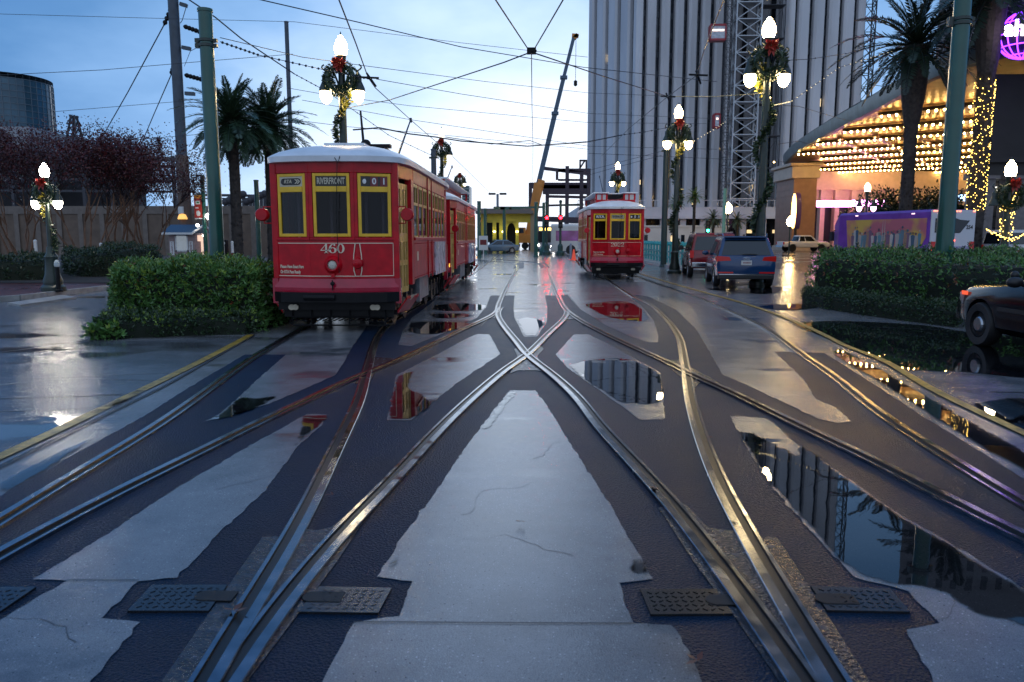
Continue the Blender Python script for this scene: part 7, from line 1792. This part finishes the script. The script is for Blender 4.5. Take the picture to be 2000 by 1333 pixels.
# dark patrol style car at the right edge
M_DK = mat('car_black', (.004, .005, .008), .16, coat=.15)
S = car('parked_car', 'dark black car with steel wheels entering at the right edge, before the hedge', 'car', (8.05, 8.15, 0), hd(-1),
    [(0.0, .36, .80, .80), (.1, .30, .95, .88), (1.0, .26, 1.02, .93), (2.6, .24, 1.02, .94), (3.3, .24, 1.02, .94), (3.55, .24, 1.00, .94), (4.5, .26, .93, .91), (4.85, .32, .82, .84), (4.98, .40, .70, .76)],
    (.75, 1.3, 2.55, 3.45, 1.0, 1.50, .84, .62), (.95, 4.08), M_DK, ((.06, .42), (.46, .90)), wr=.345, rim_r=.21, hub=True, arch=1.16)
for s in (-1, 1):
    b = MB(); b.prism([(4.60, s * .80, .62), (4.93, s * .66, .62), (4.90, s * .66, .78), (4.58, s * .86, .82)][::-s], (0, s * .10, 0)); b.build('headlight', M_HEAD, S)
    part(S, 'marker_lamp', mat('amber_red_marker', (.7, .08, .03), .3, emit=(1, .12, .05), es=1.0), (4.46, 4.60, min(s * .90, s * .925), max(s * .90, s * .925), .78, .84))
    b = MB(); b.ball((3.08, s * 1.05, 1.06), (.09, .12, .08), 10, 6); b.ball((3.2, s * .98, 1.16), (.06, .06, .06), 8, 6); b.beam((3.1, s * .85, 1.0), (3.1, s * 1.02, 1.05), .05); b.beam((3.25, s * .84, 1.02), (3.2, s * .97, 1.15), .03); b.build('door_mirror', M_PLA, S, smooth=True)
part(S, 'front_bumper', M_PLA, (4.9, 5.06, -.74, .74, .34, .56), bevel=.04); part(S, 'grille', M_PLA, (4.93, 5.0, -.5, .5, .58, .74)); part(S, 'side_moulding', M_PLA, (1.5, 3.6, -.955, -.93, .60, .66), (1.5, 3.6, .93, .955, .60, .66))
# shuttle bus with printed sides
Yb = 37.5; xb0 = gx(1815, Yb)
BW, BL, BH = 2.62, 7.0, 3.02
bus = thing('shuttle_bus', 'purple shuttle bus with a printed crowd panel on its side and white back', 'bus', (xb0, Yb, 0), R(90 + 16.5))   # x forward, left side towards -x world
M_BP = mat('bus_purple', (.16, .045, .34), .25, var=.2, vs=1.5, coat=.4); M_BWH = mat('bus_white', (.55, .56, .60), .3); M_BUSG = mat('bus_dark_glass', (.008, .009, .012), .1)
def bring(x, w0, w1, h): return [Vector((x, -w1, .45)), Vector((x, -w1, h - .12)), Vector((x, -w1 + .12, h)), Vector((x, w0 - .12, h)), Vector((x, w0, h - .12)), Vector((x, w0, .45))]
b = MB(); b.loft([bring(0, 0, BW, BH), bring(BL - .5, 0, BW, BH), bring(BL, -.1, BW - .1, BH - .5)][::1]); o = b.build('body', [M_BP, M_BWH], bus)
o.data.update()
part(bus, 'rear_panel', M_BWH, (-.06, .03, -BW + .02, -.02, .5, BH - .02), bevel=.03)
b = MB(); zw0, zw1 = 2.02, 2.62; b.add([(-.07, -.22, zw0 - .1), (-.07, -BW * .62, zw0 - .12), (-.07, -BW * .66, zw0 - .1), (-.07, -BW * .86, zw1 - .12), (-.07, -BW * .64, zw1 - .08), (-.07, -BW * .5, zw1 + .02), (-.07, -.22, zw1 - .02)], [[0, 1, 2, 3, 4, 5, 6]]); b.build('rear_window', M_BUSG, bus)
b = MB(); letter(b, '254', .26, (-.068, -BW * .86, 2.18), -PI / 2, bold=.006, extrude=.003); b.build('fleet_number', M_BLK, bus)
for y in (-.18, -BW + .18): part(bus, 'tail_light_housing', M_TAILR, (-.09, -.05, y - .13, y + .13, .95, 1.5))
b = MB(); b.ball((-.09, -.18, 1.1), (.05, .10, .10), 10, 6); b.build('tail_light', M_TAILON, bus); b = MB(); b.ball((-.09, -BW + .2, 1.05), (.04, .07, .05), 8, 6); b.build('tail_light', M_TAILON, bus)
b = MB(); b.ball((-.08, -BW * .52, 1.55), (.03, .07, .05), 8, 6); b.build('brake_light', M_TAILON, bus)
for y in (-.15, -.3, -BW * .55, -BW * .62, -BW + .15): part(bus, 'marker_light', mat('marker_red_glow', (1, .2, .1), emit=(1, .15, .08), es=6), (-.08, -.04, y - .06, y + .06, BH - .10, BH - .05))
part(bus, 'engine_panel', mat('bus_lower_panel', (.30, .28, .42), .3, var=.4, vs=2), (-.075, -.05, -BW + .3, -.35, .62, 1.28)); part(bus, 'bumper', M_PLA, (-.16, .1, -BW + .05, -.05, .4, .6))
# printed side: warm panel with a row of standing figures
pm = bpy.data.materials.new('bus_print_sky'); pm.use_nodes = True; t_ = pm.node_tree; bs_ = t_.nodes['Principled BSDF']; tcn = t_.nodes.new('ShaderNodeTexCoord'); nz_ = t_.nodes.new('ShaderNodeTexNoise'); nz_.inputs['Scale'].default_value = .7
t_.links.new(tcn.outputs['Object'], nz_.inputs['Vector']); rp2 = t_.nodes.new('ShaderNodeValToRGB'); rp2.color_ramp.elements[0].position = .42; rp2.color_ramp.elements[0].color = (.42, .12, .16, 1); rp2.color_ramp.elements[1].position = .58; rp2.color_ramp.elements[1].color = (.55, .36, .08, 1)
t_.links.new(nz_.outputs[0], rp2.inputs[0]); t_.links.new(rp2.outputs[0], bs_.inputs['Base Color']); bs_.inputs['Roughness'].default_value = .3
b = MB(); b.prism([(.55, .004, 1.2), (.2, .004, 1.7), (.2, .004, 2.62), (BL - 1.1, .004, 2.62), (BL - 1.3, .004, 1.12), (1.2, .004, 1.1)], (0, .008, 0)); sp_ = b.build('side_print', pm, bus)
rb = random.Random(9); cols = [(.10, .22, .28), (.36, .32, .30), (.05, .10, .16), (.45, .42, .40), (.18, .10, .16), (.30, .18, .12), (.12, .18, .22)]
fm = [mat('print_figure_%s' % n, c, .35) for n, c in zip(('teal', 'grey', 'navy', 'pale', 'plum', 'tan', 'slate'), cols)]
b = MB()
for i in range(26):
    x = .6 + i * (BL - 2.1) / 26 + rb.uniform(-.06, .06); hgt = rb.uniform(.75, 1.12); k = i % 7; z0 = 1.16; y = .016 + (i % 3) * .0012
    w = rb.uniform(.07, .11)
    b.add([(x - w, y, z0), (x - w * 1.2, y, z0 + hgt * .4), (x - w * 1.5, y, z0 + hgt * .78), (x - w * .4, y, z0 + hgt * .84), (x + w * .4, y, z0 + hgt * .84), (x + w * 1.5, y, z0 + hgt * .78), (x + w * 1.1, y, z0 + hgt * .4), (x + w, y, z0)], [[0, 1, 2, 3, 4, 5, 6, 7]], k)
    b.lathe([(.0, 0), (w * .75, 0)], (x, y + .0004, z0 + hgt * .95), 10, (k + 3) % 7, 'y')
for x in (2.9, 3.05): b.add([(x, .021, 1.5), (x + .1, .021, 1.5), (x + .06, .021, 2.6), (x + .04, .021, 2.6)], [[0, 1, 2, 3]], 1)
b.build('print_figures', fm, sp_)
part(bus, 'side_light', mat('side_pink_glow', (1, .7, .8), emit=(1, .6, .7), es=2), (1.0, 1.2, .004, .02, BH - .2, BH - .15), (BL - 2, BL - 1.8, .004, .02, BH - .2, BH - .15))
for wx in (1.5, BL - 1.3):
    for y in (-.16, -BW + .16): b = MB(); b.cyl((wx, y, .46), .46, .28, 20, None, 'y'); w = b.build('wheel', M_TYRE, bus); b = MB(); b.cyl((wx, y + (.1 if y > -1 else -.1), .46), .24, .1, 16, None, 'y'); b.build('rim', M_RIM, w)
part(bus, 'windscreen', M_BUSG, (BL - .02, BL + .03, -BW + .15, -.15, 1.3, 2.4)); b = MB(); b.bx(BL - .3, BL - .1, .12, .3, 1.5, 2.0); b.beam((BL - .2, 0, 2.1), (BL - .2, .2, 2.0), .04); b.build('mirror', M_PLA, bus)
# white van and people carrier at the right edge
S = car('van', 'white van standing at the right edge behind the lamp with lit garland', 'van', (gx(1940, 42), 42, 0), R(4),
    [(0, .5, 1.2, .9), (.06, .4, 1.3, .96), (2.5, .38, 1.3, .98), (4.2, .38, 1.25, .97), (5.0, .42, 1.05, .9), (5.2, .5, .9, .8)], (.04, .12, 3.6, 4.5, 1.28, 2.05, .93, .82), (1.0, 4.2), M_WP, ((.05, .35), (.38, .66), (.69, .92)), wr=.36)
for s in (-1, 1): part(S, 'tail_light', M_TAILR, (-.02, .06, min(s * .8, s * .93), max(s * .8, s * .93), .9, 1.3))
# far sedan with lit headlamps
Yc_ = 82; S = car('sedan', 'grey blue sedan with lit headlamps crossing far beyond the streetcars', 'car', (gx(1009, Yc_), Yc_ + .9, 0), R(180 + 24),
    [(0.0, .40, .80, .80), (.1, .30, .92, .87), (1.0, .26, .95, .91), (3.3, .24, .92, .91), (4.2, .26, .80, .88), (4.55, .34, .66, .78)], (.5, 1.2, 2.5, 3.5, .92, 1.40, .82, .62), (.9, 3.7), mat('sedan_grey_blue', (.10, .16, .22), .2, coat=.6), ((.05, .45), (.50, .92)), wr=.33)
for s in (-1, 1): b = MB(); b.ball((4.53, s * .64, .60), (.10, .16, .12), 10, 6); b.build('headlight', M_HEADON, S)
# far buses
M_BUSD = mat('bus_destination', (1, .7, .2), emit=(1, .6, .1), es=5)
def citybus(label, x, Y, head, L_, m, gm, sx):
    t = thing('city_bus', label, 'bus', (x, Y, 0), head, 'city buses in the far middle'); b = MB()
    b.loft([[Vector((xx, -1.25, .35)), Vector((xx, -1.25, 2.8)), Vector((xx, -1.1, 3.0)), Vector((xx, 1.1, 3.0)), Vector((xx, 1.25, 2.8)), Vector((xx, 1.25, .35))] for xx in (0, L_)]); b.build('body', m, t, bevel=.06)
    b = MB()
    for s in (-1, 1): b.bx(.5, L_ - .5, min(s * 1.24, s * 1.262), max(s * 1.24, s * 1.262), 1.35, 2.35)
    b.build('window_band', gm, t)
    part(t, 'windscreen', M_BUSG, (L_ - .02, L_ + .02, -1.1, 1.1, 1.1, 2.4)); part(t, 'destination_sign', M_BUSD, (L_, L_ + .03, -.8, .8, 2.5, 2.8)); part(t, 'side_sign', M_BUSD, (L_ * .3, L_ * .7, -1.27, -1.25, 2.42, 2.66))
    for s in (-1, 1):
        b = MB(); b.ball((L_ + .02, s * .9, .8), (.05, .12, .1), 8, 6); b.build('headlight', M_HEADON, t)
        for wx in (1.8, L_ - 2): b = MB(); b.cyl((wx, s * 1.15, .48), .48, .25, 18, None, 'y'); b.build('wheel', M_TYRE, t)
citybus('white city bus with a purple and orange window wrap, left of the oncoming streetcar', gx(1181, 77), 77, R(170), 5.2, M_WHITEW, mat('bus_wrap_window', (.16, .05, .25), .2, emit=(.9, .4, .2), es=.05, var=.8, vs=.8), 1)
citybus('dark fronted city bus with amber sign, behind the white one', gx(1092, 92), 100, R(-100), 9, mat('bus_grey', (.3, .32, .36), .3), M_BUSG, 1)
